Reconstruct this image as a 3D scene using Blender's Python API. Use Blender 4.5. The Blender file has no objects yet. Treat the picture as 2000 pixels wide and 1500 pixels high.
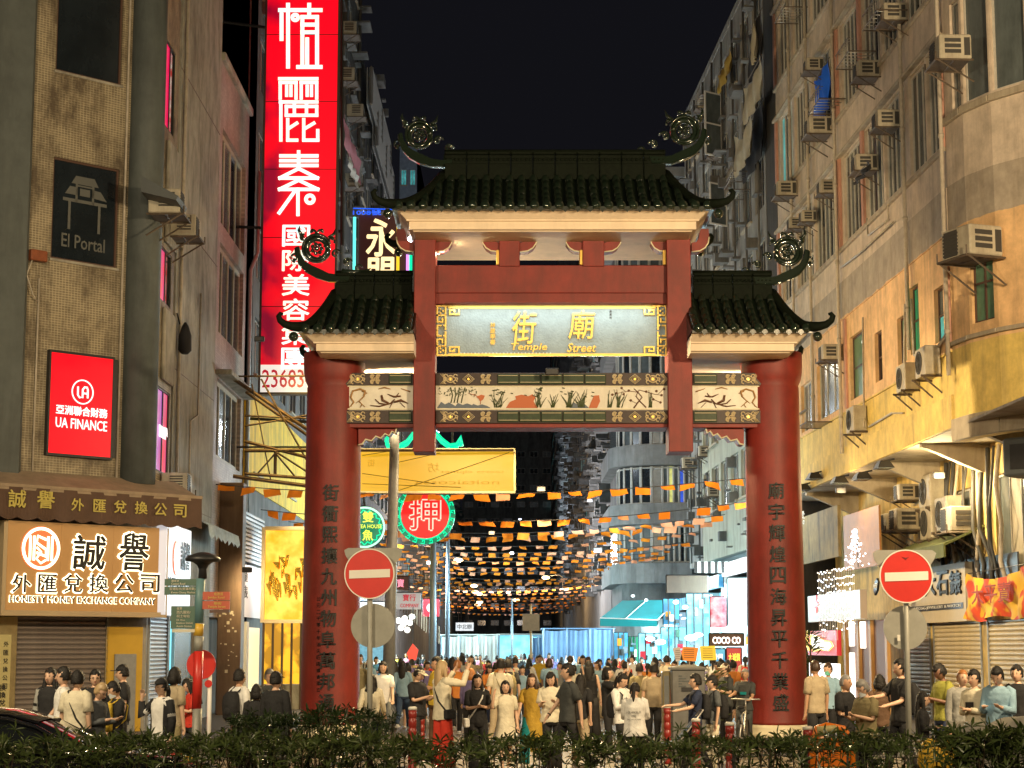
import bpy, math, random, bmesh
from mathutils import Vector, Matrix, noise
R = math.radians
rnd = random.Random(7)
SC = bpy.context.scene
COL = SC.collection
# ------------------------------------------------------------------ camera, sky, exposure
H, F, TH = 2.0, 3650.0, math.atan(515 / 3650.0)
CT, ST = math.cos(TH), math.sin(TH)
cam_d = bpy.data.cameras.new('camera'); cam = bpy.data.objects.new('camera', cam_d); COL.objects.link(cam)
cam.location = (0, 0, H); cam.rotation_euler = (R(90) + TH, 0, 0)
cam_d.sensor_width = 36; cam_d.lens = 36 * F / 2000; cam_d.clip_start = .2; cam_d.clip_end = 3000
SC.camera = cam
w = bpy.data.worlds.new('World'); SC.world = w; w.use_nodes = True
nt = w.node_tree; bg = nt.nodes['Background']
sky = nt.nodes.new('ShaderNodeTexSky'); sky.sky_type = 'NISHITA'; sky.sun_disc = False
sky.sun_elevation = R(-4); sky.sun_rotation = R(180)
mixw = nt.nodes.new('ShaderNodeMix'); mixw.data_type = 'RGBA'; mixw.inputs[0].default_value = .97
nt.links.new(sky.outputs[0], mixw.inputs[6]); mixw.inputs[7].default_value = (.0054, .0055, .0076, 1)
nt.links.new(mixw.outputs[2], bg.inputs[0]); bg.inputs[1].default_value = 1.0
SC.view_settings.view_transform = 'Standard'; SC.view_settings.look = 'None'
SC.view_settings.exposure = 0.0; SC.view_settings.gamma = 1; SC.view_settings.use_curve_mapping = False
SC.render.engine = 'CYCLES'
cy = SC.cycles
cy.use_denoising = True; cy.denoiser = 'OPENIMAGEDENOISE'
cy.max_bounces = 5; cy.diffuse_bounces = 2; cy.glossy_bounces = 3; cy.transmission_bounces = 4; cy.transparent_max_bounces = 6
cy.caustics_reflective = False; cy.caustics_refractive = False; cy.sample_clamp_indirect = 4.0
cy.use_light_tree = True; cy.blur_glossy = 1.0

# ------------------------------------------------------------------ geometry of the view
def ray(px, py):
    u = (px - 1000) / F; v = (750 - py) / F
    return Vector((u, CT - v * ST, ST + v * CT))
def P(px, py, Y):
    d = ray(px, py); t = Y / d.y
    return Vector((d.x * t, Y, H + d.z * t))
def GX(px, Y): return P(px, 1265, Y).x
class PL:
    """vertical plane: origin (x, y), unit direction; s runs left to right as seen from the street"""
    def __init__(s, x, y, dx, dy):
        l = math.hypot(dx, dy); s.o = Vector((x, y, 0)); s.d = Vector((dx / l, dy / l, 0)); s.n = Vector((-s.d.y, s.d.x, 0))
        s.rot = math.atan2(dy, dx)
    def hit(s, px, py):
        d = ray(px, py); c = Vector((0, 0, H))
        t = (s.o - c).dot(s.n) / d.dot(s.n); p = c + d * t
        return (p - s.o).dot(s.d), p.z
    def rect(s, x0, y0, x1, y1):
        ym = (y0 + y1) / 2; xm = (x0 + x1) / 2
        return s.hit(x0, ym)[0], s.hit(x1, ym)[0], s.hit(xm, y1)[1], s.hit(xm, y0)[1]
    def off(s, d):
        p = s.o - s.n * d; return PL(p.x, p.y, s.d.x, s.d.y)
    def pt(s, a, z, out=0): return s.o + s.d * a - s.n * out + Vector((0, 0, z))

# ------------------------------------------------------------------ materials
MATS = {}
def newmat(name):
    m = bpy.data.materials.new(name); m.use_nodes = True; MATS[name] = m
    return m, m.node_tree, m.node_tree.nodes['Principled BSDF']
def c4(c): return (c[0], c[1], c[2], 1)
def mat(name, col, rough=.6, metal=0, var=.0, vscale=3, bump=0, bscale=20, stain=None, samt=0, sscale=(1.5, 1.5, .25), spec=.5, coat=0):
    """surface colour with noise variation, vertical stains and bump"""
    m, t, b = newmat(name); N = t.nodes; L = t.links
    b.inputs['Roughness'].default_value = rough; b.inputs['Metallic'].default_value = metal
    b.inputs['Specular IOR Level'].default_value = spec; b.inputs['Coat Weight'].default_value = coat
    b.inputs['Base Color'].default_value = c4(col)
    if not (var or bump or stain): return m
    tc = N.new('ShaderNodeTexCoord'); out = None
    if var:
        n = N.new('ShaderNodeTexNoise'); n.inputs['Scale'].default_value = vscale; n.inputs['Detail'].default_value = 6; n.inputs['Roughness'].default_value = .65
        L.new(tc.outputs['Object'], n.inputs['Vector'])
        r = N.new('ShaderNodeMapRange'); r.inputs[1].default_value = .3; r.inputs[2].default_value = .7
        L.new(n.outputs[0], r.inputs[0])
        mx = N.new('ShaderNodeMix'); mx.data_type = 'RGBA'
        mx.inputs[6].default_value = c4([x * (1 - var) for x in col]); mx.inputs[7].default_value = c4([min(1, x * (1 + var)) for x in col])
        L.new(r.outputs[0], mx.inputs[0]); out = mx.outputs[2]
    if stain:
        mp = N.new('ShaderNodeMapping'); mp.inputs['Scale'].default_value = sscale
        n = N.new('ShaderNodeTexNoise'); n.inputs['Scale'].default_value = 1; n.inputs['Detail'].default_value = 8; n.inputs['Roughness'].default_value = .7; n.inputs['Distortion'].default_value = .4
        L.new(tc.outputs['Object'], mp.inputs[0]); L.new(mp.outputs[0], n.inputs['Vector'])
        r = N.new('ShaderNodeMapRange'); r.inputs[1].default_value = .46; r.inputs[2].default_value = .68; r.inputs[4].default_value = samt
        L.new(n.outputs[0], r.inputs[0])
        mx = N.new('ShaderNodeMix'); mx.data_type = 'RGBA'; L.new(r.outputs[0], mx.inputs[0])
        if out: L.new(out, mx.inputs[6])
        else: mx.inputs[6].default_value = c4(col)
        mx.inputs[7].default_value = c4(stain); out = mx.outputs[2]
    if out: L.new(out, b.inputs['Base Color'])
    if bump:
        n = N.new('ShaderNodeTexNoise'); n.inputs['Scale'].default_value = bscale; n.inputs['Detail'].default_value = 5
        L.new(tc.outputs['Object'], n.inputs['Vector'])
        bp = N.new('ShaderNodeBump'); bp.inputs['Strength'].default_value = bump; bp.inputs['Distance'].default_value = .02
        L.new(n.outputs[0], bp.inputs['Height']); L.new(bp.outputs[0], b.inputs['Normal'])
    return m
def tilemat(name, col, mortar, w, h, stain=None, samt=0, rough=.5, mort=.08, bias=0):
    m, t, b = newmat(name); N = t.nodes; L = t.links
    tc = N.new('ShaderNodeTexCoord'); sp = N.new('ShaderNodeSeparateXYZ'); cb = N.new('ShaderNodeCombineXYZ')
    L.new(tc.outputs['Object'], sp.inputs[0]); L.new(sp.outputs[0], cb.inputs[0]); L.new(sp.outputs[2], cb.inputs[1])
    br = N.new('ShaderNodeTexBrick'); br.offset = 0.5 if bias else 0
    br.inputs['Scale'].default_value = 1; br.inputs['Brick Width'].default_value = w; br.inputs['Row Height'].default_value = h
    br.inputs['Mortar Size'].default_value = mort * min(w, h); br.inputs['Mortar Smooth'].default_value = .1
    br.inputs['Color1'].default_value = c4(col); br.inputs['Color2'].default_value = c4([x * .72 for x in col]); br.inputs['Mortar'].default_value = c4(mortar)
    L.new(cb.outputs[0], br.inputs['Vector']); out = br.outputs[0]
    n = N.new('ShaderNodeTexNoise'); n.inputs['Scale'].default_value = 1; n.inputs['Detail'].default_value = 9; n.inputs['Roughness'].default_value = .72
    mp = N.new('ShaderNodeMapping'); mp.inputs['Scale'].default_value = (.95, .95, .55)
    L.new(tc.outputs['Object'], mp.inputs[0]); L.new(mp.outputs[0], n.inputs['Vector'])
    r = N.new('ShaderNodeMapRange'); r.inputs[1].default_value = .44; r.inputs[2].default_value = .60; r.inputs[4].default_value = samt
    L.new(n.outputs[0], r.inputs[0])
    mx = N.new('ShaderNodeMix'); mx.data_type = 'RGBA'; L.new(r.outputs[0], mx.inputs[0]); L.new(out, mx.inputs[6]); mx.inputs[7].default_value = c4(stain or mortar)
    L.new(mx.outputs[2], b.inputs['Base Color']); b.inputs['Roughness'].default_value = rough
    bp = N.new('ShaderNodeBump'); bp.inputs['Strength'].default_value = .4; bp.inputs['Distance'].default_value = .01; bp.invert = True
    L.new(br.outputs['Fac'], bp.inputs['Height']); L.new(bp.outputs[0], b.inputs['Normal'])
    return m
def emit(name, col, st, col2=None, scale=2, sample=False, sharp=(.35, .65)):
    m, t, b = newmat(name); N = t.nodes; L = t.links
    b.inputs['Base Color'].default_value = c4([x * .5 for x in col]); b.inputs['Roughness'].default_value = .35
    b.inputs['Emission Color'].default_value = c4(col); b.inputs['Emission Strength'].default_value = st
    if col2:
        tc = N.new('ShaderNodeTexCoord'); n = N.new('ShaderNodeTexNoise'); n.inputs['Scale'].default_value = scale; n.inputs['Detail'].default_value = 3
        L.new(tc.outputs['Object'], n.inputs['Vector']); r = N.new('ShaderNodeMapRange'); r.inputs[1].default_value = sharp[0]; r.inputs[2].default_value = sharp[1]
        L.new(n.outputs[0], r.inputs[0]); mx = N.new('ShaderNodeMix'); mx.data_type = 'RGBA'
        mx.inputs[6].default_value = c4(col); mx.inputs[7].default_value = c4(col2); L.new(r.outputs[0], mx.inputs[0]); L.new(mx.outputs[2], b.inputs['Emission Color'])
    if not sample: m.cycles.emission_sampling = 'NONE'
    return m
def flat(name, col, rough=.6, metal=0):
    k = name
    if k in MATS: return MATS[k]
    return mat(name, col, rough, metal)
# ------------------------------------------------------------------ mesh helpers
class MB:
    def __init__(s): s.v = []; s.f = []; s.m = []; s.mi = 0; s.sm = []
    def add(s, vs, fs, smooth=False):
        o = len(s.v); s.v += [tuple(v) for v in vs]; s.f += [tuple(i + o for i in f) for f in fs]
        s.m += [s.mi] * len(fs); s.sm += [smooth] * len(fs); return s
    def box(s, x0, x1, y0, y1, z0, z1):
        v = [(x, y, z) for z in (z0, z1) for y in (y0, y1) for x in (x0, x1)]
        return s.add(v, [(0, 2, 3, 1), (4, 5, 7, 6), (0, 1, 5, 4), (2, 6, 7, 3), (0, 4, 6, 2), (1, 3, 7, 5)])
    def bevbox(s, x0, x1, y0, y1, z0, z1, b=.02):
        """box with chamfered vertical and top edges"""
        def ring(z, i): return [(x0 + b + i, y0 + i, z), (x1 - b - i, y0 + i, z), (x1 - i, y0 + b + i, z), (x1 - i, y1 - b - i, z), (x1 - b - i, y1 - i, z), (x0 + b + i, y1 - i, z), (x0 + i, y1 - b - i, z), (x0 + i, y0 + b + i, z)]
        rs = [ring(z0, b * .7), ring(z0 + b, 0), ring(z1 - b, 0), ring(z1, b * .7)]
        v = sum(rs, []); f = [tuple(reversed(range(8))), tuple(range(24, 32))]
        for k in range(3):
            for i in range(8): j = (i + 1) % 8; f.append((k * 8 + i, k * 8 + j, k * 8 + 8 + j, k * 8 + 8 + i))
        return s.add(v, f)
    def quad(s, a, b, c, d): return s.add([a, b, c, d], [(0, 1, 2, 3)])
    def tube(s, pts, r, n=6, cap=True, smooth=True, flat=1.0):
        """tube along points; r number or list"""
        pts = [Vector(p) for p in pts]; k = len(pts); rr = r if isinstance(r, (list, tuple)) else [r] * k
        vs = []; fs = []; up = Vector((0, 0, 1)); prev = None
        for i, p in enumerate(pts):
            t = (pts[min(i + 1, k - 1)] - pts[max(i - 1, 0)])
            t = t.normalized() if t.length > 1e-9 else Vector((0, 0, 1))
            if prev is None:
                a = t.cross(up if abs(t.z) < .9 else Vector((0, 1, 0))).normalized()
            else:
                a = (prev - t * prev.dot(t))
                a = a.normalized() if a.length > 1e-6 else t.orthogonal().normalized()
            prev = a; b = t.cross(a)
            for j in range(n):
                an = 2 * math.pi * j / n
                vs.append(p + a * math.cos(an) * rr[i] + b * math.sin(an) * rr[i] * flat)
        for i in range(k - 1):
            for j in range(n):
                q = (j + 1) % n; fs.append((i * n + j, i * n + q, (i + 1) * n + q, (i + 1) * n + j))
        if cap: fs.append(tuple(reversed(range(n)))); fs.append(tuple(range((k - 1) * n, k * n)))
        return s.add(vs, fs, smooth)
    def rod(s, a, b, w):
        return s.tube([a, b], w, 4, True, False)
    def lathe(s, cx, cy, prof, n=16, cap=True, smooth=True, a0=0, a1=2 * math.pi):
        """profile [(r, z)] about a vertical axis"""
        full = abs(a1 - a0 - 2 * math.pi) < 1e-6; m = n if full else n + 1; vs = []; fs = []
        for r, z in prof:
            for j in range(m):
                a = a0 + (a1 - a0) * j / n; vs.append((cx + r * math.cos(a), cy + r * math.sin(a), z))
        for i in range(len(prof) - 1):
            for j in range(n):
                q = (j + 1) % m; fs.append((i * m + j, i * m + q, (i + 1) * m + q, (i + 1) * m + j))
        if cap and full: fs.append(tuple(reversed(range(m)))); fs.append(tuple(range((len(prof) - 1) * m, len(prof) * m)))
        return s.add(vs, fs, smooth)
    def loft(s, rings, cap=True, smooth=True, closed=True):
        n = len(rings[0]); vs = [p for r in rings for p in r]; fs = []
        for i in range(len(rings) - 1):
            for j in range(n if closed else n - 1):
                q = (j + 1) % n; fs.append((i * n + j, i * n + q, (i + 1) * n + q, (i + 1) * n + j))
        if cap: fs.append(tuple(reversed(range(n)))); fs.append(tuple(range((len(rings) - 1) * n, len(rings) * n)))
        return s.add(vs, fs, smooth)
    def prism(s, poly, y0, y1):
        """polygon in x,z extruded along y"""
        n = len(poly); v = [(x, y0, z) for x, z in poly] + [(x, y1, z) for x, z in poly]
        f = [tuple(range(n)), tuple(reversed(range(n, 2 * n)))] + [(i, i + n, (i + 1) % n + n, (i + 1) % n) for i in range(n)]
        return s.add(v, f)
    def ball(s, c, r, n=10, m=7, sq=(1, 1, 1), smooth=True):
        rings = []
        for i in range(m + 1):
            a = math.pi * i / m; zz = -math.cos(a); rr = max(math.sin(a), .02)
            rings.append([(c[0] + r * sq[0] * rr * math.cos(2 * math.pi * j / n), c[1] + r * sq[1] * rr * math.sin(2 * math.pi * j / n), c[2] + r * sq[2] * zz) for j in range(n)])
        return s.loft(rings, True, smooth)
    def disc(s, cx, cz, r, y0, y1, n=32, a=1.0):
        return s.prism([(cx + r * math.cos(2 * math.pi * i / n), cz + r * a * math.sin(2 * math.pi * i / n)) for i in range(n)], y0, y1)
    def ring(s, cx, cz, r0, r1, y0, y1, n=32):
        for i in range(n):
            a, b = 2 * math.pi * i / n, 2 * math.pi * (i + 1) / n
            s.prism([(cx + r0 * math.cos(a), cz + r0 * math.sin(a)), (cx + r1 * math.cos(a), cz + r1 * math.sin(a)), (cx + r1 * math.cos(b), cz + r1 * math.sin(b)), (cx + r0 * math.cos(b), cz + r0 * math.sin(b))], y0, y1)
        return s
    def fromme(s, me, M=None):
        M = M or Matrix()
        o = len(s.v); s.v += [tuple(M @ v.co) for v in me.vertices]
        for p in me.polygons: s.f.append(tuple(i + o for i in p.vertices)); s.m.append(s.mi); s.sm.append(p.use_smooth)
        return s
    def mesh(s, name, mats):
        me = bpy.data.meshes.new(name); me.from_pydata(s.v, [], s.f)
        if not isinstance(mats, (list, tuple)): mats = [mats]
        for m in mats: me.materials.append(m)
        if s.f:
            me.polygons.foreach_set('material_index', s.m); me.polygons.foreach_set('use_smooth', s.sm)
        bm = bmesh.new(); bm.from_mesh(me); bmesh.ops.recalc_face_normals(bm, faces=bm.faces); bm.to_mesh(me); bm.free()
        me.update(); return me
    def build(s, name, mats, parent=None, label=None, cat=None, group=None, kind=None, loc=None, rot=None):
        return link(name, s.mesh(name, mats), parent, label, cat, group, kind, loc, rot)
def link(name, me, parent=None, label=None, cat=None, group=None, kind=None, loc=None, rot=None, scale=None):
    o = bpy.data.objects.new(name, me); COL.objects.link(o)
    if parent is not None: o.parent = parent
    if loc is not None: o.location = loc
    if rot is not None: o.rotation_euler = (0, 0, rot) if not isinstance(rot, (tuple, list)) else rot
    if scale is not None: o.scale = scale
    if label: o['label'] = label
    if cat: o['category'] = cat
    if group: o['group'] = group
    if kind: o['kind'] = kind
    return o
def thing(name, label, cat, loc=(0, 0, 0), rot=0, group=None):
    return link(name, None, None, label, cat, group, None, loc, rot)
def struct(name, mb, m, loc=None, rot=None): return mb.build(name, m, None, None, None, None, 'structure', loc, rot)
def onpl(name, label, cat, pl, s=0, z=0, out=0, group=None):
    return thing(name, label, cat, pl.pt(s, z, out), pl.rot, group)
def copytree(o, parent=None):
    c = o.copy(); COL.objects.link(c)
    if parent is not None: c.parent = parent
    for ch in KIDS.get(o.name, None) or [x for x in o.children]: copytree(ch, c)
    return c
KIDS = {}
def relabel(o, label, group=None):
    o['label'] = label
    if group: o['group'] = group
    return o
BOXM = {}
def ubox(m):
    if m.name not in BOXM: BOXM[m.name] = MB().box(0, 1, 0, 1, 0, 1).mesh('block', m)
    return BOXM[m.name]
def bx(name, m, parent, x0, x1, y0, y1, z0, z1, **k):
    return link(name, ubox(m), parent, loc=(x0, y0, z0), scale=(x1 - x0, y1 - y0, z1 - z0), **k)
# ---- text
TXT = {}
def textmesh(txt, bold=0.0, ext=0.0):
    k = (txt, bold, ext)
    if k in TXT: return TXT[k]
    cu = bpy.data.curves.new('t', 'FONT'); cu.body = txt; cu.size = 1; cu.offset = bold; cu.resolution_u = 2; cu.space_line = 1.0
    cu.extrude = .5 if ext else 0
    ob = bpy.data.objects.new('t', cu)
    me = bpy.data.meshes.new_from_object(ob)
    vs = [v.co.copy() for v in me.vertices]; fs = [tuple(p.vertices) for p in me.polygons]
    bpy.data.objects.remove(ob); bpy.data.curves.remove(cu); bpy.data.meshes.remove(me)
    if not vs: vs = [Vector((0, 0, 0))]
    x0 = min(v.x for v in vs); x1 = max(v.x for v in vs); y0 = min(v.y for v in vs); y1 = max(v.y for v in vs)
    TXT[k] = (vs, fs, x0, x1, y0, y1); return TXT[k]
def text(mb, txt, x0, x1, z0, z1, yf, th=.02, bold=0.0, warp=None, slant=0, keep=False):
    """write txt fitted to the box x0..x1, z0..z1; front face at y = yf, thickness th"""
    if bold > .004:  # heavier strokes: the same word laid over itself with tiny shifts
        wx, wz = (x1 - x0), (z1 - z0); n = max(1, len(txt)); e = bold * (wz if n > 1 and ord(txt[0]) < 255 else min(wx / n, wz)) * .8
        for k, (dx, dz) in enumerate(((0, 0), (e, .3 * e), (-e, -.3 * e), (-.3 * e, e), (.3 * e, -e))): text(mb, txt, x0 + dx, x1 + dx, z0 + dz, z1 + dz, yf + k * .0006, th - k * .0006, 0, warp, slant, keep)
        return mb
    vs, fs, a, b, c, d = textmesh(txt, 0, 1)
    sx = (x1 - x0) / max(b - a, 1e-6); sz = (z1 - z0) / max(d - c, 1e-6)
    if keep:
        k = min(sx, sz); cx = (x0 + x1) / 2; cz = (z0 + z1) / 2; x0 = cx - k * (b - a) / 2; z0 = cz - k * (d - c) / 2; sx = sz = k
    out = []
    for v in vs:
        x = x0 + (v.x - a) * sx + slant * (v.y - c) * sz; z = z0 + (v.y - c) * sz; y = yf + (.5 - v.z) * th
        out.append(warp(x, y, z) if warp else (x, y, z))
    mb.add(out, fs); return mb
def vtext(name, txt, m, parent, cx, ztop, size, pitch, yf, th=.03, bold=.01, warp=None, horiz=False, **k):
    """one object per character"""
    obs = []
    for i, ch in enumerate(txt):
        if ch == ' ': continue
        x = cx + (i * pitch if horiz else 0); z = ztop if horiz else ztop - i * pitch
        b = MB(); text(b, ch, x - size / 2, x + size / 2, z - size, z, yf, th, bold, warp); obs.append(b.build(name, m, parent, **k))
    return obs
# ---- walls and windows (local frame of a PL: x along, y inward, z up)
def wallmb(s0, s1, z0, z1, holes, th=.3, y0=0, b=None):
    b = b or MB(); hs = [(max(h[0], s0), min(h[1], s1), max(h[2], z0), min(h[3], z1)) for h in holes]
    hs = [h for h in hs if h[1] > h[0] and h[3] > h[2]]
    X = sorted({s0, s1, *[h[0] for h in hs], *[h[1] for h in hs]}); Z = sorted({z0, z1, *[h[2] for h in hs], *[h[3] for h in hs]})
    solid = {}
    for i in range(len(X) - 1):
        for j in range(len(Z) - 1):
            cx = (X[i] + X[i + 1]) / 2; cz = (Z[j] + Z[j + 1]) / 2
            solid[i, j] = not any(h[0] < cx < h[1] and h[2] < cz < h[3] for h in hs)
    for (i, j), sd in solid.items():
        if not sd: continue
        x0, x1, a, c = X[i], X[i + 1], Z[j], Z[j + 1]
        b.quad((x0, y0, a), (x1, y0, a), (x1, y0, c), (x0, y0, c))
        if not solid.get((i - 1, j), False): b.quad((x0, y0, a), (x0, y0, c), (x0, y0 + th, c), (x0, y0 + th, a))
        if not solid.get((i + 1, j), False): b.quad((x1, y0, a), (x1, y0 + th, a), (x1, y0 + th, c), (x1, y0, c))
        if not solid.get((i, j - 1), False): b.quad((x0, y0, a), (x0, y0 + th, a), (x1, y0 + th, a), (x1, y0, a))
        if not solid.get((i, j + 1), False): b.quad((x0, y0, c), (x1, y0, c), (x1, y0 + th, c), (x0, y0 + th, c))
    return b
def window(parent, s0, s1, z0, z1, n, mf, mp, y=.12, rows=1, fw=.05, label=None, open_at=None):
    f = MB(); d = .06
    f.box(s0, s1, y, y + d, z0, z0 + fw); f.box(s0, s1, y, y + d, z1 - fw, z1); f.box(s0, s0 + fw, y, y + d, z0 + fw, z1 - fw); f.box(s1 - fw, s1, y, y + d, z0 + fw, z1 - fw)
    W = (s1 - s0) / n; HH = (z1 - z0) / rows
    for i in range(1, n): f.box(s0 + i * W - fw / 2, s0 + i * W + fw / 2, y + .003, y + d - .003, z0 + fw, z1 - fw)
    for i in range(1, rows): f.box(s0 + fw, s1 - fw, y + .006, y + d - .006, z0 + i * HH - fw / 2, z0 + i * HH + fw / 2)
    o = f.build('window', mf, parent, label)
    for i in range(n):
        for j in range(rows):
            mm = mp[(i + j * 3) % len(mp)] if isinstance(mp, (list, tuple)) else mp
            bx('pane', mm, o, s0 + i * W + fw / 2, s0 + (i + 1) * W - fw / 2, y + .03 + rnd.uniform(0, .01), y + .05, z0 + j * HH + fw / 2, z0 + (j + 1) * HH - fw / 2)
    return o
# ------------------------------------------------------------------ materials used in many places
M_red = mat('gate_red', (.215, .020, .013), .55, var=.22, vscale=1.6, stain=(.085, .014, .010), samt=.55, sscale=(1.8, 1.8, .35), bump=.15, bscale=40)
M_fascia = mat('fascia_cream', (.78, .63, .46), .6, var=.06, vscale=3, stain=(.4, .33, .25), samt=.35)
M_tile = mat('glazed_green', (.006, .011, .006), .28, var=.35, vscale=9, bump=.15, bscale=30, spec=.7)
M_ridge = mat('ridge_green', (.005, .008, .004), .7, var=.4, vscale=12, bump=.5, bscale=45, spec=.12)
M_fin = mat('finial_glaze', (.012, .02, .012), .1, spec=.8, coat=.6)
M_gold = mat('gold_leaf', (.80, .52, .12), .32, .55, var=.1, vscale=6)
M_stone = mat('plaque_stone', (.30, .36, .37), .85, var=.12, vscale=5, bump=.8, bscale=22)
M_ink = mat('ink_black', (.012, .011, .010), .55)
M_brown = mat('ornament_brown', (.030, .012, .007), .5, var=.4, vscale=14)
M_line = mat('ornament_line', (.60, .48, .28), .4)
M_ggreen = mat('beam_green_tile', (.03, .05, .02), .45, var=.3, vscale=8, spec=.3)
M_pan = mat('painted_panel_cream', (.72, .68, .58), .4, var=.08, vscale=8, stain=(.5, .46, .36), samt=.5)
M_white = mat('white_paint', (.78, .77, .74), .5, var=.05, vscale=6)
M_grey = mat('galvanised_grey', (.30, .31, .31), .5, .3, var=.12, vscale=8)
M_dgrey = mat('dark_grey_paint', (.07, .08, .085), .6, var=.12, vscale=4)
M_black = mat('black_metal', (.018, .018, .02), .45, var=.2, vscale=8)
M_cream = mat('cream_ring', (.75, .68, .48), .5, var=.05)
# ------------------------------------------------------------------ the gateway
GY = 42.0
def g(px, py, y=0):
    p = P(px, py, GY + y); return p.x, p.z
def gX(px, py, y=0): return P(px, py, GY + y).x
def gZ(py, y=0): return P(1000, py, GY + y).z
K = 1 / 84.5
gate = thing('street_gateway', 'tall red Chinese gateway with green tiled roofs spanning the mouth of the night market street', 'gateway', (0, GY, 0))
PC = .62
PXL, PXR = gX(646, 1265, PC), gX(1517, 1265, PC)
def pillar_r(z): return .665 - .006 * z
for xc, lab in ((PXL, None), (PXR, None)):
    zt = gZ(684); b = MB()
    zz = [0, .35, .36] + [zt * k / 10 for k in range(1, 9)] + [gZ(752)]
    pr = [(.74, 0), (.74, .12), (.70, .16), (.72, .22), (.68, .30)] + [(pillar_r(z), z) for z in zz[2:]] + [(.605, gZ(748)), (.66, gZ(738)), (.695, gZ(724)), (.705, gZ(705)), (.705, zt)]
    b.lathe(xc, PC, pr[4:], 48)
    o = b.build('pillar', M_red, gate)
    MB().lathe(xc, PC, pr[:5], 48).build('pillar_base', M_cream, o)
def couplet(txt, xc, pxs, y0, y1, size_px):
    rr = None
    for i, ch in enumerate(txt):
        py = y0 + (y1 - y0) * i / (len(txt) - 1)
        px = pxs[0] + (pxs[1] - pxs[0]) * i / (len(txt) - 1)
        x, z = g(px, py, -.02); r = pillar_r(z); s = size_px * K / 2
        def wp(X, Y, Z, r=r):
            d = max(r * r - (X - xc) ** 2, .01); return (X, PC - math.sqrt(d) - .036 + (Y + .5) * .045, Z)
        b = MB(); text(b, ch, x - s, x + s, z - s * 1.05, z + s * 1.05, -.5, .8, .022, wp)
        b.build('character', M_ink, gate)
couplet('街衢熙攘九州物阜萬邦通', PXL, (646, 638), 962, 1372, 29)
couplet('廟宇輝煌四海昇平千業盛', PXR, (1516, 1525), 958, 1372, 29)
for (xc, px, y0, y1, t) in ((PXL, 622, 1170, 1360, '公元二千零十年油尖旺區議會建立'),):
    for i, ch in enumerate(t):
        x, z = g(px, y0 + (y1 - y0) * i / len(t), 0); s = .045; r = pillar_r(z)
        b = MB(); text(b, ch, x - s, x + s, z - s, z + s, 0, .8, .02, lambda X, Y, Z: (X, PC - math.sqrt(max(r * r - (X - xc) ** 2, .01)) - .006, Z))
        b.build('small_character', M_ink, gate)
# square columns hanging through the beam
def gbox(name, m, x0, y0, x1, y1, ya, yb, parent=None, label=None):
    pm = (y0 + y1) / 2; a = gX(x0, pm, ya); c = gX(x1, pm, ya)
    return MB().bevbox(a, c, ya, yb, gZ(y1, ya), gZ(y0, ya), .012).build(name, m, parent or gate, label)
for (a, c) in ((808, 850), (1304, 1351)):
    o = gbox('hanging_column', M_red, a, 430, c, 882, -.12, .75)
for (a, c) in ((975, 1015), (1138, 1180)):
    gbox('post', M_red, a, 440, c, 520, .0, .6)
gbox('lintel', M_red, 850, 518, 1304, 572, .05, .6); gbox('lintel_moulding', M_red, 850, 572, 1304, 594, .1, .55)
# curved bracket lobes beside posts
def lobe(px, sgn, y=.08):
    pts = [(0, 447), (-33, 447), (-34, 462), (-32, 474), (-26, 483), (-16, 489), (0, 491), (0, 474), (-10, 473), (-15, 468), (-18, 458), (-8, 462), (0, 462)]
    pts = [(0, 491), (0, 474), (-9, 472), (-14, 466), (-15, 457), (-18, 447), (-33, 447), (-34, 462), (-32, 474), (-26, 483), (-16, 489)]
    b = MB(); b.prism([g(px + sgn * dx, py, y) for dx, py in pts][::sgn], y, y + .45)
    o = b.build('bracket', M_red, gate); e = MB()
    e.tube([(*[g(px + sgn * dx, py + 1, y)[0]], y - .01, g(px, py + 1, y)[1]) for dx, py in ((-34, 462), (-32, 474), (-26, 483), (-16, 489), (0, 491))], .016, 5)
    e.build('bracket_edge', M_cream, o)
for px, s in ((808, 1), (850, -1), (975, 1), (1015, -1), (1138, 1), (1180, -1), (1304, 1), (1351, -1)): lobe(px, s)
for px in (1300, 1137, 974): gbox('gilt_strip', M_gold, px - 5, 488, px + 1, 517, .02, .3)
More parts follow.
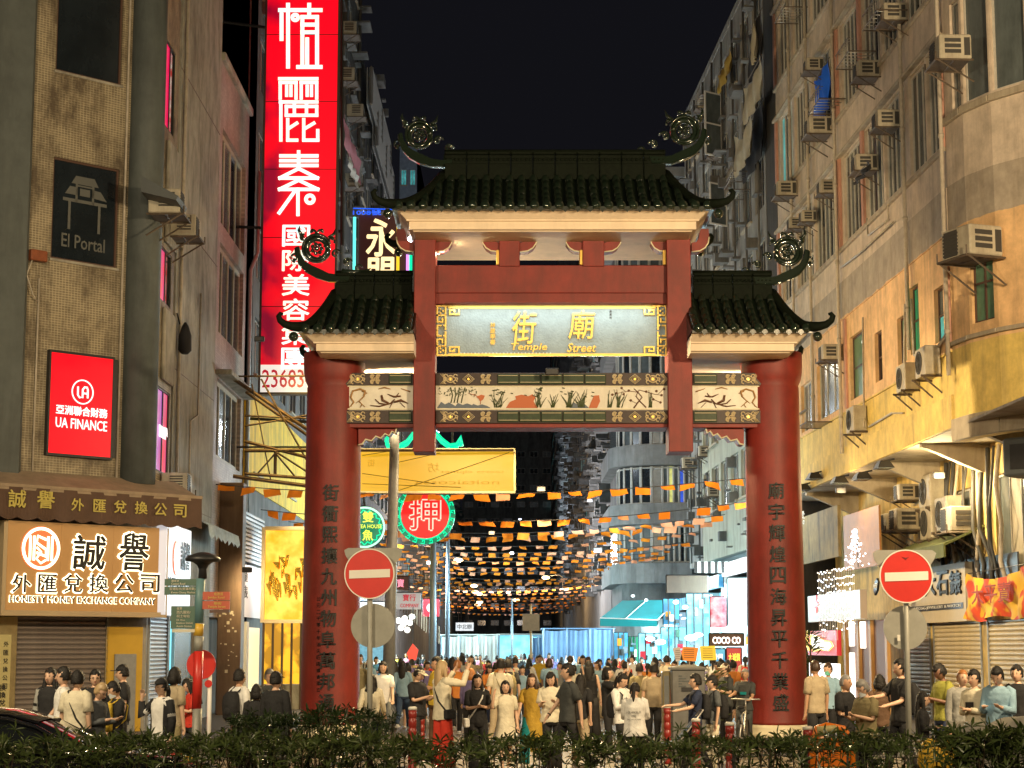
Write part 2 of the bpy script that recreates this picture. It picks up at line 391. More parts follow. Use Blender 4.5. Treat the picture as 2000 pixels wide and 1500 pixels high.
# ---- roofs
def roof(nm, exl, exr, rxl, rxr, ze, zr, hd, yc, hipl, hipr, pitch, rows, fz):
    """ex* eave ends, rx* ridge ends (metres); fz = z levels of the fascia (top, cove, box bottom, soffit)"""
    b = MB(); NT = 8
    prof = [(-hd * (1 - t), ze + (zr - ze) * (t ** 1.4)) for t in [i / NT for i in range(NT + 1)]]
    def XL(t): return exl + (rxl - exl) * (t ** .8) if hipl else exl
    def XR(t): return exr + (rxr - exr) * (t ** .8) if hipr else exr
    th = .06
    for sg in (1, -1):
        rows_ = [[(XL(i / NT), yc + sg * prof[i][0], prof[i][1]), (XR(i / NT), yc + sg * prof[i][0], prof[i][1])] for i in range(NT + 1)]
        for i in range(NT): b.quad(rows_[i][0], rows_[i][1], rows_[i + 1][1], rows_[i + 1][0])
    for hp, X in ((hipl, XL), (hipr, XR)):
        for i in range(NT):
            t, u = i / NT, (i + 1) / NT
            b.quad((X(t), yc + prof[i][0], prof[i][1]), (X(u), yc + prof[i + 1][0], prof[i + 1][1]), (X(u), yc - prof[i + 1][0], prof[i + 1][1]), (X(t), yc - prof[i][0], prof[i][1]))
    b.quad((exl, yc - hd, ze - th), (exr, yc - hd, ze - th), (exr, yc + hd, ze - th), (exl, yc + hd, ze - th))
    b.quad((exl, yc - hd, ze - th), (exr, yc - hd, ze - th), (exr, yc - hd, ze), (exl, yc - hd, ze))
    ro = b.build(nm, M_tile, gate)
    # tile mesh: one half round tile, lower end slightly wider
    L = math.hypot(hd, zr - ze) / rows * 1.12; rr = pitch * .34
    def halftile():
        q = MB(); n = 6; v = []
        for k, (yy, r_) in enumerate(((0, rr), (L, rr * .86))):
            for s_ in (1, .78):
                for j in range(n + 1): a = math.pi * j / n; v.append((r_ * s_ * math.cos(a), yy, r_ * s_ * math.sin(a)))
        f = []; m = n + 1
        for j in range(n): f += [(j, j + 1, 2 * m + j + 1, 2 * m + j), (j, m + j, m + j + 1, j + 1)]
        q.add(v, f, True); return q.mesh('roof_tile', M_tile)
    tm = halftile()
    cap = MB(); cap.lathe(0, 0, [(rr * 1.12, -.02), (rr * 1.12, .02)], 10); capm = cap.mesh('eave_cap', M_fin)
    drip = MB(); drip.prism([(-rr * .9, .0), (rr * .9, .0), (rr * .55, -.08), (0, -.13), (-rr * .55, -.08)], -.015, .015); dripm = drip.mesh('drip_tile', M_tile)
    n = int(round((exr - exl) / pitch)); back = MB()
    for i in range(n):
        x = exl + (i + .5) * (exr - exl) / n
        link('eave_cap', capm, ro, loc=(x, yc - hd - .03, ze + rr * .45), rot=(R(90), 0, 0))
        if i: link('drip_tile', dripm, ro, loc=(x - (exr - exl) / n / 2, yc - hd - .03, ze + .01))
        for k in range(rows):
            t0, t1 = k / rows, (k + 1) / rows
            if x < XL(t0 + .5 / rows) or x > XR(t0 + .5 / rows): break
            def pz(t): return ze + (zr - ze) * (t ** 1.4)
            ya, yb_ = -hd * (1 - t0), -hd * (1 - t1); sl = math.atan2(pz(t1) - pz(t0), yb_ - ya)
            link('roof_tile', tm, ro, loc=(x, yc + ya - .02, pz(t0) + .02 + rnd.uniform(0, .012)), rot=(sl + .03, 0, rnd.uniform(-.01, .01)))
            back.box(x - rr * .8, x + rr * .8, yc - yb_, yc - ya, pz(t0), pz(t0) + rr)
    back.build('rear_tiles', M_tile, ro, kind='stuff')
    # fascia cove and soffit
    zf, zc, zb, zs = fz
    fa = MB()
    def loop(o, z):
        return [(exl + (o if hipl else 0), yc - hd + o, z), (exr - (o if hipr else 0), yc - hd + o, z), (exr - (o if hipr else 0), yc + hd - o, z), (exl + (o if hipl else 0), yc + hd - o, z)]
    fa.loft([loop(.10, ze - th - .003), loop(.16, zf), loop(.30, zc), loop(.30, zc - .03), loop(.36, zc - .035), loop(.36, zb), loop(.44, zb - .01), loop(.46, zs)], True, False)
    fa.build('fascia', M_fascia, gate)
    # hips: round ridge tubes with a curled tip
    for hp, X, s in ((hipl, XL, -1), (hipr, XR, 1)):
        if not hp: continue
        for sg in (1, -1):
            h = MB(); pts = [(X(i / NT), yc + sg * prof[i][0], prof[i][1] + .07) for i in range(NT, -1, -1)]
            e = pts[-1]
            pts += [(e[0] + s * .14, e[1] - sg * .1, e[2] + .0), (e[0] + s * .28, e[1] - sg * .18, e[2] + .03), (e[0] + s * .38, e[1] - sg * .22, e[2] + .11), (e[0] + s * .41, e[1] - sg * .23, e[2] + .20), (e[0] + s * .37, e[1] - sg * .22, e[2] + .26), (e[0] + s * .32, e[1] - sg * .2, e[2] + .25)]
            rs = [.115] * (NT + 1) + [.10, .085, .075, .065, .05, .03]
            h.tube(pts, rs, 8); h.build('hip_ridge', M_ridge, ro)
            q = MB(); q.ball((e[0] + s * .10, e[1] - sg * .03, e[2] - .22), .11); q.build('corner_boss', M_fin, ro)
    return ro, prof
# main roof
mzE, mzR = gZ(404, -1.45), gZ(345, .6)
mr, _ = roof('main_roof', gX(766, 404, -1.4), gX(1394, 404, -1.4), gX(868, 340, .6), gX(1300, 340, .6), mzE, mzR, 2.02, .6, True, True, .272, 6,
             (gZ(414, -1.3), gZ(429, -1.1), gZ(449, -1.0), gZ(452, -1)))
szE, szR = gZ(645, -1.4), gZ(578, .6)
roof('side_roof', gX(583, 645, -1.4), gX(807, 645, -1.4), gX(655, 560, .6), gX(807, 560, .6), szE, szR, 2.02, .6, True, False, .272, 6,
     (gZ(655, -1.3), gZ(668, -1.1), gZ(686, -1), gZ(689, -1)))
roof('side_roof', gX(1352, 645, -1.4), gX(1587, 645, -1.4), gX(1352, 560, .6), gX(1508, 560, .6), szE, szR, 2.02, .6, False, True, .272, 6,
     (gZ(655, -1.3), gZ(668, -1.1), gZ(686, -1), gZ(689, -1)))
# ridges built from separate blocks
def ridge(px0, px1, ytop, ymid, ybot, n, parent=gate):
    for i in range(n):
        a = gX(px0 + (px1 - px0) * i / n, ytop, .45); c = gX(px0 + (px1 - px0) * (i + 1) / n, ytop, .45)
        b = MB(); zt, zm, zb = gZ(ytop, .45), gZ(ymid, .45), gZ(ybot, .4)
        b.bevbox(a + .006, c - .006, .50, .72, zm, zt - .06, .015); b.bevbox(a + .004, c - .004, .42, .80, zt - .07, zt, .02)
        b.bevbox(a + .006, c - .006, .40, .82, zb - .05, zm, .015)
        for k in range(5):
            xx = a + (c - a) * (k + .5) / 5; b.ball((xx, .50, (zm + zt - .06) / 2), .045, 6, 4, (1, .6, 1))
        b.build('ridge_block', M_ridge, parent)
    c_ = MB(); c_.tube([(gX(px0, ytop, .5), .6, gZ(ytop, .45) + .02), (gX(px1, ytop, .5), .6, gZ(ytop, .45) + .02)], .07, 8); c_.build('ridge_cap', M_ridge, parent)
ridge(868, 1300, 296, 320, 346, 10); ridge(655, 806, 533, 556, 580, 4); ridge(1353, 1508, 533, 556, 580, 4)
# scroll finials
def finial(px, py, s, sc=1.0):
    cx, cz = g(px, py, .45); k = K * sc
    def q(x, z): return (cx + s * x * k, cz + z * k)
    b = MB()
    body = [(-41, 2), (-40, -14), (-33, -30), (-20, -45), (0, -56), (24, -63), (62, -64), (66, -50), (44, -52), (24, -49), (8, -41), (-8, -34), (-22, -25), (-31, -10), (-34, 4)]
    b.prism([q(*p) for p in body][::s], .48, .74)
    def T(pts, r, n=6, y=.6):
        b.tube([(q(x, z)[0], y, q(x, z)[1]) for x, z in pts], [rr * k for rr in r] if isinstance(r, list) else r * k, n)
    def arc(x, z, r, a0, a1, n=10, dr=0): return [(x + (r + dr * i / n) * math.cos(a0 + (a1 - a0) * i / n), z + (r + dr * i / n) * math.sin(a0 + (a1 - a0) * i / n)) for i in range(n + 1)]
    T(arc(0, 0, 21, 0, 2 * math.pi, 24), 6, 7); T(arc(0, 0, 27, .3, 5.9, 20), 3, 5, .5)
    for i in range(7):
        a = i / 7 * 2 * math.pi; c = q(9 * math.cos(a), 9 * math.sin(a)); b.ball((c[0], .55, c[1]), 4.2 * k, 7, 5)
    c = q(0, 0); b.ball((c[0], .52, c[1]), 5 * k, 8, 6)
    for i in range(4):
        a = i / 4 * 2 * math.pi + .4; T([(13 * math.cos(a), 13 * math.sin(a)), (20 * math.cos(a), 20 * math.sin(a))], 2, 4)
    # outer tail curl, crest and trailing curls
    T(arc(-41, -16, 3, -1, 4.6, 12, 8), [2.5] * 9 + [2, 1.6, 1.2, 1], 6)
    for (x, z, r, a0, a1) in ((-9, 33, 6, 3.4, -1.5), (7, 33, 6, -.3, 4.6), (36, -10, 9, 5.2, 0.2), (58, -26, 8, 5.2, 0.2), (80, -38, 6, 5.2, .4), (26, 16, 6, 4.6, -.6), (-27, 22, 6, 5, 1.2)):
        T(arc(x, z, 2, a0, a1, 12, r), [3.4 - .12 * i for i in range(13)], 6)
    for (x, z) in ((-9, 36), (9, 36), (38, -8), (60, -24), (-43, -22), (30, 20)):
        c = q(x, z); b.ball((c[0], .56, c[1]), 4 * k, 7, 5)
    T([(-28, 22), (-36, 38), (-34, 46)], [5, 3, .5]); T([(22, 22), (32, 30), (36, 42)], [4, 3, .5]); T([(48, -44), (70, -46), (92, -44), (104, -38)], [7, 6, 4, 1])
    e = MB(); e.tube([(q(x, z)[0], .47, q(x, z)[1]) for x, z in ((-41, 0), (-40, -14), (-33, -31), (-20, -46), (0, -57), (24, -64), (60, -65))], 1.8 * k, 6)
    o = b.build('scroll_finial', M_fin, gate); e.build('finial_rim', M_fin, o)
finial(819, 262, 1); finial(1337, 253, -1, 1.05); finial(618, 484, 1, 1.02); finial(1539, 490, -1, 1.02)
# ---- name plaque
pq = gbox('name_plaque', M_stone, 852, 600, 1303, 694, .30, .45)
PY = .30
def gp(px, py, y=PY): return g(px, py, y)
def pchar(t, x0, y0, x1, y1, m, nm='character', th=.05, bold=.012, sl=.08, par=pq):
    b = MB(); a, zt = gp(x0, y0); c, zb = gp(x1, y1); text(b, t, a, c, zb, zt, PY - th, th, bold, None, sl); return b.build(nm, m, par)
pchar('街', 998, 609, 1044, 672, M_gold); pchar('廟', 1110, 607, 1158, 662, M_gold)
for i, ch in enumerate('林建華書'): pchar(ch, 957, 630 + i * 11, 967, 640 + i * 11, M_gold, 'signature_character', .02)
pchar('Temple', 995, 671, 1066, 688, M_gold, 'lettering', .04, .02, .25); pchar('Street', 1107, 671, 1162, 688, M_gold, 'lettering', .04, .02, .25)
for i, ch in enumerate('庚寅年'): pchar(ch, 1190, 606 + i * 6, 1194.5, 611 + i * 6, M_ink, 'small_character', .01)
def gbar(px0, py0, px1, py1, th=.05, m=M_gold, nm='frame_bar', par=pq, y=PY):
    a, zt = gp(px0, py0, y); c, zb = gp(px1, py1, y); return MB().box(a, c, y - th, y + .01, zb, zt).build(nm, m, par)
gbar(876, 597, 1280, 603); gbar(876, 691, 1280, 696)
def fret(x, y, sx, sy):
    """key-fret corner block drawn with bars; x, y = outer corner"""
    b = MB()
    def B(x0, y0, x1, y1):
        xa, xb = sorted((x + sx * x0, x + sx * x1)); ya, yb = sorted((y + sy * y0, y + sy * y1)); a, zt = gp(xa, ya); c, zb = gp(xb, yb); b.box(a, c, PY - .06, PY + .01, zb, zt)
    for r_ in ((0, 0, 3, 18), (3, 0, 18, 3), (18, 0, 42, 3), (42, 0, 45, 19), (24, 16, 42, 19), (24, 8, 27, 16), (27, 8, 36, 11), (33, 11, 36, 14), (16, 3, 19, 20), (6, 6, 9, 9), (11, 9, 14, 13), (6, 13, 9, 17), (3, 18, 19, 21), (0, 21, 3, 34), (3, 31, 13, 34), (10, 25, 13, 31), (16, 21, 19, 48), (13, 38, 16, 41), (0, 38, 10, 41), (0, 41, 3, 50)): B(*r_)
    b.build('key_fret', M_gold, pq)
fret(853, 597, 1, 1); fret(853, 696, 1, -1); fret(1302, 597, -1, 1); fret(1302, 696, -1, -1)
# small beads along the plaque's lower edge
for i in range(26):
    a, z = gp(900 + i * 7, 690.5); b = MB(); b.ball((a, PY - .03, z), .018, 6, 4); b.build('bead', M_white, pq)
# ---- decorated tie beam
def seg(px0, px1, flip, mirror_layout):
    xm = (px0 + px1) / 2
    for (ya, yb_) in ((728, 753), (801, 827)):
        a = gX(px0, ya, .1); c = gX(px1, ya, .1); zt, zb = gZ(ya, .1), gZ(yb_, .1)
        o = MB().bevbox(a, c, .1, 1.1, zb, zt, .01).build('beam_strip', M_brown, gate)
        hgt = zt - zb; zc = (zt + zb) / 2
        def orn(kind, cx):
            b = MB(); y = .088; r = hgt * .36
            def C(x, z, rr, a0=0, a1=2 * math.pi, n=12, w=.014, m=1.0):
                b.tube([(x + rr * m * math.cos(a0 + (a1 - a0) * i / n), y, z + rr * math.sin(a0 + (a1 - a0) * i / n)) for i in range(n + 1)], w, 4)
            if kind == 'rose':
                C(cx, zc, r * .42); C(cx, zc, r * .75, .5, 2.6); C(cx, zc, r * .75, 3.6, 5.7)
                for s1 in (-1, 1):
                    for s2 in (-1, 1): C(cx + s1 * r * 1.05, zc + s2 * r * .62, r * .38, 0, 5)
                    C(cx + s1 * r * 1.25, zc, r * .25)
            elif kind == 'scroll':
                for s1 in (-1, 1):
                    for s2 in (-1, 1): C(cx + s1 * r * .62, zc + s2 * r * .55, r * .42, .3, 5.2); C(cx + s1 * r * .62, zc + s2 * r * .55, r * .2)
                C(cx, zc, r * .25)
            elif kind == 'diamond':
                for k in (1.05, .72): b.tube([(cx - r * 1.2 * k, y, zc), (cx, y, zc + r * k), (cx + r * 1.2 * k, y, zc), (cx, y, zc - r * k), (cx - r * 1.2 * k, y, zc)], .011, 4)
            elif kind == 'wave':
                for k in (.7, 1.0, 1.3): b.tube([(cx + flip * r * (k - 1), y, zc + r * 1.1), (cx + flip * r * (k - .5), y, zc + r * .5), (cx + flip * r * (k), y, zc), (cx + flip * r * (k - .5), y, zc - r * .5), (cx + flip * r * (k - 1), y, zc - r * 1.1)], .009, 4)
            bo = b.build('ornament', M_line, o)
            if kind in ('rose', 'diamond'):
                d = MB(); q = r * .34; d.prism([(cx - q, zc), (cx, zc + q), (cx + q, zc), (cx, zc - q)], .082, .1); d.build('boss', M_gold, o)
        def unit(cx, s, full):
            seq = [('wave', 12), ('rose', 29), ('diamond', 64), ('scroll', 98)] if full else [('wave', 10), ('rose', 28), ('scroll', 62)]
            for k, dx in seq: orn(k, gX(cx + s * dx, ya, .1))
        if mirror_layout:
            unit(px0, 1, True); unit(px1, -1, True); g0, g1 = px0 + 120, px1 - 120; nn = 5
        else:
            unit(px0 if flip > 0 else px1, flip, False)
            g0, g1 = (px0 + 88, px1 - 2) if flip > 0 else (px0 + 2, px1 - 88); nn = 1
        for i in range(nn):
            a = gX(g0 + (g1 - g0) * i / nn, ya, .08) + .01; c = gX(g0 + (g1 - g0) * (i + 1) / nn, ya, .08) - .01
            t_ = MB().bevbox(a, c, .06, .11, zb + .03, zt - .03, .012).build('glazed_tile', M_ggreen, o)
            l = MB(); l.box(a + .02, c - .02, .052, .06, zt - .075, zt - .065); l.box(a + .02, c - .02, .052, .06, zb + .065, zb + .075); l.build('tile_line', M_line, o)
    a = gX(px0, 776, .14); c = gX(px1, 776, .14)
    pn = MB().bevbox(a, c, .14, 1.0, gZ(801, .14) - .01, gZ(753, .14) + .01, .008).build('painted_panel', M_pan, gate)
    for yy in (754.5, 799): MB().box(a, c, .115, .14, gZ(yy, .14) - .012, gZ(yy, .14) + .012).build('panel_edge', M_cream, pn)
    bt = MB(); bt.bevbox(gX(px0, 830, .15), gX(px1, 830, .15), .15, 1.0, gZ(835, .15), gZ(827, .15), .01); bt.build('beam_underside', M_red, gate)
    return pn
panL = seg(671, 807, 1, False); panC = seg(851, 1304, 1, True); panR = seg(1352, 1489, -1, False)
C_leaf = flat('paint_green', (.07, .09, .035), .5); C_blue = flat('paint_blue_grey', (.10, .13, .17), .5); C_or = flat('paint_orange', (.50, .12, .03), .5)
C_br = flat('paint_brown', (.13, .05, .02), .5); C_ye = flat('paint_ochre', (.38, .20, .06), .5)
def stroke(b, pts, wpx, y=.128):
    wpx = [q * 1.45 for q in wpx] if isinstance(wpx, list) else wpx * 1.45
    k = wpx * K / 2 if not isinstance(wpx, list) else None
    b.tube([(g(x, yy, .14)[0], y, g(x, yy, .14)[1]) for x, yy in pts], k if k else [q * K / 2 for q in wpx], 5, True, True, .5)
def figure(nm, m, par, fn):
    b = MB(); fn(b); b.build(nm, m, par)
def bamboo(b):
    r2 = random.Random(3)
    for x in (884, 890, 896, 904):
        stroke(b, [(x - 3, 787), (x, 772), (x + (x - 893) * .4, 757)], 1.6)
    for i in range(46):
        x = r2.uniform(858, 932); y = r2.uniform(756, 772); a = r2.uniform(2.2, 4.6)
        stroke(b, [(x, y), (x + 5 * math.cos(a), y - 5 * math.sin(a) + 1)], [1.9, .3])
figure('bamboo', C_leaf, panC, bamboo)
def rocks(b):
    for (x0, x1, h, bx_) in ((854, 892, 12, 0), (886, 930, 10, 1), (916, 958, 8, 2), (1112, 1150, 12, 3)):
        pts = [(x0, 797), (x0 + (x1 - x0) * .2, 797 - h), (x0 + (x1 - x0) * .4, 797 - h * .6), (x0 + (x1 - x0) * .6, 797 - h * .9), (x0 + (x1 - x0) * .85, 797 - h * .5), (x1, 797)]
        b.prism([g(*p, .14) for p in pts][::-1], .12 + .002 * bx_, .14)
figure('rocks', C_blue, panC, rocks)
def ored(b, w=0):
    for n_, pts in enumerate([([(988, 797), (996, 785), (1008, 780), (1006, 774), (1018, 771), (1032, 774), (1040, 770), (1046, 776), (1042, 784), (1050, 797)], [(1150, 797), (1154, 786), (1160, 773), (1170, 772), (1172, 784), (1166, 797)],
                [(930, 775), (940, 771), (947, 773), (944, 780), (938, 784), (935, 779)])[w]]):
        b.prism([g(*p, .14) for p in pts][::-1], .121 + n_ * .002, .14)
    if w == 2: stroke(b, [(915, 768), (925, 771), (935, 775)], 1.5); stroke(b, [(939, 783), (938, 790)], .8)
figure('orange_rock', C_or, panC, ored); figure('orange_rock', C_or, panC, lambda b: ored(b, 1)); figure('crane', C_or, panC, lambda b: ored(b, 2))
def plants(b):
    r2 = random.Random(5)
    for cx, sp, n in ((972, 22, 16), (1052, 16, 14), (1080, 12, 10), (1110, 20, 18), (1135, 22, 18), (1190, 12, 8), (1210, 16, 12), (1270, 12, 8)):
        for i in range(n):
            x = cx + r2.uniform(-sp * .3, sp * .3); t = r2.uniform(-1, 1); h = r2.uniform(12, 36)
            stroke(b, [(x, 796), (x + t * sp * .3, 796 - h * .5), (x + t * sp * .8, 796 - h)], [1.4, 1.0, .5])
    for i in range(30):
        x = r2.choice([r2.uniform(955, 1000), r2.uniform(1025, 1060), r2.uniform(1095, 1160)]); y = r2.uniform(757, 775)
        stroke(b, [(x - 2.5, y), (x + 2.5, y + 1)], 2.6)
figure('flowering_plants', C_leaf, panC, plants); bpy.data.objects['flowering_plants']['kind'] = 'stuff'
def prunus(b):
    stroke(b, [(1238, 797), (1246, 786), (1254, 776), (1246, 766), (1238, 759)], [4, 3.4, 3, 2.4, 1.8]); stroke(b, [(1262, 796), (1252, 786), (1242, 774), (1248, 762), (1262, 765), (1278, 770), (1292, 772)], [3.6, 3, 2.8, 2.4, 2, 1.6, 1])
    stroke(b, [(1245, 766), (1230, 764), (1212, 767), (1195, 771)], [2, 1.8, 1.4, 1]); stroke(b, [(1222, 765), (1213, 758)], 1.2); stroke(b, [(1270, 768), (1276, 780), (1290, 786)], 1.4); stroke(b, [(1284, 771), (1296, 760)], 1.2)
    stroke(b, [(1243, 788), (1232, 782)], 1.4)
    for x, y in ((1196, 771), (1204, 768), (1214, 758), (1228, 763), (1276, 780), (1290, 786), (1297, 760), (1292, 772), (1282, 764), (1232, 782), (1262, 765), (1218, 770)):
        c = g(x, y, .14); b.ball((c[0], .13, c[1]), .03, 6, 4, (1, .4, 1))
figure('blossom_branch', C_br, panC, prunus)
def dragon(ox, s):
    def D(b):
        Q = lambda pts: [(ox + s * x, y) for x, y in pts]
        stroke(b, Q([(14, 793), (20, 786), (14, 776), (18, 764), (32, 760), (42, 764), (40, 774), (32, 782), (24, 788)]), [2, 5, 5, 5, 5.5, 6, 4, 3, 1]); stroke(b, Q([(36, 764), (46, 768), (38, 772)]), [4, 3, 3])
        stroke(b, Q([(68, 760), (80, 757), (92, 760)]), [2, 4, 2]); stroke(b, Q([(112, 759), (130, 765)]), [2, 4])
        for pts in ([(16, 792), (10, 796)], [(30, 784), (42, 795)], [(36, 790), (32, 796)]): stroke(b, Q(pts), [3, 2])
    def Bd(b):
        Q = lambda pts: [(ox + s * x, y) for x, y in pts]
        for pts, w_ in (([(52, 792), (70, 794), (92, 788), (100, 780)], [2, 4, 4, 3]), ([(62, 780), (70, 788), (84, 790)], [3, 4, 3]), ([(74, 772), (76, 782), (88, 788)], [3, 4, 3]), ([(86, 770), (98, 775), (112, 774)], [2, 5, 4]), ([(98, 786), (112, 782), (126, 788)], [5, 7, 2]), ([(102, 776), (108, 768)], [4, 2]), ([(110, 786), (120, 796)], [2, 2]), ([(96, 786), (90, 797)], [2, 2])): stroke(b, Q(pts), w_, .121)
    return D, Bd
for ox, s, pn in ((671, 1, panL), (1489, -1, panR)):
    D, Bd = dragon(ox, s); figure('dragon_relief', C_ye, pn, D); figure('phoenix_relief', C_br, pn, Bd)
# carved brackets below the beam ends
for s, x0 in ((1, 700), (-1, 1453)):
    pts = [(0, 833), (75, 833), (72, 845), (66, 841), (60, 850), (52, 846), (44, 855), (34, 851), (26, 860), (14, 857), (8, 866), (0, 868)]
    b = MB(); b.prism([g(x0 + s * x, y, .3) for x, y in pts][::-s], .3, .9); o = b.build('corner_bracket', M_red, gate)
    e = MB(); e.tube([(g(x0 + s * x, y + 1, .3)[0], .29, g(x0, y + 1, .3)[1]) for x, y in pts[1:]], .02, 5); e.build('bracket_edge', M_cream, o)
# ------------------------------------------------------------------ planes of the street fronts
C1x = GX(285, 46)
LC = PL(C1x, 46, 1.041, 1.01); LS = PL(C1x, 46, 0, 1); RB = PL(10.5, 44, .0384, -1); RG = RB.off(-1.8)
# ------------------------------------------------------------------ facade materials
M_lbtile = tilemat('mosaic_tile_ochre', (.25, .205, .13), (.46, .40, .28), .085, .06, stain=(.075, .055, .035), samt=.92, rough=.55, mort=.10)
M_lbconc = mat('stained_concrete', (.33, .31, .26), .8, var=.22, vscale=1.6, stain=(.075, .065, .05), samt=.8, sscale=(1.2, 1.2, .45), bump=.25, bscale=14)
M_lbgrey = mat('pilaster_grey', (.085, .10, .10), .65, var=.15, vscale=2.5, stain=(.03, .035, .035), samt=.5)
M_wing = tilemat('pink_brick_tile', (.42, .33, .29), (.27, .22, .20), .20, .075, stain=(.16, .12, .10), samt=.6, bias=1)
M_darkwall = mat('sooty_wall', (.13, .13, .125), .85, var=.3, vscale=1.2, stain=(.03, .03, .03), samt=.8, sscale=(1, 1, .2))
M_greywall = mat('grey_render', (.27, .27, .26), .85, var=.2, vscale=1.2, stain=(.09, .085, .08), samt=.7, sscale=(1.3, 1.3, .18))
M_greenwall = mat('pale_green_render', (.38, .40, .33), .8, var=.15, vscale=1.2, stain=(.12, .11, .09), samt=.6, sscale=(1.5, 1.5, .22))
M_pink = mat('pink_tile_strip', (.52, .27, .20), .6, var=.15, vscale=4, stain=(.2, .13, .1), samt=.4)
M_soffit = mat('soffit_paint', (.42, .36, .27), .8, var=.2, vscale=1.5, stain=(.14, .11, .08), samt=.6)
M_frame = mat('window_frame_alu', (.50, .48, .43), .5, .0, var=.15, vscale=9)
M_frameb = mat('window_frame_brown', (.10, .055, .04), .5, .2)
M_glass = mat('dark_glass', (.014, .019, .024), .12, spec=.6, var=.6, vscale=.9)
M_glass2 = mat('curtained_glass', (.10, .12, .125), .25, spec=.5, var=.45, vscale=1.3)
M_glassg = mat('frosted_green_glass', (.09, .19, .12), .35, spec=.5, var=.35, vscale=1.5)
M_gteal = emit('lit_teal_window', (.12, .62, .62), .55, (.03, .2, .22), 3)
M_gwarm = emit('lit_warm_window', (1, .72, .34), .6, (.35, .25, .1), 3)
M_gblue = emit('lit_blue_window', (.05, .14, .95), .7, (.02, .08, .4), 2)
M_gyel = emit('lit_yellow_window', (.85, .85, .25), .8, (.4, .4, .15), 3)
M_ggrn = emit('lit_green_window', (.02, .38, .16), .35, (.06, .16, .08), 3)
M_pvc = mat('pipe_pvc', (.42, .37, .30), .6, var=.2, vscale=6)
M_pipe = mat('pipe_dark', (.05, .05, .05), .6)
def paintwall():
    m, t, b = newmat('painted_corner_wall'); N = t.nodes; L = t.links
    ge = N.new('ShaderNodeNewGeometry'); PO = ge.outputs['Position']; sp = N.new('ShaderNodeSeparateXYZ'); L.new(PO, sp.inputs[0])
    nz = N.new('ShaderNodeTexNoise'); nz.inputs['Scale'].default_value = .9; nz.inputs['Detail'].default_value = 7; L.new(PO, nz.inputs['Vector'])
    def mth(op, a, c):
        q = N.new('ShaderNodeMath'); q.operation = op
        for i, v in enumerate((a, c)):
            if isinstance(v, (int, float)): q.inputs[i].default_value = v
            else: L.new(v, q.inputs[i])
        return q.outputs[0]
    zj = mth('ADD', sp.outputs[2], mth('MULTIPLY', nz.outputs[0], .25))
    def mix(f, a, c):
        q = N.new('ShaderNodeMix'); q.data_type = 'RGBA'; L.new(f, q.inputs[0])
        for i, v in ((6, a), (7, c)):
            if isinstance(v, tuple): q.inputs[i].default_value = c4(v)
            else: L.new(v, q.inputs[i])
        return q.outputs[2]
    c = mix(mth('GREATER_THAN', sp.outputs[2], 9.02), (.70, .52, .15), (.78, .50, .25))
    c = mix(mth('GREATER_THAN', zj, 12.02), c, (.42, .36, .29))
    c = mix(mth('GREATER_THAN', sp.outputs[2], 13.0), c, (.62, .52, .42))
    mp = N.new('ShaderNodeMapping'); mp.inputs['Scale'].default_value = (2.6, 2.6, .22); L.new(PO, mp.inputs[0])
    n = N.new('ShaderNodeTexNoise'); n.inputs['Scale'].default_value = 1; n.inputs['Detail'].default_value = 9; n.inputs['Roughness'].default_value = .7; L.new(mp.outputs[0], n.inputs['Vector'])
    r = N.new('ShaderNodeMapRange'); r.inputs[1].default_value = .49; r.inputs[2].default_value = .76; r.inputs[4].default_value = .6; L.new(n.outputs[0], r.inputs[0])
    c = mix(r.outputs[0], c, (.20, .15, .10))
    n2 = N.new('ShaderNodeTexNoise'); n2.inputs['Scale'].default_value = 1.7; n2.inputs['Detail'].default_value = 10; n2.inputs['Roughness'].default_value = .72; L.new(PO, n2.inputs['Vector'])
    r2 = N.new('ShaderNodeMapRange'); r2.inputs[1].default_value = .35; r2.inputs[2].default_value = .7; r2.inputs[3].default_value = .72; r2.inputs[4].default_value = 1.18; L.new(n2.outputs[0], r2.inputs[0])
    v = N.new('ShaderNodeVectorMath'); v.operation = 'SCALE'; L.new(c, v.inputs[0]); L.new(r2.outputs[0], v.inputs['Scale'])
    L.new(v.outputs[0], b.inputs['Base Color']); b.inputs['Roughness'].default_value = .8
    bp = N.new('ShaderNodeBump'); bp.inputs['Strength'].default_value = .3; bp.inputs['Distance'].default_value = .02; L.new(n2.outputs[0], bp.inputs['Height']); L.new(bp.outputs[0], b.inputs['Normal'])
    return m
M_rb = paintwall()
M_grd = mat('asphalt', (.055, .053, .05), .75, var=.25, vscale=3, bump=.3, bscale=60)
M_pave = tilemat('yellow_pavers', (.40, .29, .15), (.14, .11, .07), .20, .10, stain=(.12, .09, .06), samt=.6, rough=.6, bias=1)
M_side = tilemat('grey_pavers', (.26, .25, .23), (.11, .10, .10), .4, .4, stain=(.10, .09, .08), samt=.5, rough=.6)
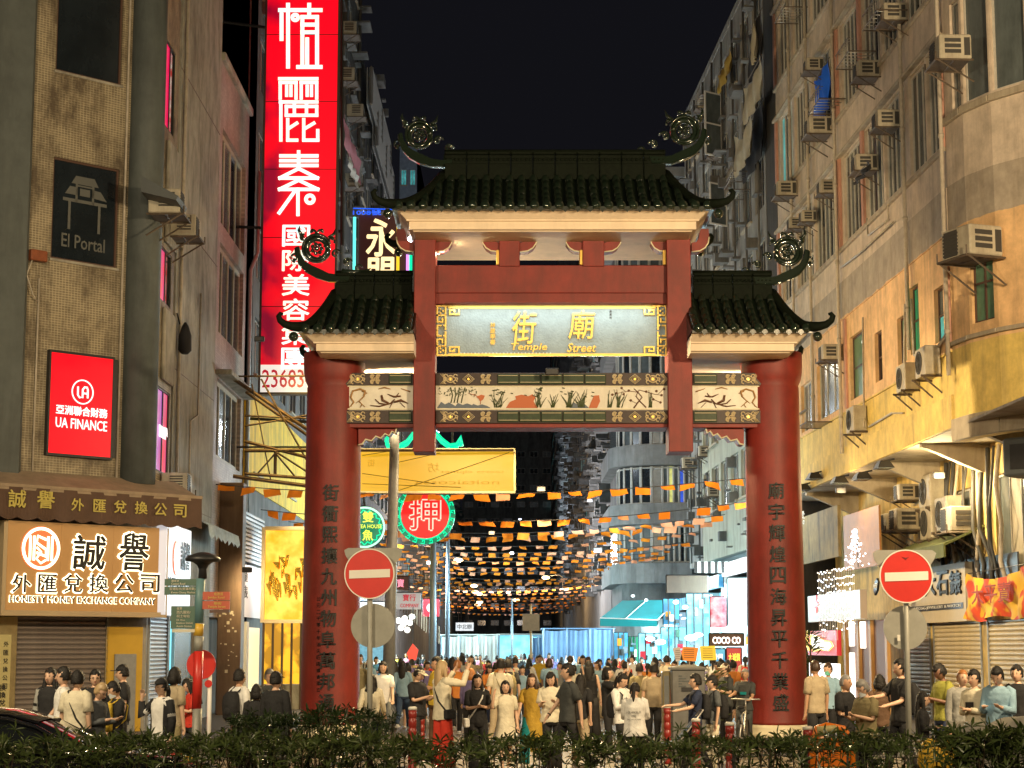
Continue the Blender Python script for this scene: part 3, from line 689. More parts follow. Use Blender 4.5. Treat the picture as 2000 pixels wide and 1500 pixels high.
# ------------------------------------------------------------------ ground
b = MB(); b.box(-90, 90, -30, 500, -.5, -.15); struct('ground', b, M_grd)
b = MB(); b.box(-60, 60, -8, 24.4, -.149, -.142); struct('road', b, M_grd)
b = MB(); b.box(-60, 60, 24.4, 480, -.149, 0); struct('pavement', b, M_side)
b = MB(); b.box(-5.6, 7.2, 24.8, 62, .0, .004); struct('plaza_paving', b, M_pave)
b = MB()
for i in range(60): b.bevbox(-30 + i, -30 + i + .985, 24.2, 24.398, -.145, .012, .01)
struct('kerb', b, M_grey)
b = MB(); b.bevbox(-30, 30, 18.9, 21.6, -.14, .02, .03); struct('median_island', b, M_side)
b = MB()
for y in (12.0,):
    for i in range(14): b.box(-28 + i * 4, -26 + i * 4, y, y + .12, -.139, -.135)
struct('lane_markings', b, M_white)
# ------------------------------------------------------------------ left corner building
def P_box(o, name, m, s0, s1, y0, y1, z0, z1, bev=.0, **k):
    b = MB(); (b.bevbox(s0, s1, y0, y1, z0, z1, bev) if bev else b.box(s0, s1, y0, y1, z0, z1)); return b.build(name, m, o, **k)
def xf(child, pl, base):
    """place a child, whose mesh is in pl's frame, under a thing that stands at base's frame"""
    M = Matrix.Translation(base.o) @ Matrix.Rotation(base.rot, 4, 'Z'); N_ = Matrix.Translation(pl.o) @ Matrix.Rotation(pl.rot, 4, 'Z')
    child.matrix_local = M.inverted() @ N_; return child
def pick(seq, i): return seq[i % len(seq)]
LBH = 25
lb = onpl('corner_building', 'old ochre tiled corner building with grey pilasters and red finance lightbox', 'building', LS)
# chamfer wall
cw = [LC.rect(110, -60, 237, 148), LC.rect(104, 318, 231, 513), LC.rect(90, 694, 216, 892)]
b = wallmb(-7, 0, 5.7, LBH, [(-3.02, -1.17, 15.9, 19), (-2.98, -1.14, 11.25, 13.75), (-2.98, -1.19, 6.5, 9.02)], .35)
wc = xf(b.build('tiled_wall', M_lbtile, lb), LC, LS)
pz = [(-3.02, -1.17, 15.9, 19), (-2.98, -1.14, 11.25, 13.75)]
for i, (a, c, z0, z1) in enumerate(pz):
    o = xf(window(lb, a, c, z0, z1, 1, M_frameb, M_glass, y=.05, label='dark shop window with a faint printed gateway' if i else None), LC, LS)
    if i:
        M_print = mat('window_print_grey', (.10, .105, .10), .6)
        q = MB(); cx = (a + c) / 2
        def R_(x0, x1, za, zb): q.box(cx + x0, cx + x1, .062, .068, za, zb)
        zt = z1 - .55
        q.prism([(cx - .38, zt), (cx + .38, zt), (cx + .26, zt + .20), (cx - .26, zt + .20)][::-1], .062, .068); q.prism([(cx - .55, zt - .28), (cx - .2, zt - .28), (cx - .2, zt - .08), (cx - .42, zt - .08)][::-1], .062, .068); q.prism([(cx + .2, zt - .28), (cx + .62, zt - .32), (cx + .44, zt - .10), (cx + .2, zt - .08)][::-1], .062, .068)
        R_(-.26, -.2, zt - .45, zt); R_(.2, .26, zt - .45, zt); R_(-.2, .2, zt - .06, zt - .02); R_(-.6, .62, zt - .46, zt - .38); R_(-.45, -.38, zt - 1.15, zt - .46); R_(.38, .45, zt - 1.15, zt - .46); R_(-.14, .14, zt - .28, zt - .1)
        text(q, 'El Portal', cx - .6, cx + .6, z0 + .35, z0 + .68, .062, .008, .015)
        q.build('window_print', M_print, o)
    P_box(o, 'sill', M_lbconc, a - .04, c + .04, -.04, .05, z0 - .06, z0)
M_redbox = emit('red_lightbox', (.92, .0, .012), 1.0, sample=True); M_wlet = emit('white_lettering', (1, .98, .96), 1.15)
fl = xf(P_box(lb, 'finance_lightbox', M_redbox, -2.93, -1.24, -.12, .2, 6.56, 8.96), LC, LS)
q = MB(); cx = -2.06
q.ring(cx, 8.08, .27, .30, -.135, -.12, 36)
q.tube([(cx - .13, -.13, 8.2), (cx - .13, -.13, 8.0), (cx - .08, -.13, 7.94), (cx - .0, -.13, 7.94), (cx + .0, -.13, 8.14), (cx + .05, -.13, 8.2), (cx + .12, -.13, 8.2), (cx + .14, -.13, 8.14), (cx + .14, -.13, 7.94)], .026, 4, True, False)
q.tube([(cx, -.13, 8.05), (cx + .14, -.13, 8.05)], .022, 4); q.build('emblem', M_wlet, fl)
q = MB(); text(q, '亞洲聯合財務', -2.76, -1.36, 7.5, 7.72, -.135, .012, .03); q.build('lettering', M_wlet, fl)
q = MB(); text(q, 'UA FINANCE', -2.76, -1.36, 7.18, 7.42, -.135, .012, .012); q.build('lettering', M_wlet, fl)
q = MB(); q.box(-2.98, -1.19, -.13, .0, 6.5, 6.56); q.box(-2.98, -1.19, -.13, .0, 8.96, 9.02); q.box(-2.98, -2.93, -.13, 0, 6.56, 8.96); q.box(-1.24, -1.10, -.13, 0, 6.56, 8.96); q.build('lightbox_frame', M_black, fl)
xf(P_box(lb, 'grey_pilaster', M_lbgrey, -5.6, -3.64, -.25, .3, 5.7, LBH, .12), LC, LS)
q = MB(); q.lathe(-.42, -.02, [(.46, 5.95), (.46, LBH)], 28); xf(q.build('round_pilaster', M_lbgrey, lb), LC, LS)
q = MB(); q.tube([(-1.0, -.04, 6), (-1.0, -.04, LBH)], .03, 6); xf(q.build('edge_pipe', M_pvc, lb), LC, LS)
q = MB(); q.tube([(-3.28, -.04, 6), (-3.28, -.04, 10.7)], .025, 6); xf(q.build('edge_pipe', M_pvc, lb), LC, LS)
# side wall with three magenta / green shop windows
sw = [(-1.35, 1.9, 15.3, 17.3, M_black), (-1.1, 2.05, 10.75, 12.1, None), (-1.5, 2.3, 6.45, 8.55, None)]
sw = [(.0, 1.95, 15.3, 17.6), (.0, 2.05, 10.75, 12.15), (.0, 2.3, 6.4, 8.55)]
b = wallmb(0, 2.45, 5.7, LBH, sw, .3); b.build('tiled_wall', M_lbtile, lb)
P_box(lb, 'recess_strip', M_frameb, 2.45, 2.75, .12, .2, 5.7, LBH); P_box(lb, 'spandrel', M_lbconc, .9, 2.4, -.10, -.002, 12.3, 15.0, .03); P_box(lb, 'spandrel', M_lbconc, .9, 2.4, -.1, -.002, 8.75, 10.6, .03)
M_mag = emit('magenta_window', (.75, .0, .09), .9, sample=True); M_poster1 = emit('red_poster', (.85, .03, .03), .75, (.6, .08, .35), 1.2); M_posterv = emit('violet_poster', (.42, .10, .55), .8, (.6, .12, .3), 1.5)
M_gsign = emit('green_poster', (.05, .35, .22), .5, (.5, .55, .5), 4); M_colr = emit('mixed_poster', (.2, .3, .9), .7, (.6, .9, .5), 6)
o = window(lb, 0, 1.95, 15.3, 17.6, 3, M_black, [M_glass, M_mag, M_glass], y=.02); o = window(lb, 0, 2.05, 10.75, 12.15, 3, M_black, [M_gsign, M_poster1, M_glass], y=.02)
o = window(lb, 0, 2.3, 6.4, 8.55, 3, M_black, [M_colr, M_posterv, M_poster1], y=.02)
q = MB(); text(q, 'YEN LOAN', .95, 1.9, 7.3, 7.6, .0, .012, .02); text(q, 'UA', 1.75, 2.15, 7.4, 7.62, .0, .012, .02); q.build('lettering', M_wlet, o)
# blank wall, wing
b = wallmb(2.75, 9.5, 2.9, LBH, [], .3); b.build('concrete_wall', M_lbconc, lb)
for z in (5.8, 9.3, 13.4, 17.5):
    P_box(lb, 'wall_crack_joint', M_frameb, 2.8, 9.45, -.012, .0, z, z + .02)
q = MB(); q.tube([(5.2, -.05, 5.9), (5.2, -.05, 8.2), (6.4, -.05, 8.5), (6.4, -.05, 12)], .03, 6); q.tube([(3.2, -.06, 3), (3.2, -.06, LBH)], .05, 6); q.build('wall_pipe', M_pvc, lb)
wz = [(7.7, 10.1), (11.5, 14.3), (14.9, 17.9)]
b = wallmb(9.5, 15.6, 2.9, 19.9, [(10.0, 15.0, a, c) for a, c in wz], .35, y0=.0); b.build('brick_wing_wall', M_wing, lb)
P_box(lb, 'parapet', M_lbconc, 9.5, 15.7, -.12, .3, 19.9, 20.15, .02)
for a, c in wz: window(lb, 10.0, 15.0, a, c, 4, M_pvc, [M_glass, M_glass2, M_glass], y=.12, fw=.14)
P_box(lb, 'canopy_ledge', M_lbconc, 9.6, 15.6, -.5, 0, 10.15, 10.3, .02)
P_box(lb, 'building_body', M_darkwall, 0.02, 15.6, .36, 14, 0, 19.85); P_box(lb, 'upper_body', M_darkwall, .02, 9.5, .36, 14, 19.86, LBH); 
xf(P_box(lb, 'corner_body', M_darkwall, -7, -.3, .36, 2, .0, LBH), LC, LS)
q = MB(); q.tube([(15.8, -.12, 3), (15.8, -.12, 14.6), (15.8, -.35, 15.2), (15.8, -.35, 18)], .07, 8); q.build('downpipe', M_grey, lb)
# ground floor walls
b = wallmb(-7, 0, 0, 5.7, [(-3.6, -1.15, 0, 2.75), (-.85, -.35, 0, 1.9)], .3); xf(b.build('ground_floor_wall', M_lbconc, lb), LC, LS)
b = wallmb(0, 9.5, 0, 2.895, [(.3, 2.7, 0, 2.89), (3.2, 7.2, .4, 2.75)], .3); b.build('ground_floor_wall', M_lbconc, lb); b = wallmb(0, 2.745, 2.9, 5.695, [], .3); b.build('ground_floor_wall', M_lbconc, lb)
M_ochre = mat('yellow_panel', (.58, .36, .04), .45, var=.06)
xf(P_box(lb, 'yellow_panel', M_ochre, -1.15, -.12, -.05, -.003, 0, 2.5, .01), LC, LS); xf(P_box(lb, 'metal_door', M_grey, -.92, -.32, -.1, -.052, .0, 1.85, .01), LC, LS)
M_brass = mat('brushed_brass', (.48, .40, .22), .3, .7, var=.15, vscale=5)
xf(P_box(lb, 'brass_pillar', M_brass, -4.8, -3.55, -.12, -.003, 0, 2.72, .02), LC, LS)
M_yel_plate = mat('yellow_plate', (.50, .44, .20), .5)
o = xf(P_box(lb, 'name_plate', M_yel_plate, -4.6, -3.72, -.16, -.125, .4, 2.3, .01), LC, LS)
for i, ch in enumerate('外匯兌換公司'):
    q = MB(); text(q, ch, -3.92, -3.80, 2.02 - i * .19, 2.14 - i * .19, -.17, .01, .02); q.build('character', M_ink, o)
for i in range(4):
    for k in range(2):
        q = MB(); text(q, '匯率兌換換匯'[i + k], -4.2 + k * .22, -4.05 + k * .22, .62 + i * .17 - .1, .76 + i * .17 - .1, -.17, .01, .03); q.build('character', M_ink, o)
# brown pier at the far end of the concrete wall
M_pier = mat('brown_pier_paint', (.075, .040, .024), .6, var=.2, vscale=3, stain=(.16, .11, .07), samt=.5)
pier = P_box(lb, 'brown_pier', M_pier, 11.0, 11.7, -.72, 0, 0, 7.0, .02)
M_paper = mat('old_paper', (.42, .36, .28), .8, var=.3, vscale=20)
for i in range(26):
    x = rnd.uniform(-.66, -.1); z = rnd.choice([rnd.uniform(.8, 2.2), rnd.uniform(2.4, 3.2)]) if i < 24 else 3.0; w_ = rnd.uniform(.03, .09)
    P_box(pier, 'sticker', M_paper, 10.99 - .001 * i / 26, 10.999, x, x + w_, z, z + w_ * rnd.uniform(.6, 1.3))
# ------------------------------------------------------------------ helpers for repeated facade things
def shutter(name, label, pl, s0, s1, z0, z1, m, y=.0, group=None, n=None):
    t = onpl(name, label, 'shutter', pl, s0, 0, 0, group); W = s1 - s0
    q = MB(); q.box(-.06, 0, y - .05, y + .1, z0, z1 + .04); q.box(W, W + .06, y - .05, y + .1, z0, z1 + .04); q.box(0, W, y - .03, y + .1, z1, z1 + .04); q.build('shutter_frame', M_grey, t)
    n = n or int((z1 - z0) / .105); p = (z1 - z0) / n
    s_ = MB(); s_.loft([[(0, y + .055, 0), (0, y + .02, .004), (0, y - .012, p * .35), (0, y - .012, p * .65), (0, y + .02, p * .97), (0, y + .055, p * .97)], [(W, y + .055, 0), (W, y + .02, .004), (W, y - .012, p * .35), (W, y - .012, p * .65), (W, y + .02, p * .97), (W, y + .055, p * .97)]], True, False)
    me = s_.mesh('slat', m)
    for i in range(n): link('slat', me, t, loc=(0, rnd.uniform(-.002, .002), z0 + i * p))
    return t
M_acw = mat('ac_beige', (.44, .40, .31), .6, var=.2, vscale=5, stain=(.17, .12, .08), samt=.6); M_acg = mat('ac_grille_dark', (.045, .042, .038), .7)
M_rust = mat('bracket_iron', (.10, .075, .055), .7, var=.3, vscale=10)
def ac_mesh():
    d = {}
    b = MB(); b.bevbox(-.36, .36, -.62, -.02, 0, .46, .02); d['casing'] = b.mesh('casing', M_acw)
    b = MB()
    for i in range(7): b.box(-.32, .06, -.634, -.620, .05 + i * .052, .08 + i * .052)
    b.box(-.30, .04, -.626, -.619, .03, .43); d['front_grille'] = b.mesh('front_grille', M_acg)
    b = MB()
    for i in range(5): b.box(-.374, -.360, -.52, -.22, .12 + i * .06, .15 + i * .06)
    d['side_grille'] = b.mesh('side_grille', M_acg); b = MB(); [b.box(.360, .374, -.52, -.22, .10 + i * .105, .17 + i * .105) for i in range(3)]; b.box(.361, .366, -.16, -.05, .06, .40); d['vent_slots'] = b.mesh('vent_slots', M_acg)
    b = MB()
    for x in (-.38, .38): b.rod((x, 0, -.03), (x, -.7, -.03), .02); b.rod((x, 0, -.45), (x, -.66, -.03), .018); b.rod((x, -.7, -.03), (x, -.7, .12), .015)
    b.rod((-.38, -.7, -.03), (.38, -.7, -.03), .02); b.rod((-.38, -.35, -.03), (.38, -.35, -.03), .015); b.box(-.38, .38, -.68, -.05, -.025, -.01)
    d['bracket'] = b.mesh('bracket', M_rust)
    return d
ACM = ac_mesh()
def cond_mesh():
    d = {}
    b = MB(); b.bevbox(-.42, .42, -.36, -.02, 0, .62, .02); d['casing'] = b.mesh('casing', M_acw)
    b = MB(); b.ring(-.1, .31, .22, .25, -.376, -.36, 24)
    for k in range(6): a = k * math.pi / 6; b.rod((-.1 - .22 * math.cos(a), -.372, .31 - .22 * math.sin(a)), (-.1 + .22 * math.cos(a), -.372, .31 + .22 * math.sin(a)), .006)
    b.disc(-.1, .31, .21, -.366, -.361, 24); d['fan_grille'] = b.mesh('fan_grille', M_acg)
    b = MB(); b.box(.26, .36, -.368, -.36, .2, .5); d['service_cover'] = b.mesh('service_cover', M_acw)
    b = MB()
    for x in (-.38, .38): b.rod((x, 0, -.03), (x, -.45, -.03), .025); b.rod((x, 0, -.4), (x, -.42, -.03), .02)
    d['bracket'] = b.mesh('bracket', M_rust); return d
CDM = cond_mesh()
AC_GRP = 'air conditioners on the old facades'
def ac(pl, px, py, label, sc=1.0, kind=0, out=.35, turn=0):
    s, z = pl.off(out).hit(px, py); t = onpl('air_conditioner', label, 'air conditioner', pl, s, z - .23 * sc, .0, AC_GRP)
    t.rotation_euler.z += turn; t.scale = (sc, sc, sc)
    for n_, me in (CDM if kind else ACM).items(): link(n_, me, t)
    return t
# ------------------------------------------------------------------ right corner building
rb = onpl('corner_building', 'peach and grey corner block with overhanging floors and a rounded corner, right of gateway', 'building', RB)
RH = 33.0; SB = 7.17
def hx(x0, y0, x1, y1):
    s0, s1, z0, z1 = RB.rect(x0, y0, x1, y1); return (s0, s1, z0, z1)
f1 = [hx(1660, 650, 1687, 776), hx(1709, 647, 1723, 745), hx(1753, 617, 1770, 710), hx(1777, 557, 1795, 690), hx(1825, 560, 1843, 668), hx(1852, 510, 1867, 665), hx(1596, 700, 1638, 812), hx(1565, 745, 1590, 840)]
f1 = [(a, c, max(z0, 9.05), min(z1, 11.72)) for a, c, z0, z1 in f1]
strips = []
for zi, (z0, z1) in enumerate(((14.12, 16.75), (18.22, 20.9), (22.3, 25), (26.4, 29))):
    strips += [(-11.3, -8.8, z0, z1, 5), (-8.4, -6.3, z0, z1, 4), (-6.1, -3.8, z0 + .0, z1, 5), (-3.35, -1.75, z0, z1, 3), (-1.6, -.3, z0, z1, 3), (-21.6, -19.2, z0, z1, 4), (-18.8, -16.1, z0, z1, 5), (-15.7, -12.2, z0, z1, 6)]
b = wallmb(-22.3, 0, SB, RH, f1 + [s[:4] for s in strips], .3); b.build('facade_wall', M_rb, rb)
pan1 = [M_glassg, M_glass, M_glassg, M_ggrn, M_gteal, M_glassg, M_glass2, M_glass2]
for i, (a, c, z0, z1) in enumerate(f1):
    window(rb, a, c, z0, z1, 1 if i < 6 else 3, M_frameb if i < 6 else M_frame, [pan1[i], M_glass2] if i in (4,) else pan1[i], y=.1, rows=2 if i < 6 else 1, fw=.05)
for i, (a, c, z0, z1, n) in enumerate(strips):
    mm = [M_glass2, M_glass, M_glass2, M_glass] if i % 3 else [M_glass, M_glass2, M_glass]
    if i in (13,): mm = [M_gteal, M_glass2, M_glass]
    window(rb, a, c, z0, z1, n, M_frame, mm, y=.08, fw=.06)
for z in (13.9, 18.0, 22.1, 26.2): P_box(rb, 'sill_ledge', M_soffit, -22.3, .0, -.10, -.002, z, z + .12, .015)
for z in (16.8, 20.95, 25.05): P_box(rb, 'lintel_ledge', M_soffit, -22.3, .0, -.16, -.002, z, z + .10, .015)
P_box(rb, 'floor_band', M_rb, -22.3, .0, -.035, -.002, 11.85, 13.0); P_box(rb, 'string_course', M_rb, -22.3, .0, -.05, -.002, 8.98, 9.06)
P_box(rb, 'slab_edge', M_rb, -22.3, 0, -.07, -.002, SB, 7.95)
for s in (-22.1, -11.75, -8.6, -.15):
    for z0, z1 in ((14.0, 16.8), (18.1, 20.9), (22.2, 25), (26.3, 29)): P_box(rb, 'pink_pier', M_pink, s - .14, s + .14, -.08, -.003, z0, z1)
for z0, z1 in ((9.1, 11.8),): P_box(rb, 'pink_pier', M_pink, -11.62, -11.4, -.06, -.003, z0, z1); P_box(rb, 'pink_pier', M_pink, .0 - .25, -.02, -.06, -.003, z0, z1)
for s, z0 in ((-3.55, 9.6), (-11.85, SB + .6), (.12, 8.4), (-16, 9), (-19, 12)):
    q = MB(); q.tube([(s, -.14, z0), (s, -.14, RH - 2)], .055, 8)
    for k in range(10): q.tube([(s, -.14, z0 + 1 + k * 2.4), (s, -.14, z0 + 1.1 + k * 2.4)], .075, 8)
    q.build('drainpipe', M_pvc, rb)
for pts, r_ in (([(-5.6, -.08, 14.0), (-5.6, -.08, 13.5), (-8.0, -.08, 13.6), (-8.0, -.1, 14.1)], .03), ([(-3.4, -.08, 10.9), (-3.2, -.1, 9.4), (-1.0, -.08, 9.25), (.0, -.08, 9.5)], .035), ([(-8.9, -.08, 11.4), (-9.0, -.1, 8.5), (-8.6, -.2, 8.2)], .03), ([(-11.6, -.1, 13.4), (-9, -.1, 13.3), (-5, -.1, 13.3)], .03), ([(-8.6, -.06, 8.2), (-5.9, -.06, 8.25), (-4.7, -.06, 8.1)], .03), ([(-4.1, -.06, 10.9), (-4.2, -.12, 9.0), (-4.1, -.3, 8.4)], .04)):
    q = MB(); q.tube(pts, r_, 6); q.build('service_pipe', M_pvc, rb)
P_box(rb, 'building_body', M_darkwall, -22.3, -.2, .36, 12, SB + .05, RH)
# rounded corner: six facets
ang = RB.rot; px_, py_ = RB.o.x, RB.o.y; FAC = []
for i in range(7):
    a = ang + R(13) * (i + .5); L_ = 1.1
    pl = PL(px_, py_, math.cos(a), math.sin(a)); FAC.append(pl)
    hol = [(.06 if i else .5, 1.04, 14.75, 17.4), (.06 if i else .5, 1.04, 18.9, 21.4)]
    if i in (1,): hol.append((.1, .95, 9.45, 11.3))
    if i in (3, 4): hol.append((.0 if i == 4 else .1, 1.1 if i == 3 else 1.0, 9.3, 11.55))
    xf(wallmb(0, L_, SB - .35, RH, hol, .3).build('rounded_corner_wall', M_rb, rb), pl, RB)
    for k, h_ in enumerate(hol):
        w_ = window(rb, h_[0], h_[1], h_[2], h_[3], 1 if k < 2 else 2, M_frame if k < 2 else M_frameb, M_glass2 if k < 2 else M_glassg, y=.08, rows=2 if (k == 2) else 1); xf(w_, pl, RB)
    xf(P_box(rb, 'sill_ledge', M_soffit, 0, 1.1, -.12, -.003, 14.5, 14.66, .015), pl, RB); xf(P_box(rb, 'sill_ledge', M_soffit, 0, 1.1, -.1, -.003, 9.1, 9.2, .015), pl, RB)
    xf(P_box(rb, 'corner_slab_edge', M_soffit, -.0, 1.1, -.10, -.003, SB - .35, 7.35, .015), pl, RB)
    xf(P_box(rb, 'building_body', M_darkwall, .0, 1.1, .4, 6, SB, RH), pl, RB)
    px_ += math.cos(a) * L_; py_ += math.sin(a) * L_
# slab soffit and tapering beams under the overhang
q = MB(); q.box(-22.3, 8, .0, 9, SB - .02, SB + .04); q.build('soffit', M_soffit, rb)
for s in (-18.5, -13.2, -8.2, -3.4, .8):
    q = MB(); pts = [(.05, SB - .03), (1.85, SB - .03), (1.85, SB - .75), (1.6, SB - .75), (.25, SB - .18), (.05, SB - .12)]
    v = [(s - .12, y, z) for y, z in pts] + [(s + .12, y, z) for y, z in pts]; n = len(pts)
    q.add(v, [tuple(range(n)), tuple(reversed(range(n, 2 * n)))] + [(i, (i + 1) % n, (i + 1) % n + n, i + n) for i in range(n)]); q.build('tapered_beam', M_soffit, rb)
M_gfl = mat('ground_floor_paint', (.66, .48, .16), .75, var=.18, vscale=2, stain=(.14, .10, .06), samt=.7, sscale=(2, 2, .5))
b = wallmb(-22.3, 8, 0, SB - .02, [(-18.9, -16.4, 0, 2.9), (-15.9, -14.9, 0, 2.7), (-12.6, -9.7, 0, 2.64), (-9.2, -4.6, 0, 2.64), (-3.9, .9, 0, 2.7), (-3.0, .6, 3.9, 6.3), (-8, -4.8, 4.2, 6.2)], .4, y0=1.8); b.build('ground_floor_wall', M_gfl, rb)
for a, c in ((-3.0, .6), (-8, -4.8)): window(rb, a, c, 3.9 if a > -5 else 4.2, 6.3 if a > -5 else 6.2, 4, M_frame, [M_glass2, M_acw], y=1.9)
P_box(rb, 'ground_floor_body', M_darkwall, -22.3, 8, 2.6, 11, 0, SB - .05)
# ------------------------------------------------------------------ buildings further down, both sides
def block(name, label, pl, s0, s1, zt, m, z0=0, floors=(), bays=3, bay=None, panes=(M_glass,), mf=None, depth=12, ww=.62, seedv=1, sill=True, gz0=None, extra=()):
    t = onpl(name, label, 'building', pl); rr = random.Random(seedv); holes = []
    n = max(1, int((s1 - s0) / bay)) if bay else bays; W = (s1 - s0) / n
    for (za, zb) in floors:
        for i in range(n): holes.append((s0 + (i + .5 - ww / 2) * W, s0 + (i + .5 + ww / 2) * W, za, zb))
    b = wallmb(s0, s1, z0, zt, holes, .25); b.build('wall', m, t)
    b = MB(); b.box(s0, s1, .3, depth, z0, zt - .01); b.box(s0, s1, -.05, .3, zt - .01, zt + .3); b.box(s0 , s0 + .02, .0, depth, z0, zt - .02); b.box(s1 - .02, s1, 0, depth, z0, zt - .02); b.build('building_body', m, t)
    for i, h in enumerate(holes):
        f = MB(); d = .05; f.box(h[0], h[1], .1, .16, h[2], h[2] + d); f.box(h[0], h[1], .1, .16, h[3] - d, h[3]); f.box(h[0], h[0] + d, .1, .16, h[2] + d, h[3] - d); f.box(h[1] - d, h[1], .1, .16, h[2] + d, h[3] - d); f.box((h[0] + h[1]) / 2 - d / 2, (h[0] + h[1]) / 2 + d / 2, .1, .155, h[2] + d, h[3] - d)
        o = f.build('window', mf or M_frame, t); bx('pane', rr.choice(panes), o, h[0] + d, h[1] - d, .12, .14, h[2] + d, h[3] - d)
        if sill and rr.random() < .5: bx('sill', M_soffit, t, h[0] - .1, h[1] + .1, -.12, .08, h[2] - .1, h[2] - .02)
    return t
def floors(z0, dz, n, h): return [(z0 + i * dz, z0 + i * dz + h) for i in range(n)]
PD = (M_glass, M_glass, M_glass2, M_glass2, M_glass)
lb2 = block('tenement_building', 'dark tenement behind the tall red sign with laundry hanging from its windows', LS, 17.3, 58.5, 44, M_darkwall, floors=floors(8, 3.4, 10, 2.0), bay=3.4, panes=PD + (M_glass2,), seedv=2)
lb3 = block('tenement_building', 'narrow dark tenement with barred balconies between the red sign and the upper roof', LS, 61, 92, 36.5, M_darkwall, floors=floors(8, 3.4, 8, 1.9), bay=3.6, panes=PD, seedv=3)
lb4p = PL(GX(772, 175), 175, 1, 0)
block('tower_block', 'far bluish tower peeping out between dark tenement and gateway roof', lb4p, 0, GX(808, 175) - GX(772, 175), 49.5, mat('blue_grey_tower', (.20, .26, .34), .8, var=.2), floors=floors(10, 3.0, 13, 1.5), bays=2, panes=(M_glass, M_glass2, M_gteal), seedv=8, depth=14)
lb5 = block('street_terrace', 'long dark terrace running down the left of the street behind the flags', LS, 93, 330, 26, M_darkwall, floors=floors(8, 3.2, 5, 1.8), bay=9, panes=PD + (M_gteal,), seedv=5)
rb2 = block('tenement_building', 'weathered grey tenement with hanging cloths and swung-out windows beyond the corner block', RB, -47.5, -24.6, 28.2, M_greywall, floors=floors(8.7, 3.3, 6, 2.1), bay=2.6, panes=PD, seedv=6, z0=5.8, ww=.7)
block('shaft_building', 'dark narrow stairwell shaft between the corner block and the grey tenement', RB, -24.5, -22.4, 33, mat('shaft_black_wall', (.03, .028, .026), .9, var=.3, vscale=2, stain=(.10, .08, .06), samt=.5), floors=[], seedv=7)
# pale green front low down behind the right pillar
low = RB.off(.25)
block('low_terrace', 'pale green low front with framed windows just left of the right gateway pillar', low, -41, -25, 13.8, M_greenwall, floors=floors(7.9, 2.9, 2, 1.9), bay=2.6, panes=(M_glass2, M_glass, M_glass2), seedv=9, z0=5.8, ww=.75, depth=.2)
# rounded block by the side street
Yr = 106.0
def rnd_block():
    t = thing('rounded_building', 'pale block with rounded corner bays and lit blue and yellow windows beyond the side street', 'building', (0, Yr, 0))
    x0, x1 = GX(1208, Yr), GX(1352, Yr); r_ = 2.6
    def outline(o, n=8):
        pts = []
        for i in range(n + 1):
            a = math.pi + (math.pi / 2) * i / n; pts.append((x0 + r_ + (r_ + o) * math.cos(a), r_ + (r_ + o) * math.sin(a)))
        return pts + [(x1, -o), (x1, 12), (x0 - o, 12)]
    def slab(o, z0, z1, m, nm):
        q = MB(); p = outline(o); q.loft([[(x, y, z0) for x, y in p], [(x, y, z1) for x, y in p]], True, False); return q.build(nm, m, t)
    fz = [5.6 + 3.35 * i for i in range(7)]
    for i, z in enumerate(fz):
        slab(.35, z, z + 1.15, M_greywall, 'balcony_band'); slab(-.25, z + 1.15, z + 3.35, M_darkwall if i % 2 else M_glass2, 'window_wall')
        p = outline(-.15, 6)
        for k in range(len(p) - 3):
            a, c = p[k], p[k + 1]; nn = 1 if k < 6 else 5
            for j in range(nn):
                u0, u1 = (j + .06) / nn, (j + .94) / nn; A = (a[0] + (c[0] - a[0]) * u0, a[1] + (c[1] - a[1]) * u0); B = (a[0] + (c[0] - a[0]) * u1, a[1] + (c[1] - a[1]) * u1)
                mm = rnd.choice([M_glass, M_glass2, M_glass2]); 
                if i == 1: mm = {1: M_gyel, 3: M_gblue, 0: M_glass2}.get(j if nn > 1 else 9, mm)
                q = MB(); z0_, z1_ = z + 1.2, z + 3.3
                for (u, v_, w0, w1) in ((A, B, z0_, z0_ + .08), (A, B, z1_ - .08, z1_)): q.rod((u[0], u[1], w0), (v_[0], v_[1], w0), .05)
                q.rod((A[0], A[1], z0_), (A[0], A[1], z1_), .05); q.rod((B[0], B[1], z0_), (B[0], B[1], z1_), .05)
                o = q.build('window', M_frame, t); q = MB(); q.quad((A[0], A[1] + .03, z0_), (B[0], B[1] + .03, z0_), (B[0], B[1] + .03, z1_), (A[0], A[1] + .03, z1_)); q.build('pane', mm, o)
    slab(.5, fz[-1] + 3.35, fz[-1] + 3.9, M_greywall, 'roof_slab'); slab(-.3, 0, 5.6, M_darkwall, 'ground_floor')
rnd_block()
R5 = PL(GX(1195, 126), 126, (GX(1195, 126) - GX(1078, 340)), -214)
block('street_terrace', 'dark cluttered terrace running down the right of the street behind the flags', R5, -150, 0, 33, M_darkwall, floors=floors(7, 3.0, 8, 1.7), bay=6, panes=PD + (M_gteal,), seedv=11, depth=14)
block('tower_block', 'tall dark tower with lit windows at the far right end', R5, -225, -152, 60, M_darkwall, floors=floors(8, 3.2, 15, 1.6), bay=9, panes=PD + (M_gteal, M_gteal), seedv=12, depth=14)
mt = PL(GX(902, 345), 345, 1, 0)
block('tower_block', 'dark slab tower closing the end of the market street', mt, 0, GX(1082, 345) - GX(902, 345), 43, M_darkwall, floors=floors(6, 3.1, 11, 1.0), bays=7, panes=(M_glass, M_glass, M_glass2), seedv=13, depth=15, sill=False)
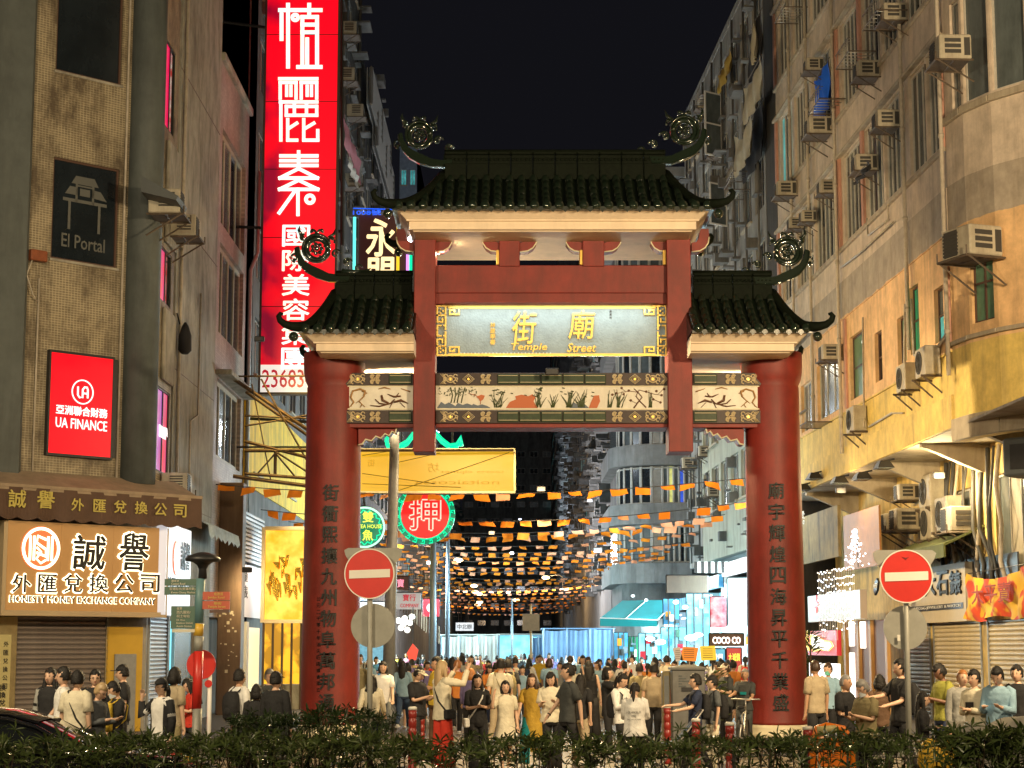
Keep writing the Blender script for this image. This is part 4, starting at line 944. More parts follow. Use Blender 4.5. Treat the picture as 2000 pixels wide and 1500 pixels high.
# ------------------------------------------------------------------ tall red sign
def FP(Y): return PL(0, Y, 1, 0)
def frect(x0, y0, x1, y1, Y): return FP(Y).rect(x0, y0, x1, y1)
M_redsign = emit('tall_red_sign', (.90, .0, .012), 1.0, (.13, .0, .02), .42, sample=True, sharp=(.46, .56))
def redmask():
    t = M_redsign.node_tree; N = t.nodes; L = t.links; mr = [n for n in N if n.type == 'MAP_RANGE'][0]; mx = [n for n in N if n.type == 'MIX'][0]; tc = [n for n in N if n.type == 'TEX_COORD'][0]
    sp = N.new('ShaderNodeSeparateXYZ'); L.new(tc.outputs['Object'], sp.inputs[0]); g_ = N.new('ShaderNodeMapRange'); L.new(sp.outputs[0], g_.inputs[0]); x0 = frect(516, 300, 656, 400, 60)[0]; g_.inputs[1].default_value = x0 + .35; g_.inputs[2].default_value = x0 + .95; g_.inputs[3].default_value = 1; g_.inputs[4].default_value = 0
    m_ = N.new('ShaderNodeMath'); m_.operation = 'MULTIPLY'; L.new(mr.outputs[0], m_.inputs[0]); L.new(g_.outputs[0], m_.inputs[1]); L.new(m_.outputs[0], mx.inputs[0])
redmask()
M_wsig = emit('sign_white_glow', (1, .93, .72), 1.25, (.55, .95, 1), .9)
M_signrim = mat('sign_rim_brown', (.05, .025, .02), .5)
s0, s1, _, _ = frect(516, 300, 656, 400, 60); zb = FP(60).hit(580, 712)[1]; zbb = FP(60).hit(580, 766)[1]
rs = thing('vertical_sign', 'towering red illuminated beauty salon sign with white characters hanging over the street', 'sign', (0, 60, 0))
P_box(rs, 'sign_face', M_redsign, s0, s1, 0, .35, zb, 27); P_box(rs, 'number_panel', emit('number_panel', (.85, .80, .72), .9, sample=True), s0, s1, 0, .35, zbb, zb - .01)
P_box(rs, 'sign_frame', M_signrim, s0 - .07, s0 - .003, -.03, .38, zbb, 27); P_box(rs, 'sign_frame', M_signrim, s1 + .003, s1 + .07, -.03, .38, zbb, 27); P_box(rs, 'sign_frame', M_signrim, s0 - .07, s1 + .07, -.03, .38, zbb - .07, zbb - .003)
def spx(nm, t, x0, y0, x1, y1, Y, m, par, y=-.02, th=.03, bold=.012, pY=None):
    a, c, z0, z1 = frect(x0, y0, x1, y1, Y); q = MB(); text(q, t, a, c, z0, z1, y, th, bold); return q.build(nm, m, par)
def zp(x, y): p = P(400 + x / 3, y / 3, 60); return (p.x, -.03, p.z)
def strokes(segs, rings, w=11.5):
    q = MB(); k = w / 3 * 61 / 3650
    for g_ in segs:
        for i in range(len(g_) - 1):
            a_, c_ = Vector(zp(*g_[i])), Vector(zp(*g_[i + 1])); d = (c_ - a_).normalized(); n_ = Vector((-d.z, 0, d.x)) * k; a_ -= d * k * .9; c_ += d * k * .9
            q.add([a_ + n_, a_ - n_, c_ - n_, c_ + n_, a_ + n_ + Vector((0, .03, 0)), a_ - n_ + Vector((0, .03, 0)), c_ - n_ + Vector((0, .03, 0)), c_ + n_ + Vector((0, .03, 0))], [(0, 1, 2, 3), (0, 4, 5, 1), (1, 5, 6, 2), (2, 6, 7, 3), (3, 7, 4, 0)])
    for x, y, r in rings: c_ = zp(x, y); q.ring(c_[0], c_[2], (r - 16) / 3 * 61 / 3650, (r + 6) / 3 * 61 / 3650, -.034, 0, 20)
    q.build('character', M_wsig, rs)
strokes([[(440, 60), (680, 60)], [(488, 28), (488, 392)], [(450, 84), (450, 230)], [(612, 28), (612, 100)], [(572, 392), (572, 100), (658, 100), (658, 392)], [(572, 145), (658, 145)], [(572, 190), (658, 190)], [(600, 230), (600, 380)], [(546, 393), (680, 393)]], [(530, 103, 22)])
strokes([[(438, 462), (658, 462)], [(442, 576), (442, 484), (535, 484), (535, 576)], [(565, 576), (565, 484), (656, 484), (656, 576)], [(480, 505), (480, 560)], [(505, 505), (505, 560)], [(600, 505), (600, 560)], [(625, 505), (625, 560)], [(442, 598), (658, 598)], [(446, 598), (446, 822)], [(478, 624), (656, 624), (656, 676), (478, 676), (478, 624)], [(525, 610), (525, 676)], [(596, 610), (596, 676)], [(486, 700), (486, 822), (540, 822)], [(494, 752), (540, 722)], [(580, 700), (580, 822), (662, 822), (662, 765)], [(590, 752), (640, 722)]], [], 9.5)
strokes([[(445, 914), (658, 914)], [(445, 942), (658, 942)], [(445, 970), (658, 970)], [(550, 890), (550, 985)], [(550, 988), (440, 1044), (660, 1044), (550, 988)], [(550, 1056), (438, 1110), (662, 1110), (550, 1056)], [(546, 1110), (546, 1258)], [(528, 1120), (436, 1248)]], [(616, 1168, 28)], 10)
for i, t in enumerate('國際美容集團'): spx('small_character', t, 552 - i * .4, 440 + i * 48, 605 - i * .4, 481 + i * 48, 60, M_wsig, rs, bold=.022)
M_redlet = emit('red_lettering', (.6, .0, .03), .6); spx('number', '236834', 512, 722, 612, 757, 60, M_redlet, rs, bold=.01)
for i in range(7): P_box(rs, 'panel_seam', M_redlet if False else flat('seam_dark_red', (.10, .0, .005)), s0, s1, -.004, -.001, zb + 1.9 + i * 2.3, zb + 1.925 + i * 2.3)
# supports of the tall sign
t = thing('sign_bracket', 'black steel outriggers tying the tall red sign back to the corner building', 'bracket', (0, 60.5, 0)); 
for (x0, y0, x1, y1) in ((430, 42, 660, 72), (465, 443, 665, 452), (650, 80, 668, 200), (668, 0, 668, 480)):
    a = P(x0, y0, 60.5); c = P(x1, y1, 60.5); q = MB(); q.rod((a.x, 0, a.z), (c.x, 0, c.z), .05); q.build('strut', M_black, t)
t = thing('sign_truss', 'rusty lattice truss bracing the yellow board behind the left pillar', 'truss', (0, 57, 0)); M_trs = mat('truss_steel', (.13, .085, .05), .6, .3, var=.3, vscale=6)
for (x0, y0, x1, y1, w_) in ((430, 722, 605, 842, .06), (452, 735, 620, 735, .03), (480, 765, 600, 850, .05), (478, 812, 602, 818, .03), (478, 832, 602, 812, .03), (478, 862, 605, 895, .05), (478, 880, 605, 880, .06), (478, 925, 605, 935, .05), (538, 880, 538, 930, .05), (538, 885, 580, 935, .03), (538, 885, 500, 930, .03), (510, 740, 600, 900, .03), (492, 750, 530, 940, .02), (455, 930, 605, 950, .06), (535, 880, 605, 925, .03), (600, 880, 1003, 880, .04)):
    a = P(x0, y0, 57); c = P(x1, y1, 57.4); q = MB(); q.rod((a.x, 0, a.z), (c.x, .3, c.z), w_); q.build('strut', M_trs, t)
# ------------------------------------------------------------------ yellow board, pawn sign, tea house sign, tall neon box
M_yboard = emit('yellow_board_glow', (.86, .52, .02), .62, (.78, .42, .02), .5, sample=True)  # emission stands in for street lamp light falling on the board
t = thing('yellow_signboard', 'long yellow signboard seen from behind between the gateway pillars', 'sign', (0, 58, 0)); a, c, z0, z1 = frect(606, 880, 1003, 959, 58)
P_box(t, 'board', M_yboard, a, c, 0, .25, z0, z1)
for nm, q in (('top', (a - .05, c + .05, -.04, .3, z1 + .003, z1 + .07)), ('bottom', (a - .05, c + .05, -.04, .3, z0 - .07, z0 - .003)), ('end', (c + .003, c + .07, -.04, .3, z0, z1))): P_box(t, 'edge_trim', M_brass, *q)
M_ghost = mat('board_ghost_lines', (.74, .46, .03), .6)
for x in (765, 800): pass
for (x0, x1, y0, y1, tx) in ((718, 732, 897, 911, '街'), (835, 858, 904, 922, '坊'), (860, 985, 918, 926, 'teerts elpmet'), (810, 975, 938, 946, 'noitaicossa')):
    A, C, Z0, Z1 = frect(x0, y0, x1, y1, 58); q = MB(); text(q, tx, C, A, Z0, Z1, -.006, .005, 0); q.build('ghost_lettering', M_ghost, t)
for (x0, y0, x1, y1) in ((708, 890, 770, 880), (770, 905, 860, 885), (780, 958, 995, 884), (708, 925, 850, 945), (708, 945, 900, 952)):
    A = P(x0, y0, 58); C = P(x1, y1, 58); q = MB(); q.rod((A.x, -.06, A.z), (C.x, -.06, C.z), .008); q.build('stay_wire', M_black, t)
M_ngreen = emit('neon_green', (.0, .85, .42), 1.1); M_nred = emit('neon_red_disc', (.95, .015, .02), 1.0, sample=True); M_npink = emit('neon_pink_white', (1, .62, .5), 1.3); M_ngdk = emit('neon_green_plate', (.0, .22, .12), .8)
t = thing('pawnshop_sign', 'round red neon pawnshop sign with a green key-pattern ring below the yellow board', 'sign', (0, 62, 0))
cx, cz = P(830, 1004, 62).x, P(830, 1004, 62).z; k = 1 / (3650 / 62.9)
q = MB(); q.disc(cx, cz, 46 * k, -.0, .2, 40); q.build('disc', M_nred, t); q = MB(); q.ring(cx, cz, 47 * k, 58 * k, .02, .2, 40); q.build('ring_plate', M_ngdk, t)
q = MB(); n = 22
for i in range(n):
    a0 = 2 * math.pi * i / n; da = 2 * math.pi / n; f = lambda a, r: (cx + r * k * math.cos(a), -.03, cz + r * k * math.sin(a))
    q.tube([f(a0, 57), f(a0 + .45 * da, 57), f(a0 + .45 * da, 51), f(a0 + .2 * da, 51), f(a0 + .2 * da, 53.5)], .022, 4, True, False)
for rr_ in (48.5,): q.tube([(cx + rr_ * k * math.cos(2 * math.pi * i / 40), -.03, cz + rr_ * k * math.sin(2 * math.pi * i / 40)) for i in range(41)], .02, 4)
q.build('key_pattern_tube', M_ngreen, t)
q = MB(); text(q, '押', cx - .5, cx + .5, cz - .52, cz + .52, -.05, .03, .055); q.build('character', M_npink, t); q = MB(); text(q, '押', cx - .5, cx + .5, cz - .52, cz + .52, -.08, .02, .004); q.build('character_inner', M_nred, t)
bat = [(757, 846), (755, 862), (760, 874), (778, 872), (796, 862), (808, 846), (830, 842), (852, 846), (862, 858), (878, 870), (893, 868), (899, 853), (902, 872)]
q = MB(); q.tube([(P(x, y, 62).x, -.05, P(x, y, 62).z) for x, y in bat], .07, 6); q.tube([(P(x, y + 6, 62).x, -.03, P(x, y + 6, 62).z) for x, y in bat[:-1]], .05, 6); q.build('bat_tube', M_ngreen, t)
q = MB(); q.tube([(cx - .8, .1, cz + 1), (cx - .8, .1, 9.3), (-8.9, .1, 9.6)], .05, 6); q.tube([(cx + .9, .1, cz + .9), (cx + .9, .1, 9.3), (cx - .8, .1, 9.3)], .05, 6); q.build('hanger', M_black, t)
t = thing('tea_house_sign', 'round green neon tea house sign beside the left pillar', 'sign', (0, 60, 0)); cx, cz = P(712, 1030, 60).x, P(712, 1030, 60).z; k = 60.9 / 3650
M_ny = emit('neon_yellow', (.85, .95, .1), 1.1); q = MB(); q.disc(cx, cz, 38 * k, 0, .2, 36); q.build('disc', M_ngdk, t)
q = MB(); q.tube([(cx + 38 * k * math.cos(2 * math.pi * i / 40), -.03, cz + 38 * k * math.sin(2 * math.pi * i / 40)) for i in range(41)], .035, 5); q.build('ring_tube', emit('neon_mint', (.5, 1, .75), 1.3), t)
q = MB(); q.tube([(cx + (31 + 2.5 * math.sin(i * 1.6)) * k * math.cos(2 * math.pi * i / 64), -.03, cz + (31 + 2.5 * math.sin(i * 1.6)) * k * math.sin(2 * math.pi * i / 64)) for i in range(65)], .02, 4); q.build('wave_tube', M_ngreen, t)
for ch, dx, dz in (('雙', .11, .33), ('魚', .11, -.25), ('金', -.3, .33), ('鳳', -.3, -.25)): q = MB(); text(q, ch, cx + dx - .17, cx + dx + .17, cz + dz - .17, cz + dz + .17, -.05, .03, .02); q.build('character', M_ny, t)
q = MB(); text(q, 'WU TEA HOUSE', cx - .5, cx + .55, cz - .03, cz + .09, -.05, .03, .02); q.build('lettering', M_ny, t); q = MB(); q.rod((cx, .1, cz + .6), (cx - .3, .1, cz + 2.6), .03); q.rod((cx - .3, .1, cz + 2.6), (-8.9, .1, cz + 2.6), .03); q.build('hanger', M_black, t)
M_nw = emit('neon_warm_white', (1, .82, .42), 1.3); M_nbox = mat('neon_box_maroon', (.05, .02, .03), .6); M_ncy = emit('neon_cyan', (.15, .95, .85), 1.2); M_nblue = emit('neon_blue', (.01, .12, 1), 1.2); M_nvio = emit('neon_violet', (.75, .3, 1), 1.4); M_nyel = emit('neon_amber', (1, .7, .03), 1.0)
t = thing('vertical_neon_sign', 'tall neon sign with warm white characters between left column and side roof', 'sign', (0, 66, 0)); a, c, z0, z1 = frect(694, 420, 812, 726, 66)
P_box(t, 'sign_box', M_nbox, a + .1, c, 0, .5, z0, z1)
for i, ch in enumerate('永盟大當'): spx('character', ch, 716, 428 + i * 75, 772, 500 + i * 75, 66, M_nw, t, bold=.03)
for x, m in ((693, M_ncy), (778, M_nyel), (803, M_ngreen), (797, M_nvio)):
    q = MB(); q.tube([(P(x, 430, 66).x, -.1, z1 - .1), (P(x, 500, 66).x, -.1, z0)], .055, 6); q.build('neon_tube', m, t)
q = MB(); A, C, Z0, Z1 = frect(690, 411, 768, 421, 66); text(q, '1008號', A, A + 1.0, Z0, Z1, -.1, .03, .02); q.tube([(A, -.08, Z1 + .06), (C, -.08, Z1 + .02)], .02, 4); q.build('blue_lettering', M_nblue, t)
# ------------------------------------------------------------------ money exchange canopy and signboards (left)
M_can = mat('canopy_brown', (.085, .045, .028), .7, var=.15, vscale=3, bump=.2, bscale=10); M_cantop = mat('canopy_tan', (.30, .23, .16), .8, var=.2, vscale=3)
M_cgold = mat('canopy_gold_print', (.50, .42, .10), .6)
CA = LC.off(1.25); a1 = CA.hit(394, 980)[0]; zt, zm, zb_ = CA.hit(200, 945)[1], CA.hit(200, 962)[1], CA.hit(200, 1022)[1]; t = onpl('awning', 'brown scalloped awning with gold money exchange characters over the corner shop', 'awning', CA)
q = MB(); q.loft([[(-7, 0, zm), (-7, 1.2, zm + .5), (-7, 1.2, zm + .42), (-7, .0, zm - .06)], [(a1, 0, zm), (a1, 1.2, zm + .5), (a1, 1.2, zm + .42), (a1, 0, zm - .06)]], True, False); q.build('canopy_top', M_cantop, t)
q = MB(); N_ = 96; v = []; f = []
for i in range(N_ + 1):
    x = -7 + (a1 + 7) * i / N_; ph = (x * 2.1) % 1; dz = .07 * abs(math.sin(math.pi * ph)); v += [(x, .012 * math.sin(x * 9), zm), (x, .03 * math.sin(x * 7), (zb_ + .05) - dz), (x, .03 * math.sin(x * 7) + .02, (zb_ + .05) - dz), (x, .02, zm)]
for i in range(N_):
    b_ = i * 4; f += [(b_, b_ + 1, b_ + 5, b_ + 4), (b_ + 1, b_ + 2, b_ + 6, b_ + 5), (b_ + 2, b_ + 3, b_ + 7, b_ + 6)]
q.add(v, f); q.build('scalloped_valance', M_can, t)
q = MB(); q.box(-7, a1 + .01, -.02, .02, zm, zm + .07); q.build('canopy_rail', M_cantop, t)
def ptext(nm, pl, par, tx, px0, py0, px1, py1, m, y=-.02, th=.015, bold=.01, sl=0):
    A, C, Z0, Z1 = pl.rect(px0, py0, px1, py1); q = MB(); text(q, tx, A, C, Z0, Z1, y, th, bold, None, sl); return q.build(nm, m, par)
for ch, x, y, s_ in (('誠', 32, 974, 34), ('譽', 88, 976, 34), ('外', 150, 986, 24), ('匯', 193, 988, 24), ('兌', 233, 990, 24), ('換', 274, 992, 24), ('公', 312, 995, 24), ('司', 350, 998, 24)):
    ptext('character', CA, t, ch, x - s_ / 2, y - s_ / 2, x + s_ / 2, y + s_ / 2, M_cgold, y=-.045, bold=.02)
SB_ = LC.off(.95); a, c, z0, z1 = SB_.rect(8, 1000, 320, 1204); z1 = zb_ - .02; a = -4.9
M_board = emit('gold_brown_signboard', (.52, .27, .085), .52, (.44, .21, .06), .6, sample=True); M_rimlit = mat('signboard_bevel', (.72, .58, .38), .3, .5)
t = onpl('signboard', 'glowing bronze signboard of the money exchange with backlit characters and round emblem', 'sign', SB_)
sw_ = (c - a) / 3
a = SB_.hit(12, 1100)[0]; sw_ = (c - a) / 3
for i in range(3): P_box(t, 'board_panel', M_board, a + i * sw_ + .004, a + (i + 1) * sw_ - .004, .03, .15, z0 + .12, z1)
P_box(t, 'signboard_box', M_rimlit, a - .1, c + .1, .16, .9, z0, z1); 
q = MB(); q.prism([(a - .1, z0 - .0), (c + .1, z0 - .0), (c, z0 + .12), (a, z0 + .12)], -.03, .15); q.build('bevel', M_rimlit, t); q = MB(); q.prism([(c + .003, z0 + .12), (c + .1, z0 + .003), (c + .1, z1), (c + .003, z1)], -.03, .15); q.build('bevel', M_rimlit, t); q = MB(); q.prism([(a - .1, z0 + .003), (a - .003, z0 + .12), (a - .003, z1), (a - .1, z1)], -.03, .15); q.build('bevel', M_rimlit, t)
M_halo = emit('letter_halo', (1, .90, .60), 3.2, sample=True); M_redhalo = emit('emblem_halo', (1, .16, .05), 1.0)
def halo(ch, x0, y0, x1, y1, bold=.01, h=.05, nm='character', sl=0):
    g_ = 1.5 if len(ch) == 1 else .5
    ptext(nm + '_halo', SB_, t, ch, x0 - g_, y0 - g_, x1 + g_, y1 + g_, M_halo, y=.005, th=.01, bold=bold + h, sl=sl); ptext(nm, SB_, t, ch, x0, y0, x1, y1, M_ink, y=-.03, th=.02, bold=bold, sl=sl)
halo('誠', 141, 1046, 203, 1112, .02, .03, sl=.06); halo('譽', 232, 1042, 288, 1114, .02, .03, sl=.04)
for i, ch in enumerate('外匯兌換公司'): halo(ch, 24 + i * 50, 1122, 60 + i * 50, 1157, .012, .04)
halo('HONESTY MONEY EXCHANGE COMPANY', 19, 1166, 303, 1178, .005, .05, 'lettering')
ccx, ccz = SB_.hit(80, 1071); r_ = .50
q = MB(); q.disc(ccx, ccz, r_, .004, .03, 40); q.build('emblem_glow', M_redhalo, t); q = MB(); q.ring(ccx, ccz, r_ * .84, r_ * .97, -.02, .0, 36); q.build('emblem_ring', M_halo, t)
q = MB()
for dx in (-.28, -.18, .18, .28): q.box(ccx + dx - .025, ccx + dx + .025, -.02, 0, ccz - .28, ccz + .28)
q.tube([(ccx + .13, -.02, ccz + .2), (ccx - .1, -.02, ccz + .28), (ccx - .12, -.02, ccz + .12), (ccx + .12, -.02, ccz - .02), (ccx + .12, -.02, ccz - .18), (ccx - .12, -.02, ccz - .1)], .03, 4); q.tube([(ccx - .12, -.02, ccz + .02), (ccx + .0, -.02, ccz - .08), (ccx - .12, -.02, ccz - .24), (ccx + .0, -.02, ccz - .34), (ccx + .13, -.02, ccz - .26)], .025, 4); q.build('emblem_mark', M_halo, t)
M_slat = mat('steel_slat', (.34, .30, .28), .35, .6, var=.12, vscale=3); M_slatw = mat('pale_slat', (.55, .56, .60), .5, .2, var=.1); M_slaty = mat('cream_slat', (.60, .50, .32), .5, .1, var=.1, vscale=4)
shutter('roller_shutter', 'grey steel roller shutter under the bronze money exchange signboard', LC, -3.6, -1.15, 0, 2.75, M_slat, .0, n=24)
shutter('roller_shutter', 'pale roller shutter round the corner beside the yellow panel', LS, .3, 2.7, 0, 2.9, M_slatw, .0, n=28)
SW = LS.off(.6); t = onpl('signboard', 'white side signboard with red emblem behind the street name post', 'sign', SW); a, c, z0, z1 = SW.rect(324, 1028, 372, 1203)
M_wsign = emit('white_lit_board', (.82, .78, .80), .62, sample=True); P_box(t, 'board', M_wsign, a, c, 0, .25, z0, z1); ccx, ccz = SW.hit(343, 1090); q = MB(); q.disc(ccx, ccz, .42, -.03, -.003, 32); q.build('emblem', M_redhalo, t)
ptext('lettering', SW, t, '誠譽', 352, 1060, 370, 1115, M_ink, y=-.03); ptext('lettering', SW, t, '外匯兌換公司', 326, 1130, 370, 1150, M_ink, y=-.03)
t = onpl('fabric_awning', 'small pale blue frayed fabric awning beside the concrete wall', 'awning', LS.off(.0)); M_fab = mat('pale_blue_cloth', (.42, .50, .54), .9, var=.2, vscale=6)
a, c, z0, z1 = LS.rect(352, 1012, 416, 1062); q = MB(); v = []; n = 24
for i in range(n + 1):
    x = a + (c - a) * i / n; v += [(x, -.02, z1), (x, -.75 + .05 * math.sin(i * 1.3), z1 - .35), (x, -.8 + .05 * math.sin(i * 1.3), z0 + .12 * (i % 2))]
q.add(v, [(i * 3 + j, i * 3 + 3 + j, i * 3 + 4 + j, i * 3 + 1 + j) for i in range(n) for j in range(2)], True); q.build('cloth', M_fab, t)
M_cyl = emit('cyan_shop_light', (.25, .85, 1), 1.1, sample=True); t = onpl('shop_window', 'cyan lit shop window between the pale shutter and the brown pier', 'shop window', LS); P_box(t, 'lit_glass', M_cyl, 3.3, 4.0, .1, .15, .5, 2.7); P_box(t, 'tinted_glass', M_glass2, 4.05, 7.1, .1, .15, .5, 2.7); P_box(t, 'window_post', M_grey, 3.98, 4.06, .02, .1, .4, 2.75)
# second shop: louvre, hanging sign, gold lit fascia and doors
L2 = LS.off(.35); t = onpl('louvre_panel', 'metal louvre panel above the narrow white sign past the brown pier', 'louvre', L2); a, c, z0, z1 = L2.rect(466, 1002, 514, 1100)
for i in range(12): P_box(t, 'louvre_blade', M_grey, a, c, -.04, .02, z0 + (z1 - z0) * i / 12, z0 + (z1 - z0) * (i + .55) / 12)
P_box(t, 'louvre_back', M_black, a, c, .03, .08, z0, z1)
t = onpl('signboard', 'narrow white sign with two black characters past the brown pier', 'sign', L2); a, c, z0, z1 = L2.rect(463, 1106, 516, 1206); P_box(t, 'board', emit('white_board_dim', (.72, .68, .66), .42), a, c, -.02, .06, z0, z1)
ptext('character', L2, t, '鐘', 468, 1112, 482, 1135, M_ink, y=-.04); ptext('character', L2, t, '錶', 468, 1143, 482, 1168, M_ink, y=-.04)
M_ygl = emit('golden_shop_light', (1, .40, .01), 1.2, (1, .70, .10), 1.6, sample=True, sharp=(.4, .6)); M_gfoil = mat('gold_foil', (.85, .55, .08), .25, .9, bump=.8, bscale=9)
t = thing('goldsmith_shop', 'golden glowing bay of a goldsmith shop with leafy decoration behind the left pillar', 'shop', (0, 62, 0)); a, c, z0, z1 = frect(518, 1036, 612, 1210, 62)
P_box(t, 'lit_fascia', M_ygl, a, c, 0, .3, z0, z1); P_box(t, 'fascia_surround', M_rimlit, a - .12, a - .003, -.15, .4, z0 - .1, z1 + .1); P_box(t, 'fascia_surround', M_rimlit, a, c, -.25, .3, z1 + .003, z1 + .12); P_box(t, 'fascia_surround', M_rimlit, a, c, -.1, .3, z0 - .12, z0 - .003)
r3 = random.Random(4)
for i in range(46):
    x = a + .1 + (c - a - .2) * r3.random(); z = z0 + .6 + r3.random() * 1.2; h_ = r3.uniform(.2, .5); q = MB(); q.loft([[(x, -.05, z), (x + .05, -.04, z), (x + .02, -.08, z)], [(x + r3.uniform(-.2, .2), -.05, z + h_), (x + .03, -.04, z + h_ * .9), (x + .01, -.08, z + h_)]], True, False); q.build('gold_leaf', M_gfoil, t)
a, c, z0, z1 = frect(512, 1216, 604, 1336, 62); emit('gold_glass', (1, .55, .03), 1.0, (.22, .11, .01), 1.6, sharp=(.42, .56), sample=True); n = 5
for i in range(n):
    x0_ = a + (c - a) * i / n; P_box(t, 'door_post', M_pier, x0_, x0_ + .07, -.05, .1, 0, z1); P_box(t, 'gold_glass', MATS['gold_glass'], x0_ + .072, x0_ + (c - a) / n - .003, 0, .06, z0, z1 - .02); P_box(t, 'stall_riser', M_lbconc, x0_ + .072, x0_ + (c - a) / n - .003, -.02, .1, 0, z0 - .01)
a, c, z0, z1 = LS.off(.1).rect(462, 1225, 508, 1420); t = onpl('lit_entrance', 'bright cream entrance beside the brown pier', 'doorway', LS.off(.1)); P_box(t, 'lit_doorway', emit('doorway_glow', (.95, .72, .30), .75, sample=True), a + .8, c, .05, .1, 0, z1); P_box(t, 'door_surround', M_white, a, a + .5, -.3, .1, 0, z1 + .15); P_box(t, 'door_reveal', M_black, a + .5, a + .8, -.1, .1, 0, z1)
b_ = onpl('yellow_lit_band', 'wall band behind the lattice truss, yellow light in its colour', 'wall', LS.off(.05), 0, 0); P_box(b_, 'wall', mat('yellow_lit_wall', (.80, .50, .035), .8, var=.2, vscale=1.5, stain=(.16, .11, .05), samt=.6), 15.7, 42, 0, .045, 7.4, 10.7)  # yellow light on the tenement's lower front put into this colour
# ------------------------------------------------------------------ signs down the left of the street
def panel(nm, label, x0, y0, x1, y1, Y, m, txt=None, mt_=None, cat='sign', th=.12, bold=.02, group=None):
    a, c, z0, z1 = frect(x0, y0, x1, y1, Y); t = thing(nm, label, cat, (0, Y, 0), 0, group); P_box(t, 'panel', m, a, c, 0, th, z0, z1, .01)
    q = MB(); q.rod((a - .02, .06, z1 + .02), (c + .02, .06, z1 + .02), .02); q.rod((a - .02, .06, z0), (a - .02, .06, z1), .02); q.rod((c + .02, .06, z0), (c + .02, .06, z1), .02); q.build('panel_frame', M_black, t)
    if txt:
        n = len(txt)
        for i, (tx, u0, v0, u1, v1) in enumerate(txt): q = MB(); text(q, tx, a + (c - a) * u0, a + (c - a) * u1, z0 + (z1 - z0) * v0, z0 + (z1 - z0) * v1, -.02, .018, bold); q.build('lettering', mt_, t)
    return t
panel('hanging_sign', 'white jewellery company sign with red letters behind the no entry sign', 772, 1158, 822, 1190, 72, emit('pale_sign', (.55, .52, .50), .5), [('寶行', .3, .5, .8, .92), ('COMPANY', .2, .12, .92, .34)], M_redlet)
panel('hanging_sign', 'pink neon sign fragment above the white jewellery sign', 752, 1126, 798, 1152, 70, mat('dark_pink_board', (.10, .05, .07), .6), [('金寶', .2, .2, .8, .8)], emit('neon_pink', (1, .3, .45), 1.1))
t = panel('hanging_sign', 'square red lightbox with a white disc hanging beside the blue lamp post', 826, 1170, 858, 1204, 84, emit('crimson_lightbox', (.85, .02, .05), 1.0)); A, C, Z0, Z1 = frect(826, 1170, 858, 1204, 84); q = MB(); q.disc((A + C) / 2, (Z0 + Z1) / 2, .2, -.03, -.003, 20); q.build('white_disc', M_wlet, t)
panel('hanging_sign', 'small white sign with scribbled letters far down the street', 890, 1216, 925, 1232, 150, emit('pale_sign2', (.55, .6, .62), .55), [('中北辦', .1, .2, .9, .8)], M_ink)
panel('hanging_sign', 'white lit shop panel between left pillar and the no entry sign', 702, 1176, 756, 1214, 70, emit('cool_white_panel', (.85, .95, 1), 1.1, sample=True))
panel('lit_shop', 'pale cyan corrugated lit shop front behind the left no entry pole', 700, 1224, 760, 1290, 72, emit('cyan_front', (.22, .55, .72), .75, (.12, .35, .5), 8, sample=True), cat='shop front')
t = thing('fringe_awning', 'tan and brown fringed awning stepping down the left side of the street', 'awning', (0, 74, 0))
for i in range(18):
    x = 776 + i * 3; y = 1160 + i * 3.2; A, C, Z0, Z1 = frect(x, y, x + 2.6, y + 28 + i * .8, 74); P_box(t, 'awning_strip', M_can if i < 5 or i % 4 == 0 else M_cantop, A, C, i * .9, i * .9 + .05, Z0, Z1)
t = thing('globe_lamps', 'cluster of white globe lamps on the left shop', 'lamp', (0, 71, 0)); M_globe = emit('globe_white', (1, .97, .88), 1.6, sample=True)
for i, (x, y) in enumerate(((778, 1212), (790, 1208), (800, 1216), (782, 1226), (794, 1230), (803, 1204), (786, 1218))): p = P(x, y, 71); q = MB(); q.ball((p.x, i * .12, p.z), .12, 10, 7); q.build('globe', M_globe, t)
t = thing('paper_lantern', 'red festive hanging ornament beside the globe lamps', 'ornament', (P(806, 1275, 66).x, 66, P(806, 1275, 66).z)); q = MB(); q.prism([(-.2, 0), (0, .32), (.2, .1), (.12, -.25), (-.12, -.3)], -.05, .05); q.build('ornament_body', emit('red_ornament', (.9, .08, .05), .8), t); q = MB(); q.rod((0, 0, .3), (0, 0, 1.6), .012); q.build('cord', M_black, t)
# ------------------------------------------------------------------ poles and street lamps
M_poleb = mat('pole_blue_grey', (.22, .28, .34), .45, .4)
def pole(label, px, Y, ztop, r, m, cat='pole', lean=0):
    x = GX(px, Y); t = thing('lamp_post', label, cat, (x, Y, 0)); q = MB(); q.tube([(0, 0, 0), (lean * .5, 0, ztop / 2), (lean, 0, ztop)], [r * 1.15, r, r * .8], 10); q.build('pole', m, t)
    q = MB(); q.lathe(0, 0, [(r * 1.7, 0), (r * 1.7, .5), (r * 1.2, .6)], 10); q.build('pole_base', m, t); return t
pole('thick grey steel column just right of the left pillar', 758, 46, 7.45, .14, M_grey, lean=.12)
t = pole('blue lamp post below the red pawnshop sign', 845, 70, 6.2, .13, M_poleb); pole('thin grey lamp post right of the blue one', 874, 80, 7.5, .09, M_poleb)
t = pole('slim pole carrying a square sign seen from behind before the blue tarpaulin', 1037, 62, 3.4, .04, M_cream); P_box(t, 'sign_back', M_grey, -.28, .28, -.05, -.03, 2.55, 3.1)
pole('thin pole standing against the far blue tarpaulin', 1000, 84, 4.2, .05, M_poleb)
M_sod = emit('sodium_bulb', (1, .74, .34), 6)
